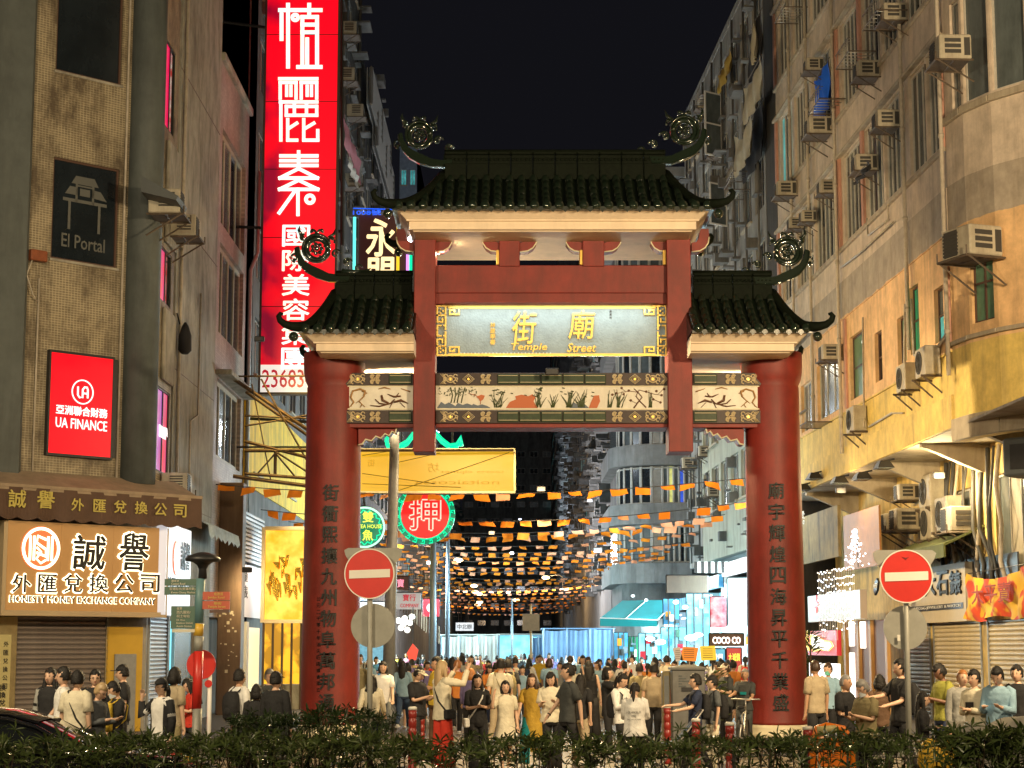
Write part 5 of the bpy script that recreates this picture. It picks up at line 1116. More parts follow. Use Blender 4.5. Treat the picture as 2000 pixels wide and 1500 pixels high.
LAMPS = [(895, 1094), (926, 1144), (928, 1156), (936, 1160), (937, 1176), (933, 1181), (940, 1198), (1066, 1128), (1105, 1150), (1008, 1172)]
LL = ['highest orange street lamp', 'second orange street lamp from the top of the left row', 'third orange lamp down the left row', 'fourth orange lamp down the left row', 'fifth orange lamp down the left row', 'sixth orange lamp down the left row', 'lowest orange lamp of the left row', 'upper orange lamp on the right side', 'lower orange lamp on the right side', 'small orange lamp in the middle']
for i, (x, y) in enumerate(LAMPS):
    Y = 6.5 * 3650 / (1265 - y); p = P(x, y, Y); sg = -1 if x < 1000 else 1
    t = thing('street_lamp', LL[i] + ' glowing over the flags', 'street lamp', (p.x, Y, 0), 0, 'orange street lamps receding down the street')
    q = MB(); q.tube([(sg * 1.6, 0, 0), (sg * 1.6, 0, p.z), (sg * 1.2, 0, p.z + .3), (0, 0, p.z + .12)], .06, 6); q.build('pole', M_pipe, t); q = MB(); q.ball((0, 0, p.z), .17 + Y * .0007, 8, 6, (1.3, 1, .6)); q.build('lamp_head', M_sod, t)
    if i in (0, 1, 4, 7):
        l = bpy.data.lights.new('street_lamp_light', 'POINT'); l.energy = 2600; l.color = (1, .62, .28); l.shadow_soft_size = .2; link('street_lamp_light', l, t, loc=(0, 0, p.z - .3))
# ------------------------------------------------------------------ bunting
M_or1 = mat('flag_orange', (.90, .27, .012), .8, var=.12, vscale=3); M_or2 = mat('flag_pink_lit', (.90, .40, .22), .8, var=.12, vscale=3)  # second colour carries the pinkish light on the farther flags
for m in (M_or1, M_or2):
    b_ = m.node_tree.nodes['Principled BSDF']; b_.inputs['Subsurface Weight'].default_value = 0
def flagmesh(m, sd):
    r4 = random.Random(sd); v = []; f = []; w_, h_ = .46, .27; sk = r4.uniform(-.08, .08); fold = r4.uniform(-.5, .9)
    for i in range(5):
        for j in range(3):
            u = i / 4; vv = j / 2; v.append((w_ * (u - .5) + sk * vv, -.10 * fold * vv * vv + .03 * math.sin(u * 5 + sd), -h_ * vv * (1 - .45 * max(0, fold) * vv * (u if sd % 2 else 1 - u))))
    for i in range(4):
        for j in range(2): a = i * 3 + j; f.append((a, a + 3, a + 4, a + 1))
    q = MB(); q.add(v, f, True); q.add([(x, y + .006, z) for x, y, z in v], [tuple(reversed(k)) for k in f], True); return q.mesh('flag', m)
FL1 = [flagmesh(M_or1, i) for i in range(6)]; FL2 = [flagmesh(M_or2, i) for i in range(6)]
ORD = ['first', 'second', 'third', 'fourth', 'fifth', 'sixth', 'seventh', 'eighth']
ys = [982, 1028, 1055, 1066, 1080, 1090, 1098, 1106, 1113, 1120, 1127, 1134, 1141, 1147, 1153, 1159, 1165, 1171, 1177, 1183, 1189, 1196, 1203]; ORD += ['twentieth', 'twenty-first', 'twenty-second', 'twenty-third']
ORD += ['ninth', 'tenth', 'eleventh', 'twelfth', 'thirteenth', 'fourteenth', 'fifteenth', 'sixteenth', 'seventeenth', 'eighteenth', 'nineteenth']
for i, y in enumerate(ys):
    Y = 4.15 * 3650 / (1265 - y) + rnd.uniform(-1, 1); xl, xr = -8.6, 8.2; za = 6.7 + rnd.uniform(-.1, .2); zc = 6.75 + rnd.uniform(0, .35); sag = za - 6.2 + rnd.uniform(-.05, .08)
    lab = f'{ORD[i]} string of orange flags across the street counted from the gateway'
    t = thing('flag_string', lab, 'bunting', (0, Y, 0), 0, 'strings of orange flags across the street')
    def cz_(u): return za + (zc - za) * u - sag * 4 * u * (1 - u)
    q = MB(); q.tube([(xl + (xr - xl) * k / 20, 0, cz_(k / 20)) for k in range(21)], .008 + Y * .00008, 4); q.build('cord', M_pipe, t)
    n = 25
    for k in range(n):
        if rnd.random() < .05: continue
        u = (k + .5 + rnd.uniform(-.12, .12)) / n; link('flag', rnd.choice(FL1 if rnd.random() < (.95 if i < 2 else .6) else FL2), t, loc=(xl + (xr - xl) * u, 0, cz_(u) - .01), rot=(rnd.uniform(-.5, .2), rnd.uniform(-.12, .12), rnd.uniform(-.25, .25)), scale=(rnd.uniform(.75, 1.1) * (1 if i < 4 else .82), 1, rnd.uniform(.65, 1.0) * (1 if i < 4 else .72)))
# ------------------------------------------------------------------ stalls and shops in the street
M_tarp = mat('blue_tarpaulin', (.10, .20, .36), .5, var=.2, vscale=1.2, bump=.4, bscale=3); M_tarpw = mat('white_tarpaulin', (.52, .54, .50), .6, var=.15, vscale=1.5, bump=.4, bscale=3)
def stall(label, x0, x1, ytop, Y, m, depth=5, pk=.3):
    a, c = GX(x0, Y), GX(x1, Y); zt = P((x0 + x1) / 2, ytop, Y).z; t = thing('market_stall', label, 'stall', (a, Y, 0)); W = c - a; n = 60; v = []; f = []
    rp = random.Random(int(x0)); ph = [rp.uniform(0, 6) for _ in range(4)]
    for i in range(n + 1):
        u = i / n; d = .05 * math.sin(u * 40 + ph[0]) + .05 * math.sin(u * 90 + ph[1]) + .08 * math.sin(u * 11 + ph[2]); tz = zt - .25 * (1 - u) * pk - .06 * abs(math.sin(u * 9))
        v += [(u * W, d * .3, tz), (u * W, d, tz * .5), (u * W, d * 1.5, .15)]
    f = [(i * 3 + j, i * 3 + 3 + j, i * 3 + 4 + j, i * 3 + 1 + j) for i in range(n) for j in range(2)]
    q = MB(); q.add(v, f, True); q.build('hanging_sheet', m, t); q = MB(); q.box(-.1, W + .1, 0, depth, zt - .02, zt + .04); q.build('roof_sheet', m, t); q = MB()
    q.add([(0, 0, .1), (0, 0, zt), (0, depth, zt), (0, depth, .1), (W, 0, .1), (W, 0, zt), (W, depth, zt), (W, depth, .1)], [(0, 1, 2, 3), (4, 5, 6, 7)]); q.build('side_sheet', m, t)
    for x in (0, W * .33, W * .66, W): q = MB(); q.rod((x, -.06, 0), (x, -.06, zt), .03); q.build('stall_post', M_poleb, t)
    return t
stall('market stall wrapped in blue tarpaulin in the middle of the street', 1062, 1198, 1228, 96, M_tarp)
stall('market stall wrapped in pale tarpaulin left of the street centre', 862, 972, 1240, 104, M_tarpw)
stall('dark blue covered stall further back between the two big tarpaulins', 1040, 1075, 1242, 120, M_tarp)
t = thing('market_stall', 'small bright cyan lit stall at the far end between the tarpaulins', 'stall', (GX(975, 135), 135, 0)); W = GX(1058, 135) - GX(975, 135)
P_box(t, 'lit_back', emit('stall_glow', (.35, .9, 1), 1.3, (.1, .45, .6), 1.5, sample=True), 0, W, 2, 2.1, .3, 2.9); P_box(t, 'stall_roof', M_tarpw, -.2, W + .2, -.4, 2.2, 2.9, 3.0)
for x in (0, W): P_box(t, 'stall_post', M_poleb, x - .04, x + .04, -.3, -.22, 0, 2.9)
for i in range(8): P_box(t, 'goods_box', [M_wsign, M_or1, M_glassg, M_redlet][i % 4], .2 + i * W / 8, .2 + i * W / 8 + W / 12, .5, 1.0, .9, 1.2 + .15 * (i % 3))
M_teal = mat('teal_canvas', (.0, .26, .30), .6, var=.06, vscale=2)
t = thing('teal_awning', 'bright teal folding awning reaching out from the lit shops on the right', 'awning', (0, 76, 0))
A, B, C, D = P(1216, 1173, 80), P(1322, 1172, 78), P(1284, 1211, 75), P(1172, 1207, 77); E, F_ = P(1284, 1224, 75), P(1172, 1223, 77); o_ = Vector((0, 76, 0)); V = [p - o_ for p in (A, B, C, D, E, F_)]
mid0, mid1 = V[0].lerp(V[1], .45), V[3].lerp(V[2], .45)
q = MB(); q.add([V[0], mid0, mid1, V[3]], [(0, 1, 2, 3)]); q.build('canvas', M_teal, t); q = MB(); q.add([mid0 + Vector((0.01, 0, 0.01)), V[1], V[2], mid1 + Vector((0.01, 0, 0.01))], [(0, 1, 2, 3)]); q.build('canvas', M_teal, t)
q = MB(); q.add([V[3], V[2], V[4], V[5]], [(0, 1, 2, 3)]); q.build('valance', M_teal, t); q = MB(); q.tube([mid0, mid1], .03, 4); q.tube([V[3], V[2]], .025, 4); q.tube([V[1], V[2]], .03, 4); q.build('awning_arm', M_white, t)
l = bpy.data.lights.new('awning_light', 'POINT'); l.energy = 260; l.color = (.6, .95, 1); l.shadow_soft_size = .3; link('awning_light', l, t, loc=(P(1250, 1150, 73) - o_))
# bright shops on the right, on the street wall
M_cshop = emit('cyan_shop_wall', (.16, .66, .85), 1.1, (.6, .95, 1), 1.3, sample=True, sharp=(.45, .62)); M_tube = emit('white_shop_tube', (.85, .97, 1), 5, sample=True); M_deep = emit('blue_shop_wall', (.05, .30, .62), .8, (.15, .6, .75), 2, sample=True)
def shop(label, pl, s0, s1, zt, m, n=4, sd=0):
    t = onpl('market_shop', label, 'shop', pl, s0, 0); W = s1 - s0; r5 = random.Random(sd)
    P_box(t, 'back_wall', m, 0, W, 1.2, 1.3, 0, zt); P_box(t, 'shop_side', M_white, -.05, 0, 0, 1.3, 0, zt); P_box(t, 'shop_side', M_white, W, W + .05, 0, 1.3, 0, zt); P_box(t, 'fascia', M_wsign if sd % 2 else M_deep, 0, W, -.1, .1, zt, zt + .55)
    for i in range(3): P_box(t, 'shelf', M_white, .1, W - .1, .8, 1.15, .8 + i * .65, .84 + i * .65)
    for i in range(n * 3):
        x = r5.uniform(.1, W - .5); z = .84 + (i % 3) * .65; P_box(t, 'goods', [M_or1, M_redlet, M_yboard, M_ggrn, M_wsign, M_mag, M_poleb, M_teal][r5.randrange(8)], x, x + r5.uniform(.2, .5), .82, 1.1, z, z + r5.uniform(.2, .5))
    for i in range(2): P_box(t, 'light_tube', M_tube, .2 + i * W / 2, i * W / 2 + W / 2 - .2, .2, .26, zt - .25 - i * .2, zt - .20 - i * .2)
    l = bpy.data.lights.new('shop_light', 'AREA'); l.energy = 330 * W; l.color = (.62, .93, 1); l.shape = 'RECTANGLE'; l.size = max(W - .4, .5); l.size_y = .8; link('shop_light', l, t, loc=(W / 2, -.2, zt - .1), rot=(R(-35), 0, 0))
    return t
shop('dazzling cyan white shop just left of the right pillar', RB, -36.5, -29, 5.0, M_cshop, sd=1)
shop('cyan lit shop with hanging red goods behind the striped awning', RB, -46, -37.5, 4.6, M_cshop, sd=2)
shop('blue lit shop behind the teal awning', RB, -58, -47.5, 3.9, M_deep, sd=4)
shop('narrow blue lit shop right of the blue tarpaulin stall', RB, -76, -61, 3.6, M_deep, sd=5)
shop('cyan lit stall front behind the right no entry pole side', RB, -27.5, -23.5, 4.9, M_cshop, sd=7)
shop('cyan lit shop on the left just past the goldsmith', LS, 36, 46, 4.2, M_cshop, sd=9)
shop('deep blue lit shop on the left between cyan shops', LS, 47, 60, 4.0, M_deep, sd=10)
shop('far cyan lit shop on the left near the pale tarpaulin', LS, 62, 80, 4.4, M_cshop, sd=12)
P5 = thing('striped_awning', 'small black and white striped awning above the cyan lit shops', 'awning', (0, 72, 0)); 
for i in range(10):
    A, C, Z0, Z1 = frect(1356 + i * 6.6, 1097, 1356 + i * 6.6 + 6.2, 1119, 72); P_box(P5, 'awning_strip', M_white if i % 2 else M_black, A, C, 0, .04, Z0, Z1)
t = panel('brown_fascia', 'dark brown fascia board stepping back above the teal awning', 1302, 1124, 1382, 1158, 76, M_pier, cat='fascia')
t = panel('hanging_goods', 'red and green patterned textiles hanging in the lit shop', 1388, 1166, 1418, 1225, 70, emit('textile_glow', (.85, .08, .12), .8, (.9, .95, .95), 3.5), cat='textile'); panel('hanging_goods', 'white lit poster panels beside the right pillar', 1422, 1130, 1458, 1222, 69, emit('white_panel_glow', (.75, .95, 1), 1.5, (.3, .7, .9), 2.5, sample=True), cat='poster')
t = panel('lit_letter_sign', 'row of glowing white letters on a brown board above posters', 1386, 1238, 1452, 1262, 66, M_pier, cat='sign'); A, C, Z0, Z1 = frect(1392, 1244, 1446, 1257, 66); q = MB(); text(q, 'COCO CO', A, C, Z0, Z1, -.03, .025, .05); q.build('lettering', emit('letter_white_pink', (1, .85, .8), 2), t)
panel('poster', 'red poster on the wall beside the right pillar', 1420, 1266, 1448, 1316, 66, emit('red_poster_wall', (.62, .05, .05), .5), [('大減價', .1, .5, .9, .8)], M_ny, cat='poster'); panel('poster', 'small printed notice sheets under the glowing letters', 1388, 1268, 1416, 1312, 66, M_deep, [('特價', .15, .55, .85, .8)], M_wlet, cat='poster')
# ------------------------------------------------------------------ ground floor shops on the right
RM = RB.off(-.35)
t = onpl('old_sign_panel', 'rust streaked yellow wall panel with a painted boxed character beside the right pillar', 'sign', RM); a, c, z0, z1 = RM.rect(1562, 1000, 1643, 1096)
M_oldp = mat('streaked_panel', (.26, .20, .09), .8, var=.3, vscale=3, stain=(.03, .02, .012), samt=.95, sscale=(1.4, 1.4, .35)); P_box(t, 'panel', M_oldp, a, c, -.1, 0, z0, z1); ptext('lettering', RM, t, '景', 1563, 1000, 1578, 1015, M_white, y=-.12); ptext('lettering', RM, t, '2010', 1563, 1018, 1578, 1026, M_white, y=-.12)
M_led = emit('led_point', (.75, .85, 1), 5); ledm = MB().ball((0, 0, 0), .022, 5, 4).mesh('led_bulb', M_led); ledw = MB().ball((0, 0, 0), .018, 5, 4).mesh('led_bulb', emit('led_warm', (1, .85, .7), 4))
t = onpl('wall_panel', 'orange wood effect wall panel behind the light tree', 'wall', RM); a, c, z0, z1 = RM.rect(1652, 1030, 1722, 1110); P_box(t, 'panel', mat('orange_wood_panel', (.32, .14, .025), .6, var=.2, vscale=3), a, c, -.06, 0, z0, z1 + .5)
t = onpl('light_tree', 'white and blue tree made of tiny string lights on the orange panel', 'light decoration', RM)
r6 = random.Random(9); sc_, zb0 = RM.hit(1684, 1108); _, zt0 = RM.hit(1684, 1034)
for i in range(130):
    v_ = r6.random() ** .8; hw = 2.0 * (1 - v_) * (.75 + .25 * math.cos(v_ * 22)) + .05; x = sc_ + r6.uniform(-hw, hw); link('led_bulb', ledm, t, loc=(x, -.15 - r6.random() * .1, zb0 + (zt0 - zb0) * v_))
q = MB(); q.rod((sc_, -.12, zb0), (sc_, -.12, zt0), .015); q.build('tree_wire', M_pipe, t)
t = onpl('shop_signboard', 'cream shop sign with a red star under a curtain of tiny lights', 'sign', RM.off(.5)); RM5 = RM.off(.5); a, c, z0, z1 = RM5.rect(1578, 1158, 1680, 1212); P_box(t, 'board', emit('cream_board', (.50, .38, .26), .25, sample=True), a, c, 0, .2, z0, z1)
sx_, sz_ = RM5.hit(1596, 1180); q = MB(); pts = []
for i in range(16):
    a_ = math.pi * i / 8; rr_ = (.26 if i % 4 == 0 else .15 if i % 2 == 0 else .06); pts.append((sx_ + 3 * rr_ * math.sin(a_), sz_ + rr_ * 1.1 * math.cos(a_)))
q.prism(pts, -.03, -.003); q.build('red_star', emit('star_red', (1, .02, .03), 1), t)
t = onpl('light_curtain', 'curtain of dangling fairy lights over the cream sign and shop door', 'light decoration', RM5); 
for i in range(22):
    x = a + (c - a) * (.3 + .7 * i / 22); zlo = z0 - .25 - .35 * r6.random(); q = MB(); q.rod((x, -.1, z1 + .7), (x, -.1, zlo), .006); q.build('light_strand', M_white, t)
    for k in range(8): link('led_bulb', r6.choice([ledm, ledw]), t, loc=(x, -.12, z1 + .65 - k * (z1 + .6 - zlo) / 8 + r6.uniform(-.05, .05)))
M_fw = emit('foot_white', (1, .93, .8), 1.7, sample=True); M_fy = emit('foot_outline', (1, .75, .2), 1.4); M_fr = emit('foot_red_board', (.65, .03, .04), .7)
RF = RM.off(.2); t = onpl('foot_massage_sign', 'red neon sign with a glowing white foot beside the right pillar', 'sign', RF); a, c, z0, z1 = RF.rect(1576, 1232, 1634, 1280); P_box(t, 'board', M_fr, a, c, 0, .15, z0, z1)
def fpt(x, y): s_, z_ = RF.hit(x, y); return (s_, z_)
q = MB(); q.prism([fpt(*p) for p in ((1588, 1240), (1600, 1243), (1612, 1252), (1626, 1254), (1630, 1262), (1622, 1270), (1606, 1268), (1592, 1272), (1587, 1258))][::-1], -.05, -.02); q.build('foot_shape', M_fw, t)
q = MB(); q.tube([(fpt(*p)[0], -.06, fpt(*p)[1]) for p in ((1588, 1240), (1600, 1243), (1612, 1252), (1626, 1254), (1630, 1262), (1622, 1270), (1606, 1268), (1592, 1272), (1587, 1258), (1588, 1240))], .03, 5)
for x, y, r_ in ((1582, 1238, .1), (1580, 1247, .07), (1580, 1255, .06), (1581, 1262, .05), (1583, 1268, .045)): p = fpt(x, y); q.tube([(p[0] + 2.2 * r_ * math.cos(k), -.06, p[1] + r_ * math.sin(k)) for k in [i * math.pi / 5 for i in range(11)]], .022, 4)
q.build('foot_outline', M_fy, t); P_box(t, 'white_lightbox', emit('white_box_glow', (1, .95, .92), 2.2, sample=True), a + .3, c, 0, .1, z0 - .75, z0 - .25)
M_door = mat('orange_door_frame', (.40, .22, .07), .5, var=.1)
t = onpl('lit_doorway', 'doorway with tall white light strips right of the foot sign', 'doorway', RM); a, c, z0, z1 = RM.rect(1655, 1212, 1738, 1392)
P_box(t, 'door_back', mat('door_back_brown', (.16, .08, .05), .6), a, c, .0, .05, 0, z1); 
for px_, y0_, y1_ in ((1670, 1214, 1262), (1672, 1275, 1362), (1692, 1214, 1266)): s_, zz = RM.hit(px_, y1_); _, z2_ = RM.hit(px_, y0_); P_box(t, 'light_strip', emit('strip_white', (1, .94, .82), 2.6, sample=True) if 'strip_white' not in MATS else MATS['strip_white'], s_ - .25, s_ + .2, -.12, -.05, zz, z2_)
for u in (0, .33, .62, .98): P_box(t, 'door_post', M_door, a + (c - a) * u, a + (c - a) * u + .25, -.1, 0, 0, z1)
t = onpl('alarm_plaque', 'black hexagonal alarm company plaque left of the right no entry sign', 'sign', RM.off(.1)); s_, zz = RM.off(.1).hit(1710, 1146); q = MB(); q.prism([(s_ + 1.05 * .28 * math.cos(k * math.pi / 3 + .0), zz + .24 * math.sin(k * math.pi / 3 + .52)) for k in range(6)], 0, .06); q.build('plaque', M_black, t); q = MB(); text(q, 'ADT', s_ - .22, s_ + .22, zz - .04, zz + .09, -.02, .015, .02); q.build('lettering', M_white, t)
RG3 = RG.off(.25); t = onpl('jewellery_signboard', 'cream sign of a jewellery and watch shop with heavy black characters', 'sign', RG3); a, c, z0, z1 = RG3.rect(1770, 1106, 1886, 1216)
P_box(t, 'board', mat('cream_signboard', (.62, .54, .40), .6, var=.05, vscale=4), a, c, 0, .2, z0, z1)
for i, ch in enumerate('周大石錶'): ptext('character', RG3, t, ch, 1782 + i * 25, 1118 + i * -1, 1804 + i * 25, 1164 - i, M_ink, y=-.05, th=.045, bold=.035)
P_box(t, 'black_strip', M_black, RG3.hit(1776, 1186)[0], RG3.hit(1882, 1186)[0], -.02, -.003, RG3.hit(1830, 1192)[1], RG3.hit(1830, 1181)[1]); ptext('lettering', RG3, t, 'CHEONG JEWELLERY & WATCH', 1784, 1183, 1878, 1190, M_white, y=-.035, th=.012)
for (x0, x1, lab) in ((-12.6, -9.7, 'narrow cream roller shutter behind the right no entry pole'), (-9.2, -4.6, 'wide cream roller shutter under the jewellery sign'), (-3.9, .9, 'cream roller shutter under the red and yellow banner at the right edge')): shutter('roller_shutter', lab, RG, x0, x1, 0, 2.64, M_slaty, .0, n=22)
t = onpl('cloth_banner', 'crumpled red and yellow cloth banner hung over the right shutter', 'banner', RG.off(.3)); RG4 = RG.off(.3); a, c, z0, z1 = RG4.rect(1892, 1112, 2010, 1205)
def bannermat():
    m, tt, b = newmat('banner_print'); N = tt.nodes; L = tt.links; tc = N.new('ShaderNodeTexCoord'); nz = N.new('ShaderNodeTexNoise'); nz.inputs['Scale'].default_value = 1.6; nz.inputs['Detail'].default_value = 2; L.new(tc.outputs['Object'], nz.inputs['Vector'])
    r = N.new('ShaderNodeMapRange'); r.inputs[1].default_value = .47; r.inputs[2].default_value = .51; L.new(nz.outputs[0], r.inputs[0]); mx = N.new('ShaderNodeMix'); mx.data_type = 'RGBA'; mx.inputs[6].default_value = (.62, .07, .02, 1); mx.inputs[7].default_value = (.75, .45, .03, 1); L.new(r.outputs[0], mx.inputs[0]); L.new(mx.outputs[2], b.inputs['Base Color']); b.inputs['Roughness'].default_value = .7; return m
q = MB(); v = []; n, m_ = 40, 16
for i in range(n + 1):
    for j in range(m_ + 1):
        u, w_ = i / n, j / m_; sg_ = .22 * 4 * u * (1 - u) * (1 - w_ * .8); v.append((a + (c - a) * u, .09 * math.sin(u * 14 + w_ * 5) * w_ + .05 * math.sin(u * 31 - w_ * 7) - .05, z1 - sg_ - (z1 - z0) * w_ * (1 + .06 * math.sin(u * 9))))
q.add(v, [(i * (m_ + 1) + j, (i + 1) * (m_ + 1) + j, (i + 1) * (m_ + 1) + j + 1, i * (m_ + 1) + j + 1) for i in range(n) for j in range(m_)], True); q.build('banner_cloth', bannermat(), t)
ptext('lettering', RG4, t, '大平賣', 1912, 1140, 1990, 1178, mat('banner_letter', (.35, .05, .02), .7), y=-.2, th=.01)
q = MB(); q.rod((a, 0, z1), (c + .5, .05, z1 + .05), .012); q.build('cord', M_black, t)
t = onpl('green_awning', 'small olive green canvas awning under the stacked condensers', 'awning', RG); a, c, z0, z1 = RG.off(.8).rect(1758, 1062, 1866, 1112); M_olv = mat('olive_canvas', (.12, .14, .045), .8, var=.2, vscale=3)
q = MB(); q.loft([[(a, 0, z1 + .35), (a, -1.1, z0 + .55), (a, -1.1, z0 + .2), (a, -1.05, z0 + .2), (a, -1.05, z0 + .5), (a, 0, z1 + .3)], [(c, 0, z1 + .35), (c, -1.1, z0 + .55), (c, -1.1, z0 + .2), (c, -1.05, z0 + .2), (c, -1.05, z0 + .5), (c, 0, z1 + .3)]], True, False); q.build('canvas', M_olv, t)
# ------------------------------------------------------------------ air conditioners
ACS = [(1860, 102, 'large boxy air conditioner under the top floor windows at the rounded corner', 1.25), (1728, 237, 'air conditioner with square vents over the strip windows', 1.0), (1686, 322, 'air conditioner half wrapped in black cloth beside the pink pier', 1.0),
    (1612, 368, 'dark brown air conditioner left of the long drainpipe', .9), (1534, 372, 'beige air conditioner on the pale pier at the far end of the corner block', 1.1), (1600, 250, 'air conditioner below the blue sheet', 1.2), (1585, 130, 'air conditioner above the blue sheet', .9),
    (1572, 425, 'lower one of two small air conditioners over the right scroll finial', .8), (1548, 438, 'small air conditioner beside the right scroll finial', .8), (1690, 140, 'rounded air conditioner caged under the rack on the upper floor', 1.0), (1740, 30, 'air conditioner in a laundry cage at the top', 1.0), (1620, 690, 'air conditioner in a bracket beside the drainpipe left of the green window', 1.0), (1372, 205, 'small air conditioner at the top of the grey tenement', 1.0), (1345, 905, 'air conditioner with three vents beside the rounded building', 1.1), (1392, 960, 'white air conditioner above the pale green front', 1.0), (1375, 882, 'white air conditioner beneath the right roof bracket', 1.0), (1392, 300, 'dark air conditioner beside the right dragon finial', .9)]
for x, y, l_, s_ in ACS: ac(RB, x, y, l_, s_)
ac(FAC[1], 1908, 478, 'biggest beige air conditioner on the rounded corner beside a frosted green window', 1.5)
for x, y, l_, s_ in ((1802, 715, 'outdoor condenser right of its twin on the yellow wall', 1.15), (1762, 745, 'outdoor condenser left of its twin on the yellow wall', 1.1), (1664, 826, 'outdoor condenser low on the yellow wall left of the slab beams', 1.15)): ac(RB, x, y, l_, s_, 1)
for x, y, l_, s_, k in ((1730, 1020, 'leftmost air conditioner in the group above the green awning', 1.1, 0), (1760, 1015, 'second air conditioner from the left above the green awning', 1.35, 0), (1752, 962, 'air conditioner high on the wall above the others', 1.0, 0), (1800, 968, 'upper fan unit of the tall double condenser', 1.45, 1), (1802, 1030, 'lower fan unit of the tall double condenser', 1.45, 1), (1832, 1012, 'single fan condenser right of the tall double one', 1.45, 1), (1866, 1015, 'rightmost dark fronted air conditioner over the green awning', 1.4, 0)): ac(RG, x, y, l_, s_, k, out=.6)
for x, y, l_, s_ in ((322, 400, 'air conditioner under a grey sheet cover beside the round pilaster', 1.3), (358, 446, 'air conditioner right of the covered one on the left building', 1.2)): ac(LS, x, y, l_, s_, 0)
t = onpl('metal_cover', 'sloping grey sheet metal cover over the left air conditioner', 'cover', LS); s_, zz = LS.off(.4).hit(318, 388); q = MB(); q.loft([[(s_ - .7, 0, zz + .4), (s_ - .7, -.9, zz - .1), (s_ - .7, -.85, zz - .2), (s_ - .7, 0, zz)], [(s_ + .6, 0, zz + .4), (s_ + .6, -.9, zz - .1), (s_ + .6, -.85, zz - .2), (s_ + .6, 0, zz)]], True, False); q.build('cover_sheet', M_dgrey, t)
ac(LS, 345, 945, 'row of small air conditioner grilles just above the brown awning', 1.1, 0)
for (px_, py_, l_) in ((676, 60, 'air conditioner at the top of the dark tenement'), (672, 150, 'air conditioner left of the pipe on the dark tenement'), (684, 355, 'air conditioner low on the dark tenement beside laundry'), (690, 220, 'air conditioner above the pink laundry')): ac(LS, px_, py_, l_, 1.5)
def ell_(c, r, z): return [(r * math.cos(2 * math.pi * j / 10), -.25 + r * .8 * math.sin(2 * math.pi * j / 10), z) for j in range(10)]
# ------------------------------------------------------------------ racks, laundry, cloths
M_alu = mat('rack_aluminium', (.45, .43, .40), .4, .7)
def rack(pl, px, py, label, W=1.7, D=.8, nb=6):
    s, z = pl.off(.4).hit(px, py); t = onpl('laundry_rack', label, 'laundry rack', pl, s, z, 0, 'laundry racks on the facades')
    q = MB(); q.rod((-W / 2, 0, 0), (-W / 2, -D, 0), .02); q.rod((W / 2, 0, 0), (W / 2, -D, 0), .02); q.rod((-W / 2, -D, 0), (W / 2, -D, 0), .02); q.rod((-W / 2, -D, .4), (W / 2, -D, .4), .02); q.build('rack_frame', M_rust, t)
    for i in range(nb): x = -W / 2 + W * (i + .5) / nb; q = MB(); q.tube([(x, -.05, 0), (x, -D, 0), (x, -D, .38), (x, -D + .15, .42)], .012, 4); q.build('rack_bar', M_alu, t)
    return t
for x, y, l_ in ((1728, 40, 'laundry rack at the top over the strip windows'), (1672, 118, 'laundry rack with bent bars on the third floor'), (1615, 208, 'laundry rack in front of the blue sheet'), (1545, 30, 'laundry rack beside the teal lit window'), (1590, 830, 'folding rack low beside the right pillar top'), (1380, 195, 'long thin rack at the grey tenement top'), (1445, 345, 'bracket rack on the grey tenement'), (1440, 380, 'second bracket rack on the grey tenement')): rack(RB, x, y, l_)
def cloth(pl, x0, y0, x1, y1, m, label, out=.25, cat='cloth', nm='hanging_cloth', sag=.1):
    p = pl.off(out); a, c, z0, z1 = p.rect(x0, y0, x1, y1); t = onpl(nm, label, cat, p, a, 0, 0); W = c - a; n = 14; q = MB(); v = []
    for i in range(n + 1):
        for j in range(7): u, w_ = i / n, j / 6; v.append((W * u, .06 * math.sin(u * 17) + .05 * math.sin(w_ * 6 + u * 5), z1 - (z1 - z0) * w_ - sag * math.sin(math.pi * u) * (1 - w_)))
    q.add(v, [(i * 7 + j, (i + 1) * 7 + j, (i + 1) * 7 + j + 1, i * 7 + j + 1) for i in range(n) for j in range(6)], True); q.build('fabric', m, t); q = MB(); q.rod((0, 0, z1), (W, 0, z1), .015); q.build('rod', M_rust, t); return t
M_blue = mat('blue_sheet', (.01, .12, .75), .6, var=.1); M_beige = mat('beige_cloth', (.42, .38, .28), .9, var=.15); M_pinkc = mat('pink_cloth', (.55, .22, .28), .9, var=.1); M_dcl = mat('dark_cloth', (.02, .02, .025), .9)
cloth(RB, 1590, 133, 1623, 228, M_blue, 'bright blue plastic sheet covering an upper window', .15); cloth(RB, 1434, 235, 1470, 322, M_beige, 'torn beige cloth dangling from the grey tenement', .7, sag=.6); cloth(RB, 1452, 138, 1490, 215, M_beige, 'slanting pale awning sheet on the grey tenement', .9, sag=.3)
cloth(RB, 1450, 225, 1492, 330, M_dcl, 'dark net cloth behind the torn beige one', .2); cloth(RB, 1402, 120, 1430, 158, M_yboard if False else mat('mustard_sheet', (.32, .20, .02), .7), 'mustard sheet on the tenement roof edge', .5); cloth(RB, 1462, 40, 1490, 140, M_dcl, 'ragged dark netting at the tenement top', .7); cloth(RB, 1468, 45, 1478, 120, M_beige, 'tan strips hanging in the ragged netting', .8)
cloth(LS, 672, 268, 702, 320, M_pinkc, 'pink shirt drying on the dark tenement', 1.2); cloth(LS, 680, 318, 698, 345, M_white, 'white towel drying beneath the pink shirt', 1.2); cloth(LS, 655, 240, 666, 300, M_beige, 'grey shirt drying beside the red sign', 1.0); cloth(LS, 696, 300, 706, 345, M_greywall, 'grey towel drying at the tenement edge', 1.1)
cloth(RB, 1668, 330, 1700, 345, M_dcl, 'black cloth flapping over an air conditioner', .9)
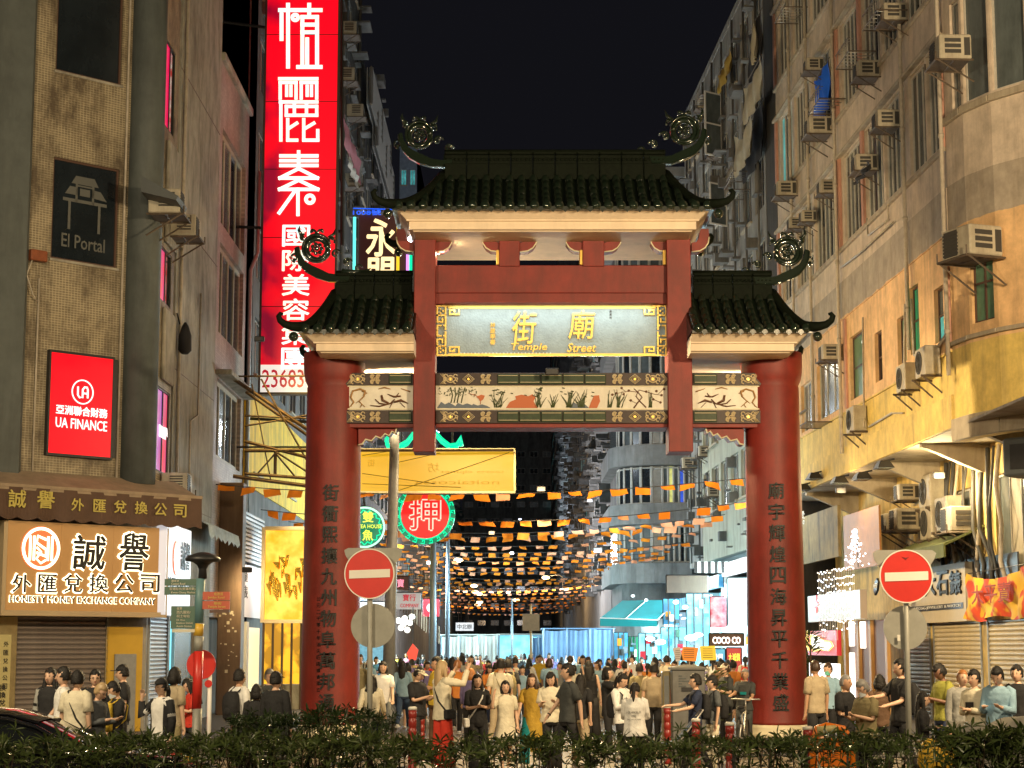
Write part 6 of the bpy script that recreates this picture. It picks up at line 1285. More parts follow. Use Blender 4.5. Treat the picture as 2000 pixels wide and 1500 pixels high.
t = onpl('hanging_bag', 'black bag hanging on the concrete wall', 'bag', LS, LS.hit(343, 665)[0], LS.hit(343, 692)[1]); q = MB(); q.loft([ell_(.0, .22 * w_, z) for z, w_ in ((0, .5), (.1, 1), (.5, .95), (.75, .5), (.85, .15))], True, True); q.build('bag_body', M_dcl, t); q = MB(); q.rod((0, -.1, .8), (0, -.02, 1.1), .02); q.build('strap', M_dcl, t)
# swung out casement windows
for x0, y0, x1, y1, l_ in ((1408, 160, 1432, 290, 'white framed casement swung out high on the grey tenement'), (1418, 345, 1438, 430, 'white framed casement swung out mid way on the grey tenement'), (1582, 425, 1618, 530, 'casement window swung open above the right side roof')):
    p = RB.off(.0); a, c, z0, z1 = p.rect(x0, y0, x1, y1); t = onpl('casement_window', l_, 'window', RB, a, 0); t.rotation_euler.z += R(55 if x0 < 1500 else -35) * -1; W = 1.0; o = window(t, 0, W, z0, z1, 1, M_white, M_glass2, y=0, rows=2, fw=.07)
# barred balconies on the narrow tenement and jumble of brackets
bp_ = LS.off(.9)
for k, (x0, y0, x1, y1, l_) in enumerate(((724, 205, 762, 275, 'upper barred balcony cage on the narrow dark tenement'), (735, 278, 768, 345, 'lower barred balcony cage on the narrow dark tenement'))):
    a, c, z0, z1 = bp_.rect(x0, y0, x1, y1); t = onpl('balcony_cage', l_, 'balcony', bp_, a, 0); W = c - a
    P_box(t, 'backing', M_greywall, 0, W, .2, .25, z0, z1)
    for i in range(6): q = MB(); zz = z0 + (z1 - z0) * i / 5; q.rod((0, 0, zz), (W, 0, zz), .09); q.build('cage_rail', M_alu, t)
    for i in range(3): q = MB(); q.rod((W * i / 2, 0, z0), (W * i / 2, 0, z1), .12); q.build('cage_post', M_alu, t)
r7 = random.Random(21); t = thing('facade_clutter', 'jumble of brackets, pipes and sills on the dark terrace down the right', 'fittings', R5.o, R5.rot); q = MB()
for i in range(900):
    s = -150 * r7.random() ** 1.3; z = r7.uniform(6, 33); w_ = r7.uniform(.2, 1.6); d = r7.uniform(.2, .9); q.box(s, s + w_, -d, 0, z, z + r7.choice([.08, .4, .5, .1]))
q.build('bracket_mass', M_darkwall, t, kind='stuff'); q = MB()
for i in range(420):
    s = 60 + 230 * r7.random() ** 1.5; z = r7.uniform(6, 26); w_ = r7.uniform(.2, 1.6); d = r7.uniform(.2, .9); q.box(s, s + w_, -d, 0, z, z + r7.choice([.08, .4, .5, .1]))
t = onpl('facade_clutter', 'jumble of brackets and sills on the dark terrace down the left', 'fittings', LS); q.build('bracket_mass', M_darkwall, t, kind='stuff')
q = MB()
for i in range(150):
    s = -47 + 22 * r7.random(); z = r7.uniform(6, 27); w_ = r7.uniform(.2, .9); d = r7.uniform(.2, .6); q.box(s, s + w_, -d, 0, z, z + r7.choice([.06, .4, .1]))
for i in range(8): s = -46 + i * 2.9; q.tube([(s, -.12, 6), (s + .2, -.12, 28)], .05, 5)
t = onpl('facade_clutter', 'pipes and brackets on the grey tenement', 'fittings', RB); q.build('bracket_mass', M_darkwall, t, kind='stuff')
q = MB()
for i in range(90): s = 18 + 60 * r7.random(); z = r7.uniform(11, 40); q.box(s, s + r7.uniform(.3, 2), -r7.uniform(.2, .9), 0, z, z + r7.choice([.06, .5, .1]))
q.tube([(48, -.2, 8), (48, -.2, 43)], .14, 6); q.tube([(58, -.15, 8), (58, -.15, 43)], .1, 6); t = onpl('facade_clutter', 'pipes and brackets on the dark tenement behind the red sign', 'fittings', LS); q.build('bracket_mass', M_darkwall, t, kind='stuff')
for x, y, l_ in ((1578, 952, 'leftmost black floodlight under the slab edge'), (1600, 930, 'second black floodlight from the left under the slab edge'), (1650, 938, 'third black floodlight from the left under the slab edge'), (1695, 930, 'fourth black floodlight under the slab edge'), (1738, 908, 'rightmost black floodlight under the slab edge')):
    s, z = RB.off(.15).hit(x, y); t = onpl('floodlight', l_, 'floodlight', RB, s, z, 0, 'black floodlights under the slab edge'); q = MB(); q.loft([[(-.35, -.55, -.1), (.35, -.55, -.1), (.35, -.1, -.1), (-.35, -.1, -.1)], [(-.2, -.45, .1), (.2, -.45, .1), (.2, -.2, .1), (-.2, -.2, .1)]], True, False); q.build('lamp_housing', M_black, t); q = MB(); q.rod((0, -.3, .1), (0, -.02, .16), .025); q.build('bracket', M_black, t); P_box(t, 'lens', M_glass2, -.3, .3, -.5, -.15, -.115, -.102)
# cable bundle, dark machine
r8 = random.Random(2); t = onpl('cable_bundle', 'thick black cables and pipes running down the wall at the right edge', 'cables', RG.off(.15))
for i in range(12):
    s0_ = -7 + i * .45 + r8.uniform(-.1, .1); q = MB(); q.tube([(s0_, 0, 7), (s0_ + r8.uniform(-.3, .3), -.1, 6), (s0_ + r8.uniform(-.5, .5), -.15, 5), (s0_ + r8.uniform(-.7, .7), 0, 4.1), (s0_ + r8.uniform(-.5, .5), 0, 3.2)], r8.uniform(.03, .07), 6); q.build('cable', M_pvc if i % 4 == 3 else M_pipe, t)
P_box(t, 'dark_recess', M_black, -6.2, -1.2, .1, .14, 3.0, 4.3)
t = onpl('ventilation_box', 'dark metal machine slung under the rounded corner at the right edge', 'machine', FAC[3]); P_box(t, 'box', M_dgrey, -.8, 2, -.35, .8, 5.75, 6.6, .05); P_box(t, 'grille', M_black, -.6, 1.8, -.38, -.352, 5.9, 6.45)
t = onpl('junction_box', 'rusty red junction box with a drooping wire on the ochre tiles', 'junction box', LC.off(.05)); s_, zz = LC.off(.05).hit(70, 500); P_box(t, 'box', mat('rust_red_paint', (.22, .06, .02), .5, var=.3, vscale=9), s_ - .22, s_ + .22, -.18, 0, zz - .14, zz + .12, .02); q = MB(); q.tube([(s_ - .15, -.1, zz - .14), (s_ - .28, -.1, zz - .5), (s_ - .1, -.1, zz - .95), (s_ + .05, -.05, zz - 1.1)], .02, 5); q.build('wire', M_pvc, t)

# lit stalls under the rounded block
for k, (x0, x1, y0, y1, m, l_) in enumerate(((1200, 1226, 1236, 1300, M_deep, 'dim blue stall front right of the blue tarpaulin'), (1228, 1246, 1244, 1300, M_ggrn, 'narrow green lit stall pillar beneath the teal awning'), (1248, 1290, 1238, 1300, MATS['stall_glow'], 'cyan lit stall front beneath the teal awning'), (1292, 1340, 1226, 1302, M_cshop, 'bright cyan stall wall behind the grey cabinet'), (1296, 1326, 1170, 1220, M_deep, 'blue lit sign wall above the stalls by the teal awning'), (1342, 1386, 1160, 1300, M_cshop, 'cyan shop wall left of the hanging textiles'))):
    t = panel('stall_front', l_, x0, y0, x1, y1, 84 - k * 2, m, cat='stall'); t.name = 'lit_stall'; A, C, Z0, Z1 = frect(x0, y0, x1, y1, 84 - k * 2); rg = random.Random(k)
    for i in range(int((C - A) * 9)): w_, h_ = rg.uniform(.06, .22), rg.uniform(.08, .35); x = rg.uniform(A, C - w_); z = rg.uniform(Z0 + (.2 if Z0 < 2 else 0), Z1 - h_); P_box(t, 'goods', rg.choice([M_black, M_white, M_redlet, M_poleb, M_glassg, M_or1, M_deep, M_wlet, M_dgrey, M_can]), x, x + w_, -.08 - rg.random() * .3, -.02, z, z + h_)
    for x in (A + (C - A) * .3, A + (C - A) * .7): P_box(t, 'stall_post', M_dgrey, x - .03, x + .03, -.12, -.06, 0, Z1)
t = thing('stall_lights', 'glaring white fluorescent lamps over the stalls beneath the teal awning', 'lamps', (0, 78, 0))
for x, y, r_ in ((1262, 1172, .12), (1320, 1176, .2), (1338, 1186, .2), (1270, 1248, .22), (1290, 1254, .25), (1350, 1246, .3), (1364, 1240, .22), (1428, 1108, .3), (1236, 1164, .12)): p = P(x, y, 72); q = MB(); q.ball((p.x, -6, p.z), r_ * .55, 10, 7, (1.5 if r_ > .2 else 1, 1, .7)); q.build('lamp', M_tube, t)
# ------------------------------------------------------------------ people
def pmat(n, c, r=.85): return mat('cloth_' + n, c, r, var=.14, vscale=7, bump=.9, bscale=11) if 'cloth_' + n not in MATS else MATS['cloth_' + n]
SK = {'light': mat('skin_light', (.66, .42, .29), .5), 'tan': mat('skin_tan', (.50, .29, .18), .5), 'dark': mat('skin_dark', (.20, .10, .06), .5)}
HR = {'black': mat('hair_black', (.010, .008, .007), .55, bump=.8, bscale=60), 'brown': mat('hair_brown', (.05, .025, .014), .45), 'blond': mat('hair_blond', (.42, .30, .16), .5), 'grey': mat('hair_grey', (.25, .24, .23), .5), 'orange': mat('hair_orange', (.35, .14, .04), .5)}
M_eye = mat('eye_dark', (.05, .03, .022), .3); M_lip = mat('lip', (.36, .12, .09), .5); M_mask = mat('face_mask', (.62, .68, .72), .8); M_maskg = mat('face_mask_green', (.15, .55, .42), .8); M_maskb = mat('face_mask_black', (.015, .015, .015), .8)
CC = {'white': (.80, .79, .76), 'cream': (.72, .66, .50), 'black': (.016, .016, .018), 'grey': (.10, .11, .12), 'dgrey': (.05, .055, .055), 'lgrey': (.32, .32, .30), 'beige': (.42, .34, .22), 'brown': (.12, .065, .035), 'mustard': (.50, .32, .04), 'yellow': (.72, .50, .05), 'red': (.60, .04, .02), 'blue': (.10, .30, .50), 'lblue': (.30, .48, .62), 'navy': (.02, .03, .07), 'olive': (.30, .29, .05), 'khaki': (.24, .20, .10), 'teal': (.0, .20, .22), 'purple': (.20, .17, .36), 'pink': (.60, .22, .30), 'orange': (.62, .22, .04), 'denim': (.05, .09, .17), 'green': (.10, .28, .16)}
def cl(n): return pmat(n, CC[n])
U = Vector
def arm(a, b): return (U(a).normalized(), U(b).normalized())
# directions: person faces -y; arms as (upper arm, forearm) for side -x then +x ; legs (thigh, shin)
POSES = {
    'stand': dict(A=(arm((-.18, .05, -1), (-.05, -.15, -1)), arm((.18, .05, -1), (.05, -.15, -1))), L=((0, 0), (0, 0))),
    'walk': dict(A=(arm((-.15, -.45, -1), (-.0, -.75, -1)), arm((.15, .45, -1), (.05, .1, -1))), L=((.38, -.15), (-.30, -.55))),
    'walk2': dict(A=(arm((-.15, .40, -1), (-.02, -.05, -1)), arm((.15, -.35, -1), (.0, -.75, -1))), L=((-.25, -.5), (.32, -.1))),
    'phone': dict(A=(arm((-.15, -.25, -1), (.35, -1, .25)), arm((.15, -.25, -1), (-.35, -1, .25))), L=((.05, 0), (-.05, 0)), nod=.4),
    'photo': dict(A=(arm((-.35, -1, -.15), (.25, -.55, 1)), arm((.35, -1, -.15), (-.25, -.55, 1))), L=((.05, 0), (-.08, 0))),
    'armup': dict(A=(arm((-.45, -.5, -.7), (.15, -.1, 1)), arm((.18, .05, -1), (.1, -.2, -1))), L=((.15, 0), (-.12, -.2))),
    'clasp': dict(A=(arm((-.15, -.1, -1), (.65, -.8, .15)), arm((.15, -.1, -1), (-.65, -.8, .15))), L=((0, 0), (0, 0))),
    'reach': dict(A=(arm((-.05, -.8, -.8), (.0, -1, -.12)), arm((.12, -.5, -1), (.0, -1, -.25))), L=((.2, 0), (-.2, -.3))),
    'crossed': dict(A=(arm((-.2, -.1, -1), (.8, -.55, .1)), arm((.2, -.1, -1), (-.8, -.5, .2))), L=((.05, 0), (-.05, 0))),
}
SHX, SHZ = .165, 1.405
def jts(p):
    q = {}; 
    for i, s in enumerate((-1, 1)):
        sh = U((s * SHX, .01, SHZ)); ua, fa = p['A'][i]; el = sh + ua * .28; wr = el + fa * .25; q['sh', s] = sh; q['el', s] = el; q['wr', s] = wr; q['fa', s] = fa
        a, b = p['L'][i]; hp = U((s * .088, 0, .90)); kn = hp + U((0, -math.sin(a), -math.cos(a))) * .43; an = kn + U((0, -math.sin(a + b), -math.cos(a + b))) * .42; q['hp', s] = hp; q['kn', s] = kn; q['an', s] = an
    return q
def head_mb(mb, nod):
    """a head with brow, eye sockets, nose, chin, ears, eyes and lips; centre above the neck"""
    c = U((0, -.018, 1.612)); n, m = 28, 22; v = []; f = []
    for i in range(m + 1):
        ph = math.pi * i / m
        for j in range(n):
            th = 2 * math.pi * j / n; d = U((math.sin(ph) * math.sin(th), -math.sin(ph) * math.cos(th), -math.cos(ph)))
            w_ = .080 * (1 - .22 * max(0, -d.z) ** 1.2); dd = .093 * (1 - .12 * max(0, -d.z)); x, y, z = d.x * w_, d.y * dd, d.z * .124
            fr = max(0, -d.y)
            g_ = lambda X, Z, sx, sz: math.exp(-((x - X) / sx) ** 2 - ((z - Z) / sz) ** 2) * fr
            y -= .026 * g_(0, -.022, .011, .020) + .008 * g_(0, .005, .010, .02) + .006 * g_(0, -.085, .02, .014) + .005 * g_(0, .022, .045, .008) + .006 * g_(0, -.058, .02, .009)
            y += .010 * (g_(-.030, .006, .014, .010) + g_(.030, .006, .014, .010)) + .004 * g_(0, -.071, .02, .006)
            v.append(U((x, y, z)))
    for i in range(m):
        for j in range(n): k = (j + 1) % n; f.append((i * n + j, i * n + k, (i + 1) * n + k, (i + 1) * n + j))
    Rm = Matrix.Rotation(nod, 4, 'X'); piv = U((0, .0, -.10))
    tr = lambda p: c + piv + Rm @ (p - piv)
    mb.mi = 0; mb.add([tr(p) for p in v], f, True)
    def bl(cn, r, sq, mi):
        mb.mi = mi; o = len(mb.v); mb.ball((0, 0, 0), r, 8, 6, sq); mb.v[o:] = [tuple(tr(U(q) + U(cn))) for q in mb.v[o:]]
    for s in (-1, 1): bl((s * .030, -.083, .006), .010, (1.2, .5, .55), 1); bl((s * .031, -.089, .024), .014, (1.0, .3, .14), 1); bl((s * .075, .006, -.004), .026, (.35, .7, 1.1), 0)
    bl((0, -.096, -.058), .016, (1.25, .45, .38), 2); bl((0, -.112, -.030), .010, (1.3, .9, .8), 0); mb.mi = 0
    return tr
BODY = {}
def body_mesh(pk):
    if pk in BODY: return BODY[pk]
    p = POSES[pk]; J = jts(p); vs = []; es = []; rs = []
    def V_(co, r, par=None):
        vs.append(tuple(co)); rs.append(r); 
        if par is not None: es.append((par, len(vs) - 1))
        return len(vs) - 1
    pe = V_((0, 0, .95), (.13, .10)); sp = V_((0, 0, 1.14), (.115, .09), pe); ch = V_((0, 0, 1.32), (.13, .095), sp); nb = V_((0, .008, 1.45), (.055, .055), ch); V_((0, -.004, 1.545), (.048, .048), nb)
    for i, s in enumerate((-1, 1)):
        a = V_(J['sh', s], (.052, .052), ch); b_ = V_(J['el', s], (.038, .038), a); w_ = V_(J['wr', s], (.026, .026), b_)
        fa = J['fa', s]; side = U((0, 0, 1)).cross(fa); side = side.normalized() if side.length > .1 else U((1, 0, 0)); dn = fa.cross(side).normalized()
        side = dn if abs(fa.z) > .6 and False else side
        pm = V_(J['wr', s] + fa * .055, (.030, .024), w_)
        for k, (o, L_) in enumerate(((-.027, .062), (-.009, .074), (.010, .070), (.028, .055))):
            b0 = J['wr', s] + fa * .088 + side * o; k1 = V_(b0, (.0095, .0095), pm); k2 = V_(b0 + fa * L_ * .55 + dn * .008 * s, (.0088, .0088), k1); V_(b0 + fa * L_ * .95 + dn * .024 * s, (.0078, .0078), k2)
        t1 = V_(J['wr', s] + fa * .04 - side * .034 * s, (.012, .012), pm); V_(J['wr', s] + fa * .085 - side * .055 * s, (.0095, .0095), t1)
        h = V_(J['hp', s], (.082, .082), pe); kn = V_(J['kn', s], (.052, .052), h); an = V_(J['an', s], (.036, .036), kn); V_(J['an', s] + U((0, -.12, -.045)), (.034, .026), an)
    me = bpy.data.meshes.new('b'); me.from_pydata(vs, es, []); ob = bpy.data.objects.new('b', me); COL.objects.link(ob)
    md = ob.modifiers.new('s', 'SKIN'); md.use_smooth_shade = True
    for i, r in enumerate(rs): me.skin_vertices[0].data[i].radius = r
    me.skin_vertices[0].data[0].use_root = True
    sb = ob.modifiers.new('u', 'SUBSURF'); sb.levels = 1; sb.render_levels = 1
    dg = bpy.context.evaluated_depsgraph_get(); ev = bpy.data.meshes.new_from_object(ob.evaluated_get(dg))
    mb = MB(); mb.fromme(ev); mb.sm = [True] * len(mb.sm); bpy.data.objects.remove(ob)
    tr = head_mb(mb, p.get('nod', 0)); BODY[pk] = (mb.mesh('body', [SK['light'], M_eye, M_lip]), J, tr); return BODY[pk]
def ell(c, w_, d, n=16, ax=None):
    return [(c[0] + w_ * math.cos(2 * math.pi * j / n), c[1] + d * math.sin(2 * math.pi * j / n) * (1 if math.sin(2 * math.pi * j / n) < 0 else .95), c[2]) for j in range(n)]
CLO = {}
def wob(p, a=.006): n_ = noise.noise(U((p[0] * 9, p[1] * 9, p[2] * 5))); return (p[0] * (1 + n_ * a * 11), p[1] * (1 + n_ * a * 16), p[2])
def top_mesh(pk, kind, sl, fat=1.0):
    k = ('top', pk, kind, sl, fat)
    if k in CLO: return CLO[k]
    J = body_mesh(pk)[1]; q = MB()
    hem = {'tee': .86, 'crop': .98, 'long': .80, 'dress': .52, 'maxi': .30}[kind]; fl = {'tee': 1, 'crop': .95, 'long': 1.05, 'dress': 1.25, 'maxi': 1.4}[kind]
    prof = [(hem, .172 * fl, .122 * fl), (hem + .02, .176 * fl, .126 * fl)]
    if hem < .8: prof += [(.75, .185, .135), (.92, .172, .126)]
    prof += [(1.02, .158, .112), (1.12, .156, .110), (1.22, .168, .118), (1.31, .188, .122), (1.39, .190, .108), (1.435, .160, .085), (1.455, .10, .070), (1.475, .066, .060)]
    pf = []
    for i in range(len(prof) - 1):
        for k_ in range(4): t_ = k_ / 4; pf.append(tuple(prof[i][m_] * (1 - t_) + prof[i + 1][m_] * t_ for m_ in range(3)))
    pf.append(prof[-1]); sd_ = len(CLO) * 3.7
    def fold(p):
        a_ = math.atan2(p[1], p[0]); n1 = noise.noise(U((math.cos(a_) * 2.2 + sd_, math.sin(a_) * 2.2, p[2] * 3.0))); n2 = noise.noise(U((math.cos(a_) * 5 + p[2] * 9, math.sin(a_) * 5 + sd_, p[2] * 7))); w2 = 1.2 if p[2] < 1.15 else .6
        k_ = 1 + (n1 * .10 + abs(n2) * .09) * w2; return (p[0] * k_, p[1] * k_ * 1.02, p[2] + .012 * n1 if p[2] < 1.0 else p[2])
    q.loft([[fold(p) for p in ell((0, .0, z), w_ * fat, d * fat, 36)] for z, w_, d in pf], False, True)
    for s in (-1, 1):
        sh, el, wr = J['sh', s], J['el', s], J['wr', s]; st = sh - (el - sh).normalized() * .03 - U((s * .05, 0, 0))
        if sl == 'short': pts = [st, sh, sh.lerp(el, .45), sh.lerp(el, .80)]; r_ = [.055, .066, .066, .068]
        elif sl == 'long': pts = [st, sh, sh.lerp(el, .6), el, el.lerp(wr, .5), el.lerp(wr, .95)]; r_ = [.055, .066, .060, .054, .046, .040]
        else: continue
        q.tube(pts, [x * (fat if fat > 1 else 1) for x in r_], 12, True, True)
    CLO[k] = q.mesh('top', cl('white')); return CLO[k]
def bot_mesh(pk, kind):
    k = ('bot', pk, kind)
    if k in CLO: return CLO[k]
    J = body_mesh(pk)[1]; q = MB(); q.loft([ell((0, 0, z), w_, d, 18) for z, w_, d in ((.80, .150, .115), (.88, .165, .122), (.98, .158, .112), (1.04, .150, .105))], True, True)
    for s in (-1, 1):
        hp, kn, an = J['hp', s] + U((0, 0, .02)), J['kn', s], J['an', s]
        if kind == 'shorts': q.tube([hp, hp.lerp(kn, .5), hp.lerp(kn, .95)], [.095, .092, .090], 12)
        elif kind == 'wide': q.tube([hp, hp.lerp(kn, .5), kn, kn.lerp(an, .5), an], [.095, .098, .10, .105, .11], 12)
        else: q.tube([hp, hp.lerp(kn, .5), kn, kn.lerp(an, .5), an], [.093, .084, .070, .060, .052], 12)
    CLO[k] = q.mesh('trousers', cl('black')); return CLO[k]
def shoe_mesh(pk):
    k = ('shoe', pk)
    if k in CLO: return CLO[k]
    J = body_mesh(pk)[1]; q = MB()
    for s in (-1, 1): a = J['an', s]; q.ball((a.x, a.y - .05, a.z - .03), .05, 12, 8, (.85, 2.5, .95)); q.box(a.x - .045, a.x + .045, a.y - .17, a.y + .07, a.z - .078, a.z - .058)
    CLO[k] = q.mesh('shoes', cl('white')); return CLO[k]
def hair_mesh(pk, kind):
    k = ('hair', pk, kind)
    if k in CLO: return CLO[k]
    tr = body_mesh(pk)[2]; n, m = 24, 18; v = []; f = []; long_ = kind in ('long', 'bob')
    for i in range(m + 1):
        ph = math.pi * i / m
        for j in range(n):
            th = 2 * math.pi * j / n; d = U((math.sin(ph) * math.sin(th), -math.sin(ph) * math.cos(th), -math.cos(ph)))
            hair = d.z > .40 + .28 * noise.noise(U((th * 2.3, 0, len(CLO) * 1.3))) or (d.y > -.12 and d.z > -.45) or (abs(d.x) > .86 and d.z > -.1 and not kind == 'buzz')
            if long_: hair = hair or (d.y > -.35 and d.z > -.95)
            s_ = 1.13 + .08 * noise.noise(d * 5) + .05 * noise.noise(U((d.x * 14, d.y * 14, d.z * 4))) + (.05 if d.z > .4 and kind in ('short', 'curly') else 0) + (.06 * noise.noise(d * 9) + .06 if kind == 'curly' else 0)
            if kind == 'buzz': s_ = 1.055
            if not hair: s_ = .80
            v.append(U((d.x * .083 * s_, d.y * .099 * s_ + .004, d.z * .126 * s_ + .004)))
    for i in range(m):
        for j in range(n): kk = (j + 1) % n; f.append((i * n + j, i * n + kk, (i + 1) * n + kk, (i + 1) * n + j))
    q = MB(); q.add([tr(p) for p in v], f, True)
    def T(pts, r, fl=1.0): q.tube([tr(U(p)) for p in pts], r, 10, True, True, fl)
    if kind == 'long':
        T([(0, .06, .05), (0, .085, -.05), (0, .09, -.16), (0, .10, -.28), (0, .10, -.40)], [.07, .085, .092, .085, .04], .55)
        for s in (-1, 1): T([(s * .06, .0, .05), (s * .078, -.005, -.04), (s * .085, -.01, -.15), (s * .082, -.03, -.27)], [.03, .032, .032, .015])
    if kind == 'bob':
        T([(0, .05, .05), (0, .07, -.04), (0, .07, -.12)], [.07, .09, .085], .6)
        for s in (-1, 1): T([(s * .06, .0, .06), (s * .080, -.01, -.03), (s * .074, -.02, -.11)], [.03, .034, .028])
    if kind == 'pony': T([(0, .09, .05), (0, .13, .03), (0, .145, -.06), (0, .13, -.2), (0, .12, -.27)], [.025, .028, .035, .028, .008])
    if kind == 'bun': q.ball(tuple(tr(U((0, .06, .13)))), .042, 10, 8)
    CLO[k] = q.mesh('hair', HR['black']); return CLO[k]
def acc_mesh(pk, kind):
    k = ('acc', pk, kind)
    if k in CLO: return CLO[k]
    J = body_mesh(pk)[1]; tr = body_mesh(pk)[2]; q = MB()
    if kind in ('backpack', 'frontpack'):
        s = 1 if kind == 'backpack' else -1; rs_ = [[(x * w_, s * (.11 + (y + 1) * .075 * d), z) for x, y in ((-.9, -1), (-1, 0), (-.8, 1), (.8, 1), (1, 0), (.9, -1))] for z, w_, d in ((.96, .12, .8), (1.0, .15, 1), (1.2, .155, 1.05), (1.34, .14, .9), (1.41, .10, .5))]; q.loft(rs_, True, True)
        q.ball((0, s * .25, 1.10), .09, 10, 6, (1.1, .4, .8))
        for x in (-.11, .11): q.tube([(x, s * .11, 1.40), (x, .0, 1.475), (x * 1.15, -s * .135, 1.36), (x * 1.3, -s * .10, 1.15), (x * 1.4, s * .06, 1.02)], .02, 6, True, True, .5)
        nm = 'backpack'
    elif kind == 'strap':
        q.tube([(.10, .06, 1.47), (.12, -.02, 1.485), (.06, -.135, 1.32), (-.06, -.14, 1.12), (-.17, -.08, .96), (-.19, .05, .93)], .014, 6, True, True, .5); q.tube([(.10, .06, 1.47), (.02, .125, 1.3), (-.08, .13, 1.1), (-.19, .05, .93)], .014, 6, True, True, .5); q.bevbox(-.27, -.17, -.10, .10, .80, .96, .02); nm = 'crossbody_bag'
    elif kind in ('tote',): q.bevbox(.20, .27, -.16, .14, .62, .95, .02); q.tube([(.235, -.1, .95), (.21, -.05, 1.2), (.17, 0, 1.46), (.21, .05, 1.2), (.235, .1, .95)], .01, 5); nm = 'tote_bag'
    elif kind == 'cap': 
        v = [] ; 
        for i in range(6):
            ph = i / 5 * math.pi / 2; v.append([tr(U((.090 * math.cos(ph) * math.cos(a) + 0, .110 * math.cos(ph) * math.sin(a) + .002, .045 + .095 * math.sin(ph)))) for a in [2 * math.pi * j / 16 for j in range(16)]])
        q.loft([[tuple(p) for p in r] for r in v], True, True); q.add([tr(U(p)) for p in [(-.07, -.08, .052), (-.05, -.17, .040), (0, -.19, .045), (.05, -.17, .040), (.07, -.08, .052), (.07, -.08, .06), (.05, -.17, .048), (0, -.19, .053), (-.05, -.17, .048), (-.07, -.08, .06)]], [(0, 1, 2, 3, 4), (5, 6, 7, 8, 9), (1, 0, 9, 8), (2, 1, 8, 7), (3, 2, 7, 6), (4, 3, 6, 5)]); nm = 'cap'
    elif kind == 'mask':
        v = []
        for i in range(5):
            z = -.10 + i * .02
            v.append([tuple(tr(U((.062 * math.sin(a) * (1 - .12 * (4 - i) / 4), -.098 * math.cos(a) - .014 * math.exp(-(a / .3) ** 2) + .002, z)))) for a in [-1.35 + 2.7 * j / 10 for j in range(11)]])
        q.loft(v, False, True, False); nm = 'mask'
    elif kind == 'phone':
        a, b_ = J['wr', -1], J['wr', 1]; c = (a + b_) / 2 + (J['fa', -1] + J['fa', 1]) * .06; q.bevbox(c.x - .04, c.x + .04, c.y - .012, c.y - .002, c.z - .02, c.z + .13, .004); nm = 'phone'
    elif kind == 'glasses':
        for s in (-1, 1): q.tube([tr(U((s * .031 + .017 * math.cos(t), -.096, .006 + .014 * math.sin(t)))) for t in [i * math.pi / 5 for i in range(11)]], .0022, 4); q.tube([tr(U((s * .048, -.094, .01))), tr(U((s * .075, .0, .01)))], .002, 4)
        nm = 'glasses'
    elif kind == 'scarf': q.loft([ell((0, .0, z), w_, d, 16) for z, w_, d in ((1.36, .16, .13), (1.42, .17, .13), (1.47, .11, .10), (1.53, .075, .075))], False, True); nm = 'scarf'
    elif kind == 'jacket':  # open jacket: two front flaps and back
        for a0, a1 in ((-.25 * math.pi + .05, 1.25 * math.pi - .05),):
            q.loft([[(w_ * math.cos(a0 + (a1 - a0) * j / 16), d * math.sin(a0 + (a1 - a0) * j / 16), z) for j in range(17)] for z, w_, d in ((.72, .205, .15), (.95, .195, .145), (1.15, .185, .135), (1.32, .20, .14), (1.42, .17, .10), (1.46, .10, .08))], False, True, False)
        for s in (-1, 1): sh, el, wr = J['sh', s], J['el', s], J['wr', s]; q.tube([sh - U((s * .05, 0, 0)), sh, sh.lerp(el, .6), el, el.lerp(wr, .9)], [.06, .073, .068, .062, .05], 12)
        nm = 'jacket'
    elif kind == 'stripe': q.loft([[wob(p) for p in ell((0, 0, z), w_, d, 20)] for z, w_, d in ((1.14, .1605, .1145), (1.22, .173, .122), (1.29, .183, .126))], False, True); nm = 'black_stripe'
    elif kind == 'watch': a, b_ = J['el', -1], J['wr', -1]; q.tube([a.lerp(b_, .9), a.lerp(b_, .97)], .033, 10); nm = 'watch'
    CLO[k] = (q.mesh(nm, cl('black')), nm); return CLO[k]
def setm(o, m, i=0): o.material_slots[i].link = 'OBJECT'; o.material_slots[i].material = m
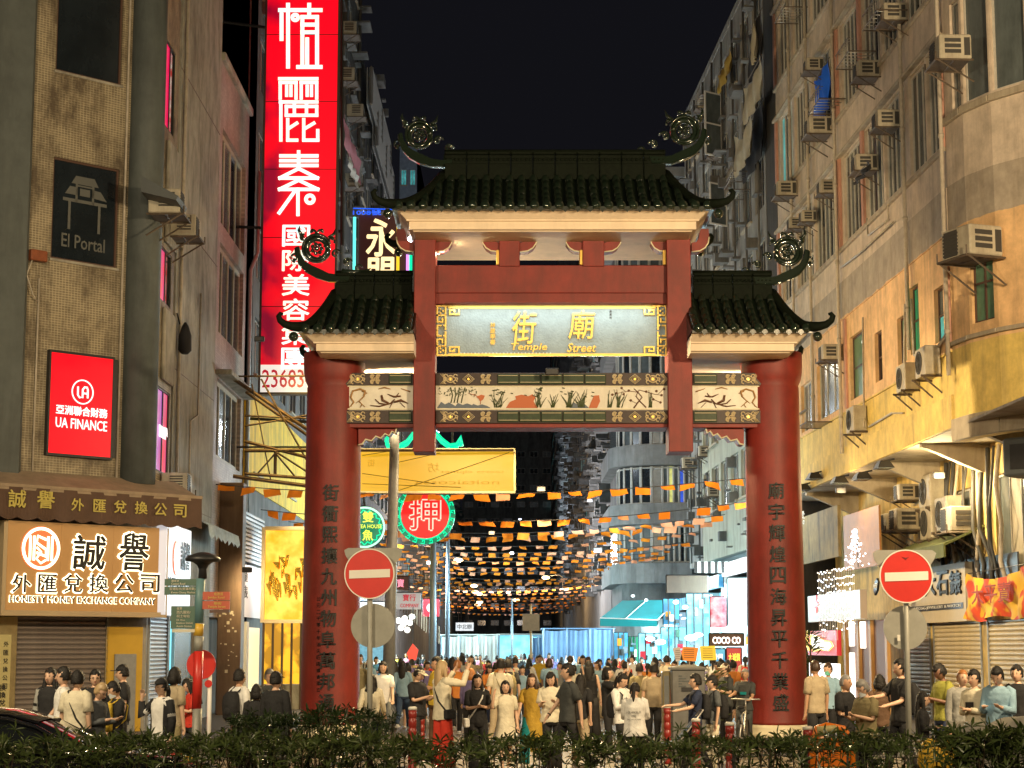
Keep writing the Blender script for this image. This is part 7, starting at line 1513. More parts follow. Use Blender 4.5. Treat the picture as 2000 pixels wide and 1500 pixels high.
def person(px, top, Y, rot, pose, label, skin='light', hair='short', hc='black', tk='tee', sl='short', tc='white', bk='trousers', bc='black', acc=(), group=None, shoes='white', fat=1.0):
    p = P(px, top, Y); h = p.z - (0 if Y > 24.4 else -.14); t = thing('person', label, 'person', (p.x, Y, 0), R(rot), group); s = h / 1.74; t.scale = (s * 1.0, s, s); rj = random.Random(int(px * 7)); t.rotation_euler = (R(rj.uniform(-3.5, 1.5)), R(rj.uniform(-2.5, 2.5)), R(rot + rj.uniform(-8, 8)))
    bm_, J, tr = body_mesh(pose); o = link('body', bm_, t); setm(o, SK[skin])
    setm(link('top', top_mesh(pose, tk, sl, fat), t), cl(tc))
    if bk: 
        o = link('shorts' if bk == 'shorts' else 'trousers', bot_mesh(pose, bk), t); setm(o, cl(bc))
    setm(link('shoes', shoe_mesh(pose), t), cl(shoes))
    if hair != 'bald': setm(link('hair', hair_mesh(pose, hair), t), HR[hc])
    if tk in ('tee', 'long') and tc not in ('black',) and not any((a if isinstance(a, str) else a[0]) in ('backpack', 'frontpack', 'jacket', 'stripe') for a in acc) and rj.random() < .6:
        q = MB(); n_ = rj.choice([2, 3, 4]); q.loft([[(x, -.150 * fat - .004 + x * x * 1.6, z) for x in (-.07, -.035, 0, .035, .07)] for z in (1.19, 1.19 + .03 * n_)], False, True, False); q.build('shirt_print', cl(rj.choice(['black', 'navy', 'red', 'teal', 'grey']) if tc != 'navy' else 'white'), t)
    for a in acc:
        k, c = a if isinstance(a, tuple) else (a, 'black'); me, nm = acc_mesh(pose, k); o = link(nm, me, t); setm(o, M_mask if c == 'mask' else M_maskg if c == 'maskg' else cl(c))
    return t
PP = [
 (93, 1305, 27.5, -20, 'stand', 'woman with long dark hair in a pale jacket over black, leftmost at the shutter', dict(hair='long', tc='black', acc=(('jacket', 'lgrey'),))),
 (121, 1304, 26.6, -75, 'walk', 'man in a bright white tee facing left before the shutter', dict(tc='white', fat=1.05)),
 (151, 1311, 25.4, 165, 'stand', 'man in cream tee seen from behind with a black crossbody bag', dict(tc='cream', acc=(('strap', 'black'),), fat=1.12)),
 (184, 1309, 28.4, 20, 'stand', 'dark haired man with glasses in black behind the grey cardigan', dict(tc='black', acc=(('glasses', 'black'),))),
 (189, 1334, 25.6, 70, 'phone', 'person with bleached hair in grey cardigan facing right', dict(hair='short', hc='blond', tc='grey', sl='long', tk='long', bc='grey', acc=(('glasses', 'black'),))),
 (231, 1331, 26.5, -55, 'phone', 'masked man in black tee with a yellow pack on his chest', dict(tc='black', acc=(('mask', 'mask'), ('frontpack', 'yellow')))),
 (241, 1300, 30, -75, 'stand', 'tall man in black cap and black tee facing left', dict(tc='black', acc=(('cap', 'black'),), fat=1.05)),
 (319, 1326, 25.4, -35, 'armup', 'woman in black cap and open black jacket over white holding a drink', dict(hair='pony', tc='white', tk='long', acc=(('cap', 'black'), ('jacket', 'black')))),
 (337, 1304, 28.5, 150, 'stand', 'person with bobbed black hair and beige top behind the capped woman', dict(hair='bob', tc='beige', bc='khaki', acc=(('tote', 'green'),))),
 (379, 1325, 30, -60, 'phone', 'woman in dark red top half hidden by the street sign post', dict(hair='long', tc='red')),
 (479, 1308, 29, 140, 'stand', 'bearded man in white shirt carrying a black backpack by the bright doorway', dict(skin='tan', tc='white', sl='long', acc=(('backpack', 'black'),))),
 (528, 1308, 31.5, 20, 'stand', 'grey haired man partly hidden behind the black capped person', dict(hc='grey', tc='dgrey')),
 (549, 1313, 27.2, 160, 'stand', 'person in black cap and loose black jacket beside the left pillar', dict(tc='black', sl='long', tk='long', acc=(('cap', 'black'), ('jacket', 'black')), fat=1.15)),
 (508, 1337, 28, 175, 'stand', 'small person in black between backpack man and black capped person', dict(hair='bob', tc='black', sl='long')),
 (726, 1318, 34, 175, 'walk', 'woman in cream hoodie with dark scarf seen from behind by the sign pole', dict(hair='long', tc='cream', sl='long', tk='long', bc='navy', acc=(('scarf', 'black'),), fat=1.1)),
 (749, 1293, 40, 10, 'walk2', 'woman in white printed tee facing out between pillar and grey column', dict(hair='bob', tc='white', bc='grey')),
 (703, 1284, 47, 180, 'walk', 'person in olive coat just right of the left pillar', dict(hc='orange', tc='khaki', sl='long', tk='long')),
 (790, 1291, 46, 170, 'walk', 'woman in light blue shirt and jeans walking away past the grey column', dict(hair='long', tc='lblue', sl='long', bc='denim')),
 (822, 1303, 33, 60, 'phone', 'man in cream cap and black shirt bending to the right', dict(hair='short', tc='black', acc=(('cap', 'cream'),), fat=1.1)),
 (852, 1284, 37, -60, 'crossed', 'tall tanned man in yellow shirt behind the photographing woman', dict(skin='tan', tc='yellow', bc='brown', fat=1.05)),
 (869, 1291, 31.5, 125, 'photo', 'blonde woman in cream shirt and red trousers raising a phone', dict(hair='long', hc='blond', tk='long', sl='long', tc='cream', bk='wide', bc='red', acc=(('strap', 'black'), ('phone', 'black')), fat=1.08)),
 (892, 1290, 44, 180, 'walk', 'person in orange shirt right behind the blonde woman', dict(hc='orange', tc='orange')),
 (936, 1317, 31, 5, 'clasp', 'woman with long black hair in all black clasping her hands', dict(hair='long', tc='black', bk='wide', acc=(('strap', 'white'),))),
 (918, 1306, 39, 170, 'walk2', 'person in purple top with orange hair walking away', dict(hair='bob', hc='orange', tc='purple', sl='long')),
 (973, 1287, 38, 175, 'walk', 'man in yellowish white tee walking away with a shoulder strap', dict(tc='cream', bc='beige', acc=(('strap', 'khaki'),), fat=1.05)),
 (998, 1288, 41, 180, 'walk2', 'man in dark tee walking away right beside the yellowish white tee', dict(tc='black', acc=(('backpack', 'khaki'),))),
 (988, 1330, 31, 10, 'armup', 'girl in long cream dress with a hand to her hair', dict(hair='bob', tk='dress', tc='cream', bk=None)),
 (1039, 1316, 32, -12, 'walk', 'woman in mustard dress with long brown hair and a teal wrap', dict(hair='long', hc='brown', tk='maxi', tc='mustard', bk='wide', bc='teal')),
 (1079, 1312, 31, -15, 'phone', 'woman in cream top with a broad black stripe and black trousers', dict(hair='long', tk='tee', tc='cream', bc='black', acc=(('stripe', 'black'),), fat=1.15)),
 (1107, 1297, 29.4, -80, 'walk', 'man in dark grey tee striding left with a black watch', dict(tc='dgrey', bc='black', acc=(('watch', 'black'),), fat=1.12)),
 (1133, 1317, 33, 165, 'walk2', 'woman with long black hair and beige trousers walking away', dict(hair='long', tc='black', bk='wide', bc='beige')),
 (1157, 1291, 42, 160, 'stand', 'woman with long hair in black strapless outfit near the street centre', dict(hair='long', tc='black', tk='crop', sl='none', bk='wide')),
 (1190, 1303, 35, 75, 'photo', 'woman in black holding up a phone, white tote at her side', dict(hair='bob', tc='black', tk='long', acc=(('phone', 'white'), ('tote', 'white')))),
 (1222, 1315, 31, 40, 'phone', 'person in white hoodie with black straps and glasses on the head', dict(hair='pony', tc='white', sl='long', acc=(('backpack', 'black'),), fat=1.08)),
 (1241, 1333, 28.6, 172, 'phone', 'girl with ponytail in white printed sweatshirt seen from behind', dict(hair='pony', tk='long', sl='long', tc='white', fat=1.15)),
 (1252, 1296, 41, 175, 'stand', 'man in khaki shirt seen from behind left of the beige shirt', dict(tc='khaki')),
 (1274, 1296, 38, 178, 'stand', 'man in beige striped shirt seen from behind near the grey cabinet', dict(tc='beige', fat=1.05)),
 (1290, 1316, 38, -10, 'stand', 'woman in red jacket with black face mask left of the grey cabinet', dict(hair='bob', tc='red', sl='long', acc=(('mask', 'black'),))),
 (1352, 1318, 30.5, -80, 'reach', 'man in black and white polo pushing a stroller to the left', dict(skin='light', hair='curly', tc='navy', acc=(('backpack', 'black'),))),
 (1389, 1320, 31, -70, 'stand', 'man in grey tee with a big black backpack facing left', dict(tc='grey', bc='cream', acc=(('backpack', 'black'), ('cap', 'black')), fat=1.05)),
 (1416, 1297, 38, -60, 'crossed', 'person in cream cap and dark tee with folded arms', dict(hc='brown', tc='dgrey', acc=(('cap', 'cream'),), fat=1.1)),
 (1403, 1289, 41, 150, 'stand', 'woman with hair in a bun behind the cream cap', dict(hair='bun', tc='brown')),
 (1450, 1306, 37, -15, 'reach', 'bald man in dark grey shirt leaning on a bicycle beside the right pillar', dict(skin='tan', hair='buzz', hc='grey', tc='dgrey', bc='dgrey')),
 (1593, 1290, 33, -150, 'stand', 'man in beige tee and black shorts right beside the right pillar', dict(skin='tan', hair='buzz', hc='brown', tc='beige', bk='shorts', fat=1.05)),
 (1613, 1296, 36.5, -30, 'stand', 'person in pale blue top with green face mask', dict(hc='brown', tc='lblue', acc=(('mask', 'maskg'),))),
 (1648, 1318, 27.2, 50, 'clasp', 'older man with cropped grey hair in black v-neck', dict(skin='tan', hair='buzz', hc='grey', tc='black', fat=1.12)),
 (1691, 1328, 26, -60, 'phone', 'grey haired man in taupe tee looking down at a phone', dict(hc='grey', tc='khaki', bc='black', acc=(('mask', 'mask'), ('phone', 'black')), fat=1.15)),
 (1722, 1318, 30, 170, 'stand', 'woman with a dark bob in brown top seen from behind', dict(hair='bob', tc='brown')),
 (1750, 1288, 28.6, -75, 'reach', 'tall man in black tee with backpack straps facing left beside the sign pole', dict(tc='black', acc=(('backpack', 'black'),))),
 (1796, 1353, 25.6, 75, 'clasp', 'short woman with long black hair facing right behind the hedge', dict(hair='long', tc='black', sl='long')),
 (1838, 1297, 30, -70, 'phone', 'curly haired man in olive yellow tee facing left', dict(skin='dark', hair='curly', tc='olive', bc='navy', fat=1.05)),
 (1876, 1308, 27.4, 10, 'stand', 'older man in grey checked long sleeved shirt facing forward', dict(hair='buzz', hc='orange', tc='lgrey', sl='long', fat=1.12)),
 (1902, 1309, 26.6, -50, 'clasp', 'black haired man in pale shirt bowing his head', dict(tc='cream', sl='long', acc=())),
 (1946, 1302, 26.4, -25, 'phone', 'man in light blue top beside the grey covered table', dict(hair='short', tc='lblue', sl='long', fat=1.1)),
 (1988, 1300, 28, -40, 'stand', 'man in black shirt at the far right edge', dict(tc='black', sl='long', fat=1.1)),
]
for px, top, Y, rot, pose, lab, kw in PP: t_ = person(px, top, Y, rot, pose, lab, **kw); 
g1 = [o for o in COL.objects if o.get('label', '').startswith('girl with ponytail')][0]
q = MB(); text(q, 'LOS ANGELES', -.13, .13, 1.20, 1.235, -.01, .01, .02); text(q, '1992', -.045, .045, 1.13, 1.17, -.01, .01, .02); text(q, 'DECATHLON', -.12, .12, 1.08, 1.105, -.01, .01, .02)
q.v = [(-x, .158 + .0 * y - .35 * x * x, z) for x, y, z in q.v]; q.build('printed_lettering', cl('black'), g1)
# far crowd
rc = random.Random(17); usedL = set(); tops = ['white', 'white', 'cream', 'black', 'lblue', 'navy', 'grey', 'cream', 'pink', 'red', 'yellow', 'lgrey', 'purple', 'orange', 'blue', 'beige']
LM = [(700, 780, 'by the left lit shops'), (780, 860, 'below the globe lamps'), (860, 980, 'before the pale tarpaulin'), (980, 1060, 'between the tarpaulins'), (1060, 1200, 'before the blue tarpaulin'), (1200, 1300, 'under the teal awning'), (1300, 1460, 'by the cyan lit shops')]
NF = 140
for i in range(NF):
    px = 700 + 760 * ((i + rc.uniform(-.4, .4)) / NF); Y = 47 + 60 * rc.random() ** 1.2; h = rc.gauss(1.64, .07); top = 1265 + (2 - h) * 3650 / (Y * 1.01)
    if (838 < px < 850) : px += 14
    tc = rc.choice(tops); hair = rc.choice(['short', 'short', 'long', 'bob', 'pony', 'bun', 'short']); back = rc.random() < .6; hcol = rc.choice(['black', 'black', 'black', 'brown', 'grey' if rc.random() < .3 else 'black', 'orange' if rc.random() < .4 else 'black'])
    place = [n for a, b_, n in LM if a <= px < b_ + 20][0]
    ht = {'short': 'short hair', 'long': 'long hair', 'bob': 'bobbed hair', 'pony': 'a ponytail', 'bun': 'a bun'}[hair]; cn = {'lblue': 'light blue', 'lgrey': 'light grey'}.get(tc, tc)
    dist = 'nearer' if Y < 60 else 'farther' if Y > 78 else 'mid-distance'
    lab = f'{dist} passer-by, {hcol} {ht}, {cn} top, {"walking away" if back else "facing out"}, {place}'
    for c2 in tops:
        if lab in usedL: lab = lab.replace(cn + ' top', {'lblue': 'light blue', 'lgrey': 'light grey'}.get(c2, c2) + ' top'); cn = {'lblue': 'light blue', 'lgrey': 'light grey'}.get(c2, c2); tc = c2
    usedL.add(lab)
    person(px, top, Y, (180 if back else 0) + rc.uniform(-40, 40), rc.choice(['walk', 'walk2', 'stand', 'phone', 'walk', 'crossed', 'photo', 'armup', 'clasp']), lab, skin=rc.choice(['light', 'light', 'tan']), hair=hair, hc=hcol, tc=tc, sl=rc.choice(['short', 'long']), bc=rc.choice(['black', 'denim', 'navy', 'beige', 'grey']), bk=rc.choice(['trousers', 'wide', 'shorts']), acc=((('backpack', rc.choice(['black', 'navy', 'red'])),) if rc.random() < .2 else ()), group='passers-by filling the market street')
# ------------------------------------------------------------------ street furniture in front
M_signred = mat('traffic_red', (.52, .025, .018), .4, var=.08, vscale=4); M_signback = mat('sign_back_grey', (.27, .27, .24), .6, .1, var=.12, vscale=5); M_postg = mat('post_grey', (.28, .28, .25), .55, .2, var=.12, vscale=6); M_wh = mat('sign_white', (.66, .64, .58), .5, var=.05)
def noentry(cx, cy, rpx, Y, bx_, by, br, tri, label, basepx, fade=1):
    x = P(cx, cy, Y).x; t = thing('no_entry_sign', label, 'road sign', (x, Y, 0)); kk = P(cx, cy - 1, Y).z - P(cx, cy, Y).z; z = P(cx, cy, Y).z; r_ = rpx * kk
    q = MB(); q.disc(0, z, r_, -.07, -.05, 48); q.build('sign_disc', M_signred, t); q = MB(); q.ring(0, z, r_, r_ * 1.045, -.075, -.045, 48); q.build('rim', M_wh, t)
    q = MB(); q.prism([(-r_ * .84, z - r_ * .2), (r_ * .86, z - r_ * .14), (r_ * .86, z + r_ * .20), (-r_ * .84, z + r_ * .14)], -.077, -.0705); q.build('white_bar', M_wh, t)
    q = MB(); tp = [(P(a, b_, Y).x - x, P(a, b_, Y).z) for a, b_ in tri]; q.prism(tp[::-1], .04, .06); q.build('triangle_back', M_signback, t)
    bz = P(bx_, by, Y).z; bx0 = P(bx_, by, Y).x - x; q = MB(); q.disc(bx0, bz, br * kk, .03, .045, 40); q.build('round_back', M_signback, t)
    xb = P(basepx, 1400, Y).x - x; q = MB(); q.tube([(xb, 0, -.1), ((xb) * .5, 0, z * .5), (0.0, 0, z + r_ * .9)], .042, 10); q.build('post', M_postg, t)
    return t
noentry(722, 1121, 47, 29, 728, 1222, 43, ((672, 1074), (680, 1070), (778, 1070), (785, 1074), (784, 1084), (734, 1160), (722, 1160), (674, 1084)), 'round red no entry sign on a grey post before the left pillar', 724)
n2 = noentry(1768, 1126, 50, 27, 1769, 1226, 43, ((1706, 1080), (1714, 1074), (1822, 1074), (1830, 1080), (1826, 1092), (1776, 1170), (1762, 1170), (1708, 1092)), 'faded red no entry sign with a dent, on the right before the shutters', 1774)
q = MB(); q.prism([(-.05, P(1768, 1088, 27).z), (0, P(1768, 1094, 27).z), (.05, P(1768, 1088, 27).z), (0, P(1768, 1090, 27).z)][::-1], -.077, -.0705); q.build('dent_mark', mat('dent_dark_red', (.16, .01, .01), .5), n2)
P_box(n2, 'sticker', M_wh, -.14, -.10, -.012, -.002, P(1755, 1252, 27).z, P(1755, 1240, 27).z)
# street name post
Y = 29.5; x = P(392, 1300, Y).x; t = thing('street_name_post', 'banded post with green and red direction plates and a dark mushroom lamp cap', 'signpost', (x, Y, 0)); z_ = lambda y: P(392, y, Y).z; X_ = lambda a, y=1200: P(a, y, Y).x - x
for nm, m, y0, y1 in (('post', M_postg, 1500, 1384), ('red_band', M_signred, 1384, 1272), ('post', M_postg, 1271, 1243), ('yellow_band', M_ochre, 1242, 1218), ('teal_band', mat('teal_band', (.10, .20, .22), .5), 1217, 1130)): q = MB(); q.tube([(X_(388), 0, z_(y0)), (X_(390), 0, z_(y1))], .075, 14, True, True); q.build(nm, m, t)
q = MB(); q.lathe(X_(394), 0, [(.07, z_(1130)), (.06, z_(1112)), (.09, z_(1104)), (.16, z_(1098)), (.27, z_(1096)), (.28, z_(1091)), (.22, z_(1085)), (.08, z_(1079)), (.01, z_(1078))], 28); q.build('mushroom_cap', M_black, t)
M_sgreen = mat('plate_green', (.07, .13, .10), .5); M_sred = mat('plate_red', (.42, .09, .05), .5); M_slet = mat('plate_letter', (.55, .52, .42), .5); M_syel = mat('plate_letter_yellow', (.6, .45, .1), .5)
def plate(m, x0, y0, x1, y1, lines, ml, nm='direction_plate'):
    q = MB(); q.box(X_(x0), X_(x1), -.05, -.02, z_(y1), z_(y0)); o = q.build(nm, m, t)
    for tx, u0, v0, u1, v1 in lines: q = MB(); text(q, tx, X_(x0) + (X_(x1) - X_(x0)) * u0, X_(x0) + (X_(x1) - X_(x0)) * u1, z_(y0) + (z_(y1) - z_(y0)) * v1, z_(y0) + (z_(y1) - z_(y0)) * v0, -.058, .008, .005); q.build('lettering', ml, o)
plate(M_sgreen, 321, 1131, 388, 1144, [('廣東道', .2, .12, .42, .45), ('Canton Road', .2, .55, .6, .9)], M_slet); plate(M_sgreen, 321, 1146, 388, 1162, [('官涌街市(官涌市集)', .15, .1, .9, .48), ('Kwun Chung Market', .2, .58, .9, .9)], M_slet)
plate(M_sred, 396, 1156, 449, 1172, [('佐敦道', .42, .08, .75, .45), ('Jordan Road', .2, .55, .8, .9)], M_syel); plate(M_sred, 396, 1174, 449, 1190, [('廟街', .42, .1, .7, .45), ('Temple Street', .2, .55, .85, .9)], M_syel); plate(M_frameb, 410, 1191, 449, 1197, [], M_slet)
plate(M_sgreen, 335, 1184, 386, 1228, [('香港', .22, .04, .42, .16), ('西九龍站/', .22, .2, .75, .34), ('柯士甸站', .22, .38, .72, .51), ('HK West', .22, .57, .55, .66), ('Kowloon Station/', .22, .7, .85, .79), ('Austin Station', .22, .84, .8, .93)], M_slet); plate(M_slet, 338, 1229, 384, 1235, [], M_slet)
Y2 = 30; xr = P(393, 1298, Y2); t = thing('red_round_sign', 'red round sign behind the banded street name post', 'road sign', (xr.x, Y2, 0)); q = MB(); q.disc(0, xr.z, .232, 0, .02, 40); q.build('sign_disc', M_signred, t); q = MB(); q.disc(.12, xr.z - .30, .06, 0, .02, 20); q.build('small_disc', M_signred, t); q = MB(); q.tube([(.14, .05, 0), (.13, .05, xr.z + .1)], .035, 8); q.build('post', M_white, t)
# bollards
M_bol = mat('bollard_red', (.24, .02, .015), .35, var=.12, vscale=5)
def bollard(px, top, Y, lab):
    p = P(px, top, Y); t = thing('bollard', lab, 'bollard', (p.x, Y, 0), 0, 'red bollards across the street mouth'); h = p.z; r_ = .062
    pr = [(r_ * 1.1, 0), (r_ * 1.1, .06)]
    for k in range(4): z = h * (.45 + k * .13); pr += [(r_, z - .02), (r_ * .86, z - .01), (r_ * .86, z + .01), (r_, z + .02)]
    pr += [(r_, h - .05)]; q = MB(); q.lathe(0, 0, pr, 16); q.build('bollard_body', M_bol, t); q = MB(); q.lathe(0, 0, [(r_ * 1.08, h - .05), (r_ * 1.08, h - .01), (r_ * .7, h)], 16); q.build('bollard_cap', M_wh, t)
for px, top, Y, l_ in ((806, 1380, 29, 'red bollard below the capped man in black'), (823, 1384, 33, 'darker red bollard just right of the first one'), (1303, 1377, 33, 'red bollard left of the grey cabinet'), (1359, 1403, 28, 'red bollard in front of the stroller man'), (1425, 1410, 26.5, 'red bollard before the black backpack'), (1577, 1418, 25.4, 'dark red bollard next to the orange barrier'), (1235, 1400, 36, 'red bollard behind the ponytail girl')): bollard(px, top, Y, l_)
# grey cabinet with posts, placards and plant
M_cab = mat('cabinet_grey', (.13, .13, .125), .5, .2, var=.15, vscale=6)
Y = 33.5; a, c, z0, z1 = frect(1313, 1308, 1378, 1440, Y); t = thing('utility_cabinet', 'tall dark grey utility cabinet with a domed lid', 'cabinet', (a, Y, 0)); W = c - a; P_box(t, 'cabinet_body', M_cab, 0, W, 0, .4, 0, z1, .015)
q = MB(); q.loft([[(-.03, -.03, z1), (W + .03, -.03, z1), (W + .03, .43, z1), (-.03, .43, z1)], [(-.03, -.03, z1 + .04), (W + .03, -.03, z1 + .04), (W + .03, .43, z1 + .04), (-.03, .43, z1 + .04)], [(W * .4, .15, z1 + .09), (W * .6, .15, z1 + .09), (W * .6, .25, z1 + .09), (W * .4, .25, z1 + .09)]], True, False); q.build('cabinet_lid', M_cab, t)
P_box(t, 'name_slot', M_black, W * .28, W * .62, -.012, -.001, z1 - .38, z1 - .31); q = MB(); [q.box(W * .2, W * (.3 + .12 * (i % 3)), -.008, -.001, z1 - .12 - i * .045, z1 - .10 - i * .045) for i in range(5)]; q.build('notice_lines', M_dgrey, t)
a, c, z0, z1 = frect(1294, 1311, 1309, 1378, 34); t = thing('metal_locker', 'narrow brassy metal post box left of the grey cabinet', 'locker', (a, 34, 0)); P_box(t, 'locker_body', M_brass, 0, c - a, 0, .3, 0, z1, .015); P_box(t, 'locker_door', M_grey, .03, c - a - .02, -.012, -.001, .3, z1 - .08)
for (x0, y0, x1, y1, m, lab, tilt) in ((1331, 1263, 1362, 1290, mat('orange_placard', (.70, .25, .03), .6), 'orange paper placard above the grey cabinet', .12), (1368, 1262, 1398, 1290, mat('yellow_placard', (.80, .62, .06), .6), 'yellow paper placard above the grey cabinet', -.06), (1317, 1266, 1331, 1292, mat('pale_placard', (.45, .42, .42), .6), 'pale crumpled placard left of the orange one', -.15)):
    a, c, z0, z1 = frect(x0, y0, x1, y1, 36); t = thing('placard', lab, 'placard', ((a + c) / 2, 36, 0)); W = (c - a) / 2; zc = (z0 + z1) / 2; q = MB(); q.prism([(-W - tilt * .2, z0), (W - tilt * .2, z0 - tilt * .15), (W + tilt * .2, z1 - tilt * .15), (-W + tilt * .2, z1)], 0, .01); q.build('card', m, t)
    q = MB(); [q.box(-W * .7, W * .6, -.006, -.001, z0 + (z1 - z0) * (.2 + .15 * i), z0 + (z1 - z0) * (.2 + .15 * i) + .008) for i in range(5)]; q.build('writing_lines', M_pier, t); q = MB(); q.rod((0, .02, 0), (0, .02, z0), .012); q.build('stick', M_pvc, t)
def leafy(name, label, cat, x, y, z0, z1, n, w_, m, sd, L=.22):
    rr = random.Random(sd); t = thing(name, label, cat, (x, y, 0)); q = MB()
    for i in range(n):
        a = rr.uniform(0, 6.28); r_ = rr.uniform(0, .3) * w_; z = z0 + (z1 - z0) * rr.random(); d = U((math.cos(a), math.sin(a), rr.uniform(.1, 1.2))).normalized(); s_ = d.cross(U((0, 0, 1))).normalized() * L * .13; p = U((r_ * math.cos(a), r_ * math.sin(a), z)); q.add([p, p + d * L * .5 + s_, p + d * L + U((0, 0, -.05)), p + d * L * .5 - s_], [(0, 1, 2), (0, 2, 3)])
    q.build('leaves', m, t, kind='stuff'); q = MB(); q.tube([(0, 0, 0), (0, 0, z1 * .9)], .02, 6); q.build('stem', M_pier, t); return t
def leafmat(n, c1, c2):
    m, tt, b = newmat(n); N = tt.nodes; L = tt.links; g_ = N.new('ShaderNodeNewGeometry'); tc = N.new('ShaderNodeTexCoord'); nz = N.new('ShaderNodeTexNoise'); nz.inputs['Scale'].default_value = 7; nz.inputs['Detail'].default_value = 4; L.new(tc.outputs['Object'], nz.inputs['Vector']); r = N.new('ShaderNodeMapRange'); r.inputs[1].default_value = .3; r.inputs[2].default_value = .7; L.new(nz.outputs[0], r.inputs[0])
    mx = N.new('ShaderNodeMix'); mx.data_type = 'RGBA'; mx.inputs[6].default_value = c4(c1); mx.inputs[7].default_value = c4(c2); L.new(r.outputs[0], mx.inputs[0]); L.new(mx.outputs[2], b.inputs['Base Color']); b.inputs['Roughness'].default_value = .38; b.inputs['Specular IOR Level'].default_value = .5; return m
M_leaf = leafmat('hedge_leaf', (.032, .058, .015), (.12, .16, .042)); M_leafd = leafmat('dark_shrub_leaf', (.014, .032, .008), (.05, .085, .022)); M_twig = mat('twig', (.07, .045, .025), .8)
leafy('potted_plant', 'leafy plant standing behind the grey cabinet placards', 'plant', P(1385, 1330, 36.4).x, 36.4, .6, 1.55, 160, 1.0, M_leaf, 3); leafy('potted_palm', 'spiky palm plant hugging the right side of the right pillar', 'plant', P(1584, 1330, 44).x, 44, .5, 2.3, 120, .5, M_leaf, 4, .3)
leafy('potted_plant', 'bright green plant by the goldsmith shop window', 'plant', P(500, 1345, 36).x, 36, .8, 1.15, 70, .8, M_leaf, 6)
# stroller and bicycle
t = thing('stroller', 'dark blue folding stroller pushed leftwards behind the hedge', 'stroller', (P(1318, 1430, 30).x, 30, 0)); q = MB(); q.tube([(.45, 0, 1.02), (.15, 0, .62), (-.25, 0, .12)], .014, 6); q.tube([(.45, .4, 1.02), (.15, .4, .62), (-.25, .4, .12)], .014, 6); q.tube([(.45, 0, 1.02), (.45, .4, 1.02)], .014, 6); q.tube([(.3, 0, .1), (0, 0, .55)], .012, 6); q.tube([(.3, .4, .1), (0, .4, .55)], .012, 6); q.build('stroller_frame', M_alu, t)
q = MB(); q.loft([[(.38, .0, .92), (.38, .4, .92), (.34, .4, .9), (.34, 0, .9)], [(.05, 0, .55), (.05, .4, .55), (.0, .4, .5), (0, 0, .5)], [(-.2, 0, .5), (-.2, .4, .5), (-.2, .4, .44), (-.2, 0, .44)]], True, True); q.build('seat', cl('denim'), t)
for x_ in (-.27, .3):
    for y_ in (0, .4): q = MB(); q.ring(x_, .09, .06, .09, y_ - .012, y_ + .012, 18); q.build('wheel', M_black, t)
person(1262, 1398, 30.4, -80, 'clasp', 'child in black sitting low in front of the stroller', hair='short', tc='black') if False else None
t = thing('bicycle', 'bicycle held by the bald man beside the right pillar', 'bicycle', (P(1452, 1430, 36).x, 36, 0), R(75)); 
for x_ in (-.5, .5): q = MB(); q.ring(x_, .33, .305, .33, -.015, .015, 28); q.build('wheel', M_black, t)
q = MB(); q.tube([(-.5, 0, .33), (-.15, 0, .75), (.38, 0, .8), (.5, 0, .33)], .016, 6); q.tube([(-.15, 0, .75), (0, 0, .3), (.38, 0, .8)], .016, 6); q.tube([(-.5, 0, .33), (0, 0, .3)], .014, 6); q.tube([(.38, 0, .8), (.36, 0, 1.0)], .014, 6); q.build('frame', M_alu, t); q = MB(); q.tube([(.36, -.28, 1.02), (.36, .28, 1.02)], .016, 6); q.build('handlebar', M_alu, t); P_box(t, 'saddle', M_black, -.3, -.05, -.07, .07, .86, .91, .02)
# orange barrier, railings, covered table
M_orp = mat('orange_plastic', (.78, .19, .008), .4, var=.1, vscale=3); Y = 25.2; a, c, z0, z1 = frect(1583, 1418, 1664, 1500, Y); t = thing('orange_barrier', 'bright orange plastic barrier glimpsed through the hedge', 'barrier', (a, Y, 0)); W = c - a
q = MB(); q.tube([(.05, 0, 0), (.03, 0, z1 * .75), (.1, 0, z1 - .03), (W * .4, 0, z1), (W * .8, 0, z1 - .04), (W, 0, z1 - .2), (W, 0, 0)], .05, 10); q.build('barrier_frame', M_orp, t); P_box(t, 'barrier_panel', M_orp, .1, W - .08, -.02, .02, z1 * .45, z1 - .16, .01); q = MB(); q.tube([(.08, -.08, z1 - .05), (W * .6, -.1, z1 - .03)], .05, 10); q.build('barrier_top_tube', M_yel_plate, t)
def railing(px0, px1, top, Y, lab):
    a, c = GX(px0, Y), GX(px1, Y); z = P(px0, top, Y).z; t = thing('railing', lab, 'railing', (a, Y, 0), 0, None); W = c - a
    for k in range(3): q = MB(); zz = z - k * .2; q.rod((0, 0, zz), (W, 0, zz), .018); q.build('rail', M_alu, t)
    for k in range(3): q = MB(); x_ = W * k / 2; q.rod((x_, 0, -.1), (x_, 0, z + .03), .025); q.build('rail_post', M_pipe, t)
railing(1430, 1570, 1444, 24.8, 'thin steel railing at the foot of the right pillar'); railing(1670, 1880, 1447, 24.9, 'steel railing right of the orange barrier'); railing(360, 640, 1478, 24.7, 'steel railing behind the hedge on the left')
Y = 24.9; a, c = GX(1862, Y), GX(2030, Y); t = thing('covered_table', 'table under a sagging grey cloth at the right edge', 'table', (a, Y, 0)); W = c - a; q = MB(); v = []; n = 22
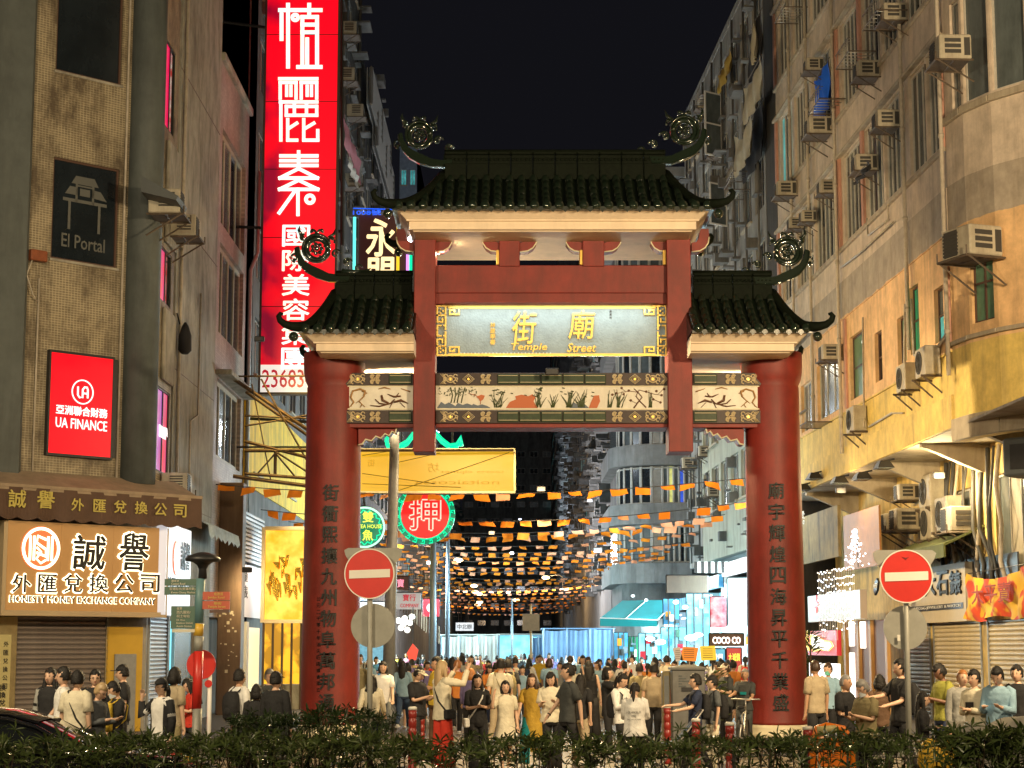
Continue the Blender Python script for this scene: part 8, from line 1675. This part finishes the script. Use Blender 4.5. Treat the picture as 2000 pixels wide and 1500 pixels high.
for i in range(n + 1):
    u = i / n; zt = .94 + .14 * u; 
    for j in range(9):
        w_ = j / 8; y_ = -.02 + .7 * max(0, (w_ - .45)) / .55; z = zt - (.45 - w_) * 1.1 if w_ < .45 else zt + .03 * math.sin(u * 9); v.append((W * u - (.25 * (.45 - w_) if w_ < .45 and i == 0 else 0), y_ + (.04 * math.sin(u * 22) if w_ < .45 else 0), z - .03 * math.sin(u * 12 + w_ * 3)))
q.add(v, [(i * 9 + j, (i + 1) * 9 + j, (i + 1) * 9 + j + 1, i * 9 + j + 1) for i in range(n) for j in range(8)], True); q.build('cloth', mat('grey_tarp_cloth', (.20, .19, .17), .8, var=.15, vscale=3), t)
for x_ in (.1, W - .1): P_box(t, 'leg', M_pipe, x_, x_ + .04, .1, .14, -.0, .8)
P_box(t, 'storage_box', M_wh, .2, .8, .1, .5, .1, .5, .02)
t = thing('yellow_bag', 'crumpled yellow bag on the ground left of the covered table', 'bag', (P(1830, 1440, 24.9).x, 24.9, 0)); q = MB(); q.loft([[(x_ * w_, y_ * w_ * .6, z) for x_, y_ in ((-1, -1), (0, -1.2), (1, -1), (1.1, 0), (1, 1), (0, 1.1), (-1, 1), (-1.1, 0))] for z, w_ in ((.3, .15), (.5, .24), (.72, .22), (.82, .12))], True, True); q.build('bag_body', mat('yellow_bag', (.70, .42, .03), .6, var=.1), t)
# ------------------------------------------------------------------ hedge
def rosette(q, p, d, n, L, rr, wd=.17):
    d = d.normalized(); s = d.orthogonal().normalized(); a0 = rr.uniform(0, 6.28)
    for i in range(n):
        a = a0 + i * 2.4; sd = s * math.cos(a) + d.cross(s) * math.sin(a); up = rr.uniform(.15, 1.1); ld = (sd + d * up).normalized(); l_ = L * rr.uniform(.7, 1.2); w_ = l_ * wd / 2; b = ld.cross(d); b = b.normalized() * w_ if b.length > .05 else sd.orthogonal().normalized() * w_; nr = b.cross(ld).normalized()
        m1, m2, tip = p + ld * l_ * .35, p + ld * l_ * .72 - nr * l_ * .02 - U((0, 0, l_ * .05)), p + ld * l_ - U((0, 0, l_ * .18)); dn = nr * w_ * .45
        q.add([p, m1 + b + dn, m1, m1 - b + dn, m2 + b * .7 + dn * .5, m2, m2 - b * .7 + dn * .5, tip], [(0, 1, 2), (0, 2, 3), (1, 4, 5, 2), (2, 5, 6, 3), (4, 7, 5), (5, 7, 6)])
def hedge(name, label, x0, x1, y0, y1, ztop, dens, m, sd, zlow=.05, L=.15, near=0, gapf=None):
    rr = random.Random(sd); t = thing(name, label, 'hedge', ((x0 + x1) / 2, (y0 + y1) / 2, 0)); cx, cy = (x0 + x1) / 2, (y0 + y1) / 2
    q = MB(); st = MB(); N_ = int((x1 - x0) * (y1 - y0) * dens)
    def zt(x, y): return ztop + .10 * noise.noise(U((x * .9, y, sd))) + .07 * noise.noise(U((x * 3.1, y * 2, sd + 5)))
    for i in range(N_):
        x = rr.uniform(x0, x1); y = rr.uniform(y0, y1); top = zt(x, y); u = rr.random(); z = zlow + (top - zlow) * (1 - u * u * .9); sh = rr.random()
        if gapf and z < top - .12 and rr.random() < gapf(x): continue
        rosette(q, U((x - cx, y - cy, z)), U((rr.gauss(0, .4), rr.gauss(-.25, .4), 1)), rr.randint(5, 8), L * rr.uniform(.75, 1.15), rr)
        if i % 7 == 0: st.tube([(x - cx + rr.uniform(-.2, .2), y - cy + rr.uniform(-.1, .1), 0), (x - cx + rr.uniform(-.08, .08), y - cy, z * .5), (x - cx, y - cy, z)], [.014, .010, .005], 4, False)
    q.build('foliage', m, t, kind='stuff'); st.build('twigs', M_twig, t, kind='stuff')
    vs = []
    for k in range(6): v_ = MB(); rosette(v_, U((0, 0, 0)), U((rr.gauss(0, .3), rr.gauss(-.2, .3), 1)), 7, L * 1.1, random.Random(k)); v_.tube([(0, 0, -.25), (.01, 0, -.1), (0, 0, 0)], .004, 4, False); vs.append(v_.mesh('sprig', m))
    for k in range(near):
        x = rr.uniform(x0, x1); y = y0 + (y1 - y0) * rr.random() ** 1.6; link('sprig', rr.choice(vs), t, loc=(x - cx, y - cy, zt(x, y) + rr.uniform(-.10, .10)), rot=(rr.gauss(0, .35), rr.gauss(0, .35), rr.uniform(0, 6.28)), scale=[rr.uniform(.75, 1.2)] * 3)
    return t
hedge('hedge', 'long clipped leafy hedge along the bottom of the view', -6.4, 6.6, 19.3, 21.3, .98, 88, M_leaf, 1, zlow=.30, near=295, gapf=lambda x: .35 if abs(x - .3) < 1.5 else (.5 if x > 3 else .15))
hedge('shrub', 'denser dark shrub standing behind the hedge at the foot of the left pillar', P(445, 1400, 22.4).x, P(775, 1400, 22.4).x, 21.7, 22.9, 1.17, 190, M_leafd, 2, zlow=.1, L=.13, near=60)
hedge('shrub', 'loose leggy shrub with long leaves at the lower right corner', P(1830, 1450, 20.5).x, P(2030, 1450, 20.5).x, 19.4, 20.8, 1.10, 90, M_leaf, 4, zlow=.4, L=.2, near=30)
# ------------------------------------------------------------------ cars
M_car = mat('car_black_paint', (.012, .012, .014), .12, .0, spec=.6, coat=1.0); M_chrome = mat('car_trim_chrome', (.75, .72, .66), .12, 1.0); M_cglass = mat('car_glass', (.015, .018, .02), .05, spec=.7, coat=.5); M_tyre = mat('tyre_rubber', (.02, .02, .02), .8)
def car(label, x, y, z, rot, roofz, L_=4.5, Wd=1.8):
    t = thing('parked_car' if False else 'car', label, 'car', (x, y, z), rot); k = roofz
    def sec(px, zb, zt, w0, w1): 
        n = []; 
        for a, b_ in ((-1, 0), (-1.0, .45), (-.97, .75), (-.85, .95), (-.5, 1.0), (.5, 1.0), (.85, .95), (.97, .75), (1, .45), (1, 0)): n.append((px, a * (w0 if b_ < .6 else w1) / 2, zb + (zt - zb) * b_))
        return n
    q = MB(); H_ = k
    q.loft([sec(L_ * u, .18 if .05 < u < .95 else .3, H_ * zt, Wd * w0, Wd * w1) for u, zt, w0, w1 in ((-.5, .42, .78, .7), (-.48, .52, .9, .82), (-.40, .62, .98, .9), (-.2, .66, 1, .93), (0, .67, 1, .94), (.25, .67, 1, .94), (.36, .665, 1, .92), (.46, .62, .94, .85), (.5, .5, .8, .75))], True, True); q.build('body', M_car, t)
    cab = [(-.20, .655, .90, .84), (-.16, .72, .88, .80), (-.06, .90, .86, .72), (.02, .975, .85, .68), (.12, 1.0, .85, .66), (.24, .97, .85, .66), (.33, .86, .85, .72), (.41, .70, .86, .80), (.43, .65, .86, .84)]
    q = MB(); q.loft([[(L_ * u, a * Wd / 2 * (w0 if b_ < .5 else w1), H_ * (.63 + (zt - .63) * b_)) for a, b_ in ((-1, 0), (-.99, .35), (-.97, .8), (-.82, .96), (0, 1), (.82, .96), (.97, .8), (.99, .35), (1, 0))] for u, zt, w0, w1 in cab], True, True); q.build('greenhouse', M_cglass, t)
    q = MB(); q.loft([[(L_ * u, a * Wd / 2 * w1, H_ * (.63 + (zt - .63) * b_) + .012) for a, b_ in ((-.92, .90), (-.8, .97), (0, 1.01), (.8, .97), (.92, .90))] for u, zt, w0, w1 in cab[2:7]], False, True, False); q.build('roof', M_car, t)
    for s in (-1, 1):
        q = MB(); q.tube([(L_ * u, s * Wd / 2 * (w1 + .03), H_ * (.63 + (zt - .63) * .86)) for u, zt, w0, w1 in cab[:9]], .022, 6); q.build('window_trim', M_chrome, t)
        q = MB(); q.tube([(L_ * u, s * Wd / 2 * .935, H_ * .66) for u in (-.3, -.1, .1, .3, .42)], .014, 5); q.build('waist_trim', M_chrome, t)
        for u in (-.31, .31):
            q = MB(); q.lathe(0, 0, [(.2, -.1), (.31, -.1), (.325, -.06), (.325, .06), (.31, .1), (.2, .1)], 24); w = q.build('wheel', M_tyre, t, loc=(L_ * u, s * (Wd / 2 - .10), .325)); w.rotation_euler = (R(90), 0, 0); q = MB(); q.lathe(0, 0, [(.2, -.08), (.05, -.1), (.05, .1), (.2, .08)], 12); q.build('rim', M_chrome, w)
        q = MB(); q.ball((-L_ * .485, s * .62, H_ * .46), .09, 10, 6, (.5, 1.6, .7)); q.build('headlight', M_wh, t); q = MB(); q.ball((L_ * .49, s * .62, H_ * .48), .09, 10, 6, (.4, 1.5, .7)); q.build('tail_light', M_signred, t); q = MB(); q.ball((-L_ * .13, s * (Wd / 2 + .08), H_ * .68), .08, 10, 6, (.7, 1.2, .7)); q.build('mirror', M_car, t)
    return t
xc = P(95, 1440, 22.7).x
car('glossy black low car behind the hedge at the lower left corner', P(170, 1440, 22.7).x - .72, 22.75, -.15, R(180), 1.44, 4.4)
car('dark car whose roof edge just shows at the lower right corner', 3.6, 8.4, -.15, R(0), 1.66, 4.7)
# ------------------------------------------------------------------ road lamps, gate lights and lamps added for brightness
M_lampface = emit('roadlight_lens', (1, .80, .5), 8)
def roadlight(label, x, y, z, aim, power, col=(1, .76, .46), size=.5, angle=150, spot=True):
    t = thing('road_lamp', label, 'street lamp', (x, y, 0), 0, 'tall road lamps along the wide road'); d = (Vector(aim) - Vector((x, y, z))); hd = Vector((d.x, d.y, 0)).normalized()
    q = MB(); q.tube([(0, 0, -.15), (0, 0, z - 1), (hd.x * .3, hd.y * .3, z - .1), (hd.x * 1.1, hd.y * 1.1, z + .12)], [.13, .09, .06, .05], 8); q.build('pole', M_grey, t)
    q = MB(); q.ball((hd.x * 1.5, hd.y * 1.5, z + .16), .35, 12, 6, (1, 1, .28)); q.build('lamp_head', M_grey, t)
    q = MB(); q.box(hd.x * 1.5 - .2, hd.x * 1.5 + .2, hd.y * 1.5 - .2, hd.y * 1.5 + .2, z + .03, z + .06); q.build('lens', M_lampface, t)
    l = bpy.data.lights.new('road_lamp_light', 'SPOT'); l.energy = power; l.color = col; l.shadow_soft_size = size; l.spot_size = R(angle); l.spot_blend = .7
    o = link('road_lamp_light', l, t, loc=(hd.x * 1.5, hd.y * 1.5, z - .05)); o.rotation_euler = (Vector((d.x, d.y, d.z))).to_track_quat('-Z', 'Y').to_euler()
    return t
roadlight('tall road lamp on the near left side of the wide road', -11, 17, 10.5, (-9, 46, 8), 9500, (1, .80, .50))
roadlight('tall road lamp on the near right side of the wide road', 11.5, 19, 10.5, (11, 48, 9.5), 21000, (1, .74, .42))
roadlight('tall road lamp on the median behind the camera', .5, -3, 11, (0, 42, 5), 13000, (1, .78, .48), .5, 100)
# strip light above the name plaque and the small floodlights on the gateway
l = bpy.data.lights.new('plaque_strip_light', 'AREA'); l.shape = 'RECTANGLE'; l.size = 4.6; l.size_y = .05; l.energy = 32; l.color = (.80, .96, 1)
o = link('plaque_strip_light', l, gate, loc=(gX(1078, 596), -.12, gZ(595) - .02)); o.rotation_euler = (R(28), 0, 0)
q = MB(); q.box(gX(870, 594, 0), gX(1286, 594, 0), -.17, -.08, gZ(594) - .0, gZ(594) + .04); q.build('strip_housing', M_red, gate)
M_spot = emit('floodlight_lens', (1, .86, .5), 14); M_spotw = emit('floodlight_lens_white', (.9, .95, 1), 9)
for px, py, m, e, colr in ((856, 491, M_spot, 45, (1, .8, .45)), (802, 467, M_spotw, 30, (.9, .95, 1))):
    x, z = g(px, py, .4); q = MB(); q.ball((x, .4, z), .07, 10, 7); fo = q.build('floodlight', m, gate)
    l = bpy.data.lights.new('gate_floodlight', 'POINT'); l.energy = e; l.color = colr; l.shadow_soft_size = .08; link('gate_floodlight', l, gate, loc=(x + .1, .25, z - .05))
def gl(x, y, z, e, col, size=.3, aim=None, ang=120, nm='fill_lamp', lab=None):
    """small lamp head with its light, mostly added to brighten fronts and crowd"""
    t = thing(nm, lab, 'lamp', (x, y, z)); q = MB(); q.bevbox(-.15, .15, -.06, .06, -.08, .08, .02); q.build('housing', M_black, t)
    l = bpy.data.lights.new(nm + '_light', 'SPOT' if aim else 'POINT'); l.energy = e; l.color = col; l.shadow_soft_size = size
    o = link(nm + '_light', l, t, loc=(0, -.15 if not aim else 0, -.12))
    if aim: l.spot_size = R(ang); l.spot_blend = .6; o.rotation_euler = (Vector(aim) - Vector((x, y, z))).to_track_quat('-Z', 'Y').to_euler(); d = (Vector(aim) - Vector((x, y, z))).normalized(); o.location = d * .22
    return t
gl(-7.6, 55.5, 11.2, 1300, (1, .68, .18), .3, (-4, 57.5, 8), 130, lab='flood lamp added above the yellow board to brighten it')  # added to brighten the yellow board and the wall beside it
gl(-7.9, 56, 4.3, 500, (1, .75, .35), .4, (-6, 60, 2), 150, lab='small lamp over the goldsmith shop doors')
gl(8.3, 64, 6.9, 160, (.8, .93, 1), .4, lab='cool white lamp under the overhang by the cyan lit shops')
gl(3.2, 70, 5.6, 1100, (.7, .93, 1), .5, lab='added cool lamp over the crowd')  # added for more cyan light on the crowd
gl(-3.5, 80, 5.6, 1300, (.7, .9, 1), .5, lab='added cool lamp over the left row of stalls')  # helper lamp, brightens the left stalls
gl(0, 47.5, 8.2, 450, (1, .72, .36), .5, lab='warm lamp hung behind the gateway beam')
gl(9.7, 55, 6.6, 130, (1, .72, .36), .3, lab='warm lamp under the slab above the jewellery shop'); gl(11, 48, 6.4, 560, (1, .76, .4), .3, lab='warm lamp under the slab above the right shutters')
gl(3.5, 84, 15.5, 1500, (1, .92, .75), .5, lab='added white lamp before the grey tenement above the flags')  # placed before the far facade only to lighten it
gl(-4.2, 104, 14, 2200, (.8, .9, 1), .5, lab='added white lamp before the left terrace above the flags')  # added so the dark terrace gets some light
gl(4.0, 96, 9.5, 500, (.9, .92, .95), .5, lab='added white lamp before the rounded building at the side street')  # helper lamp that brightens the rounded block's front
gl(-4.0, 43.9, 8.3, 15500, (1, .74, .40), .3, (11, 53, 14.8), 125, lab='added flood lamp hidden behind the left pillar top')  # added out of view to light the right corner block
gl(6.1, 43.9, 8.3, 900, (1, .82, .55), .3, (-9, 53, 10), 120, lab='added flood lamp hidden behind the right pillar top')  # unseen counterpart, added to light the left building
gl(.9, 41.6, 8.15, 6000, (1, .72, .34), .3, (.5, 33, 0), 130, lab='small added lamp under the tie beam shining down on the crowd')  # put in to give the front crowd warm light
gl(0, 140, 9, 13000, (.85, .85, .9), .6, lab='added far lamp over the end of the street')  # added to lift the dark far end
gl(1, 64, 7.4, 550, (1, .68, .34), .5, lab='added warm lamp among the flags'); gl(-1, 92, 7.6, 900, (1, .68, .34), .5, lab='second added warm lamp deeper among the flags')  # both lamps added to make the orange flags brighter
gl(1, 235, 18, 8000, (.75, .85, 1), .8, lab='added very far cool lamp at the end of the street')  # added ambient light for the far terrace and towers
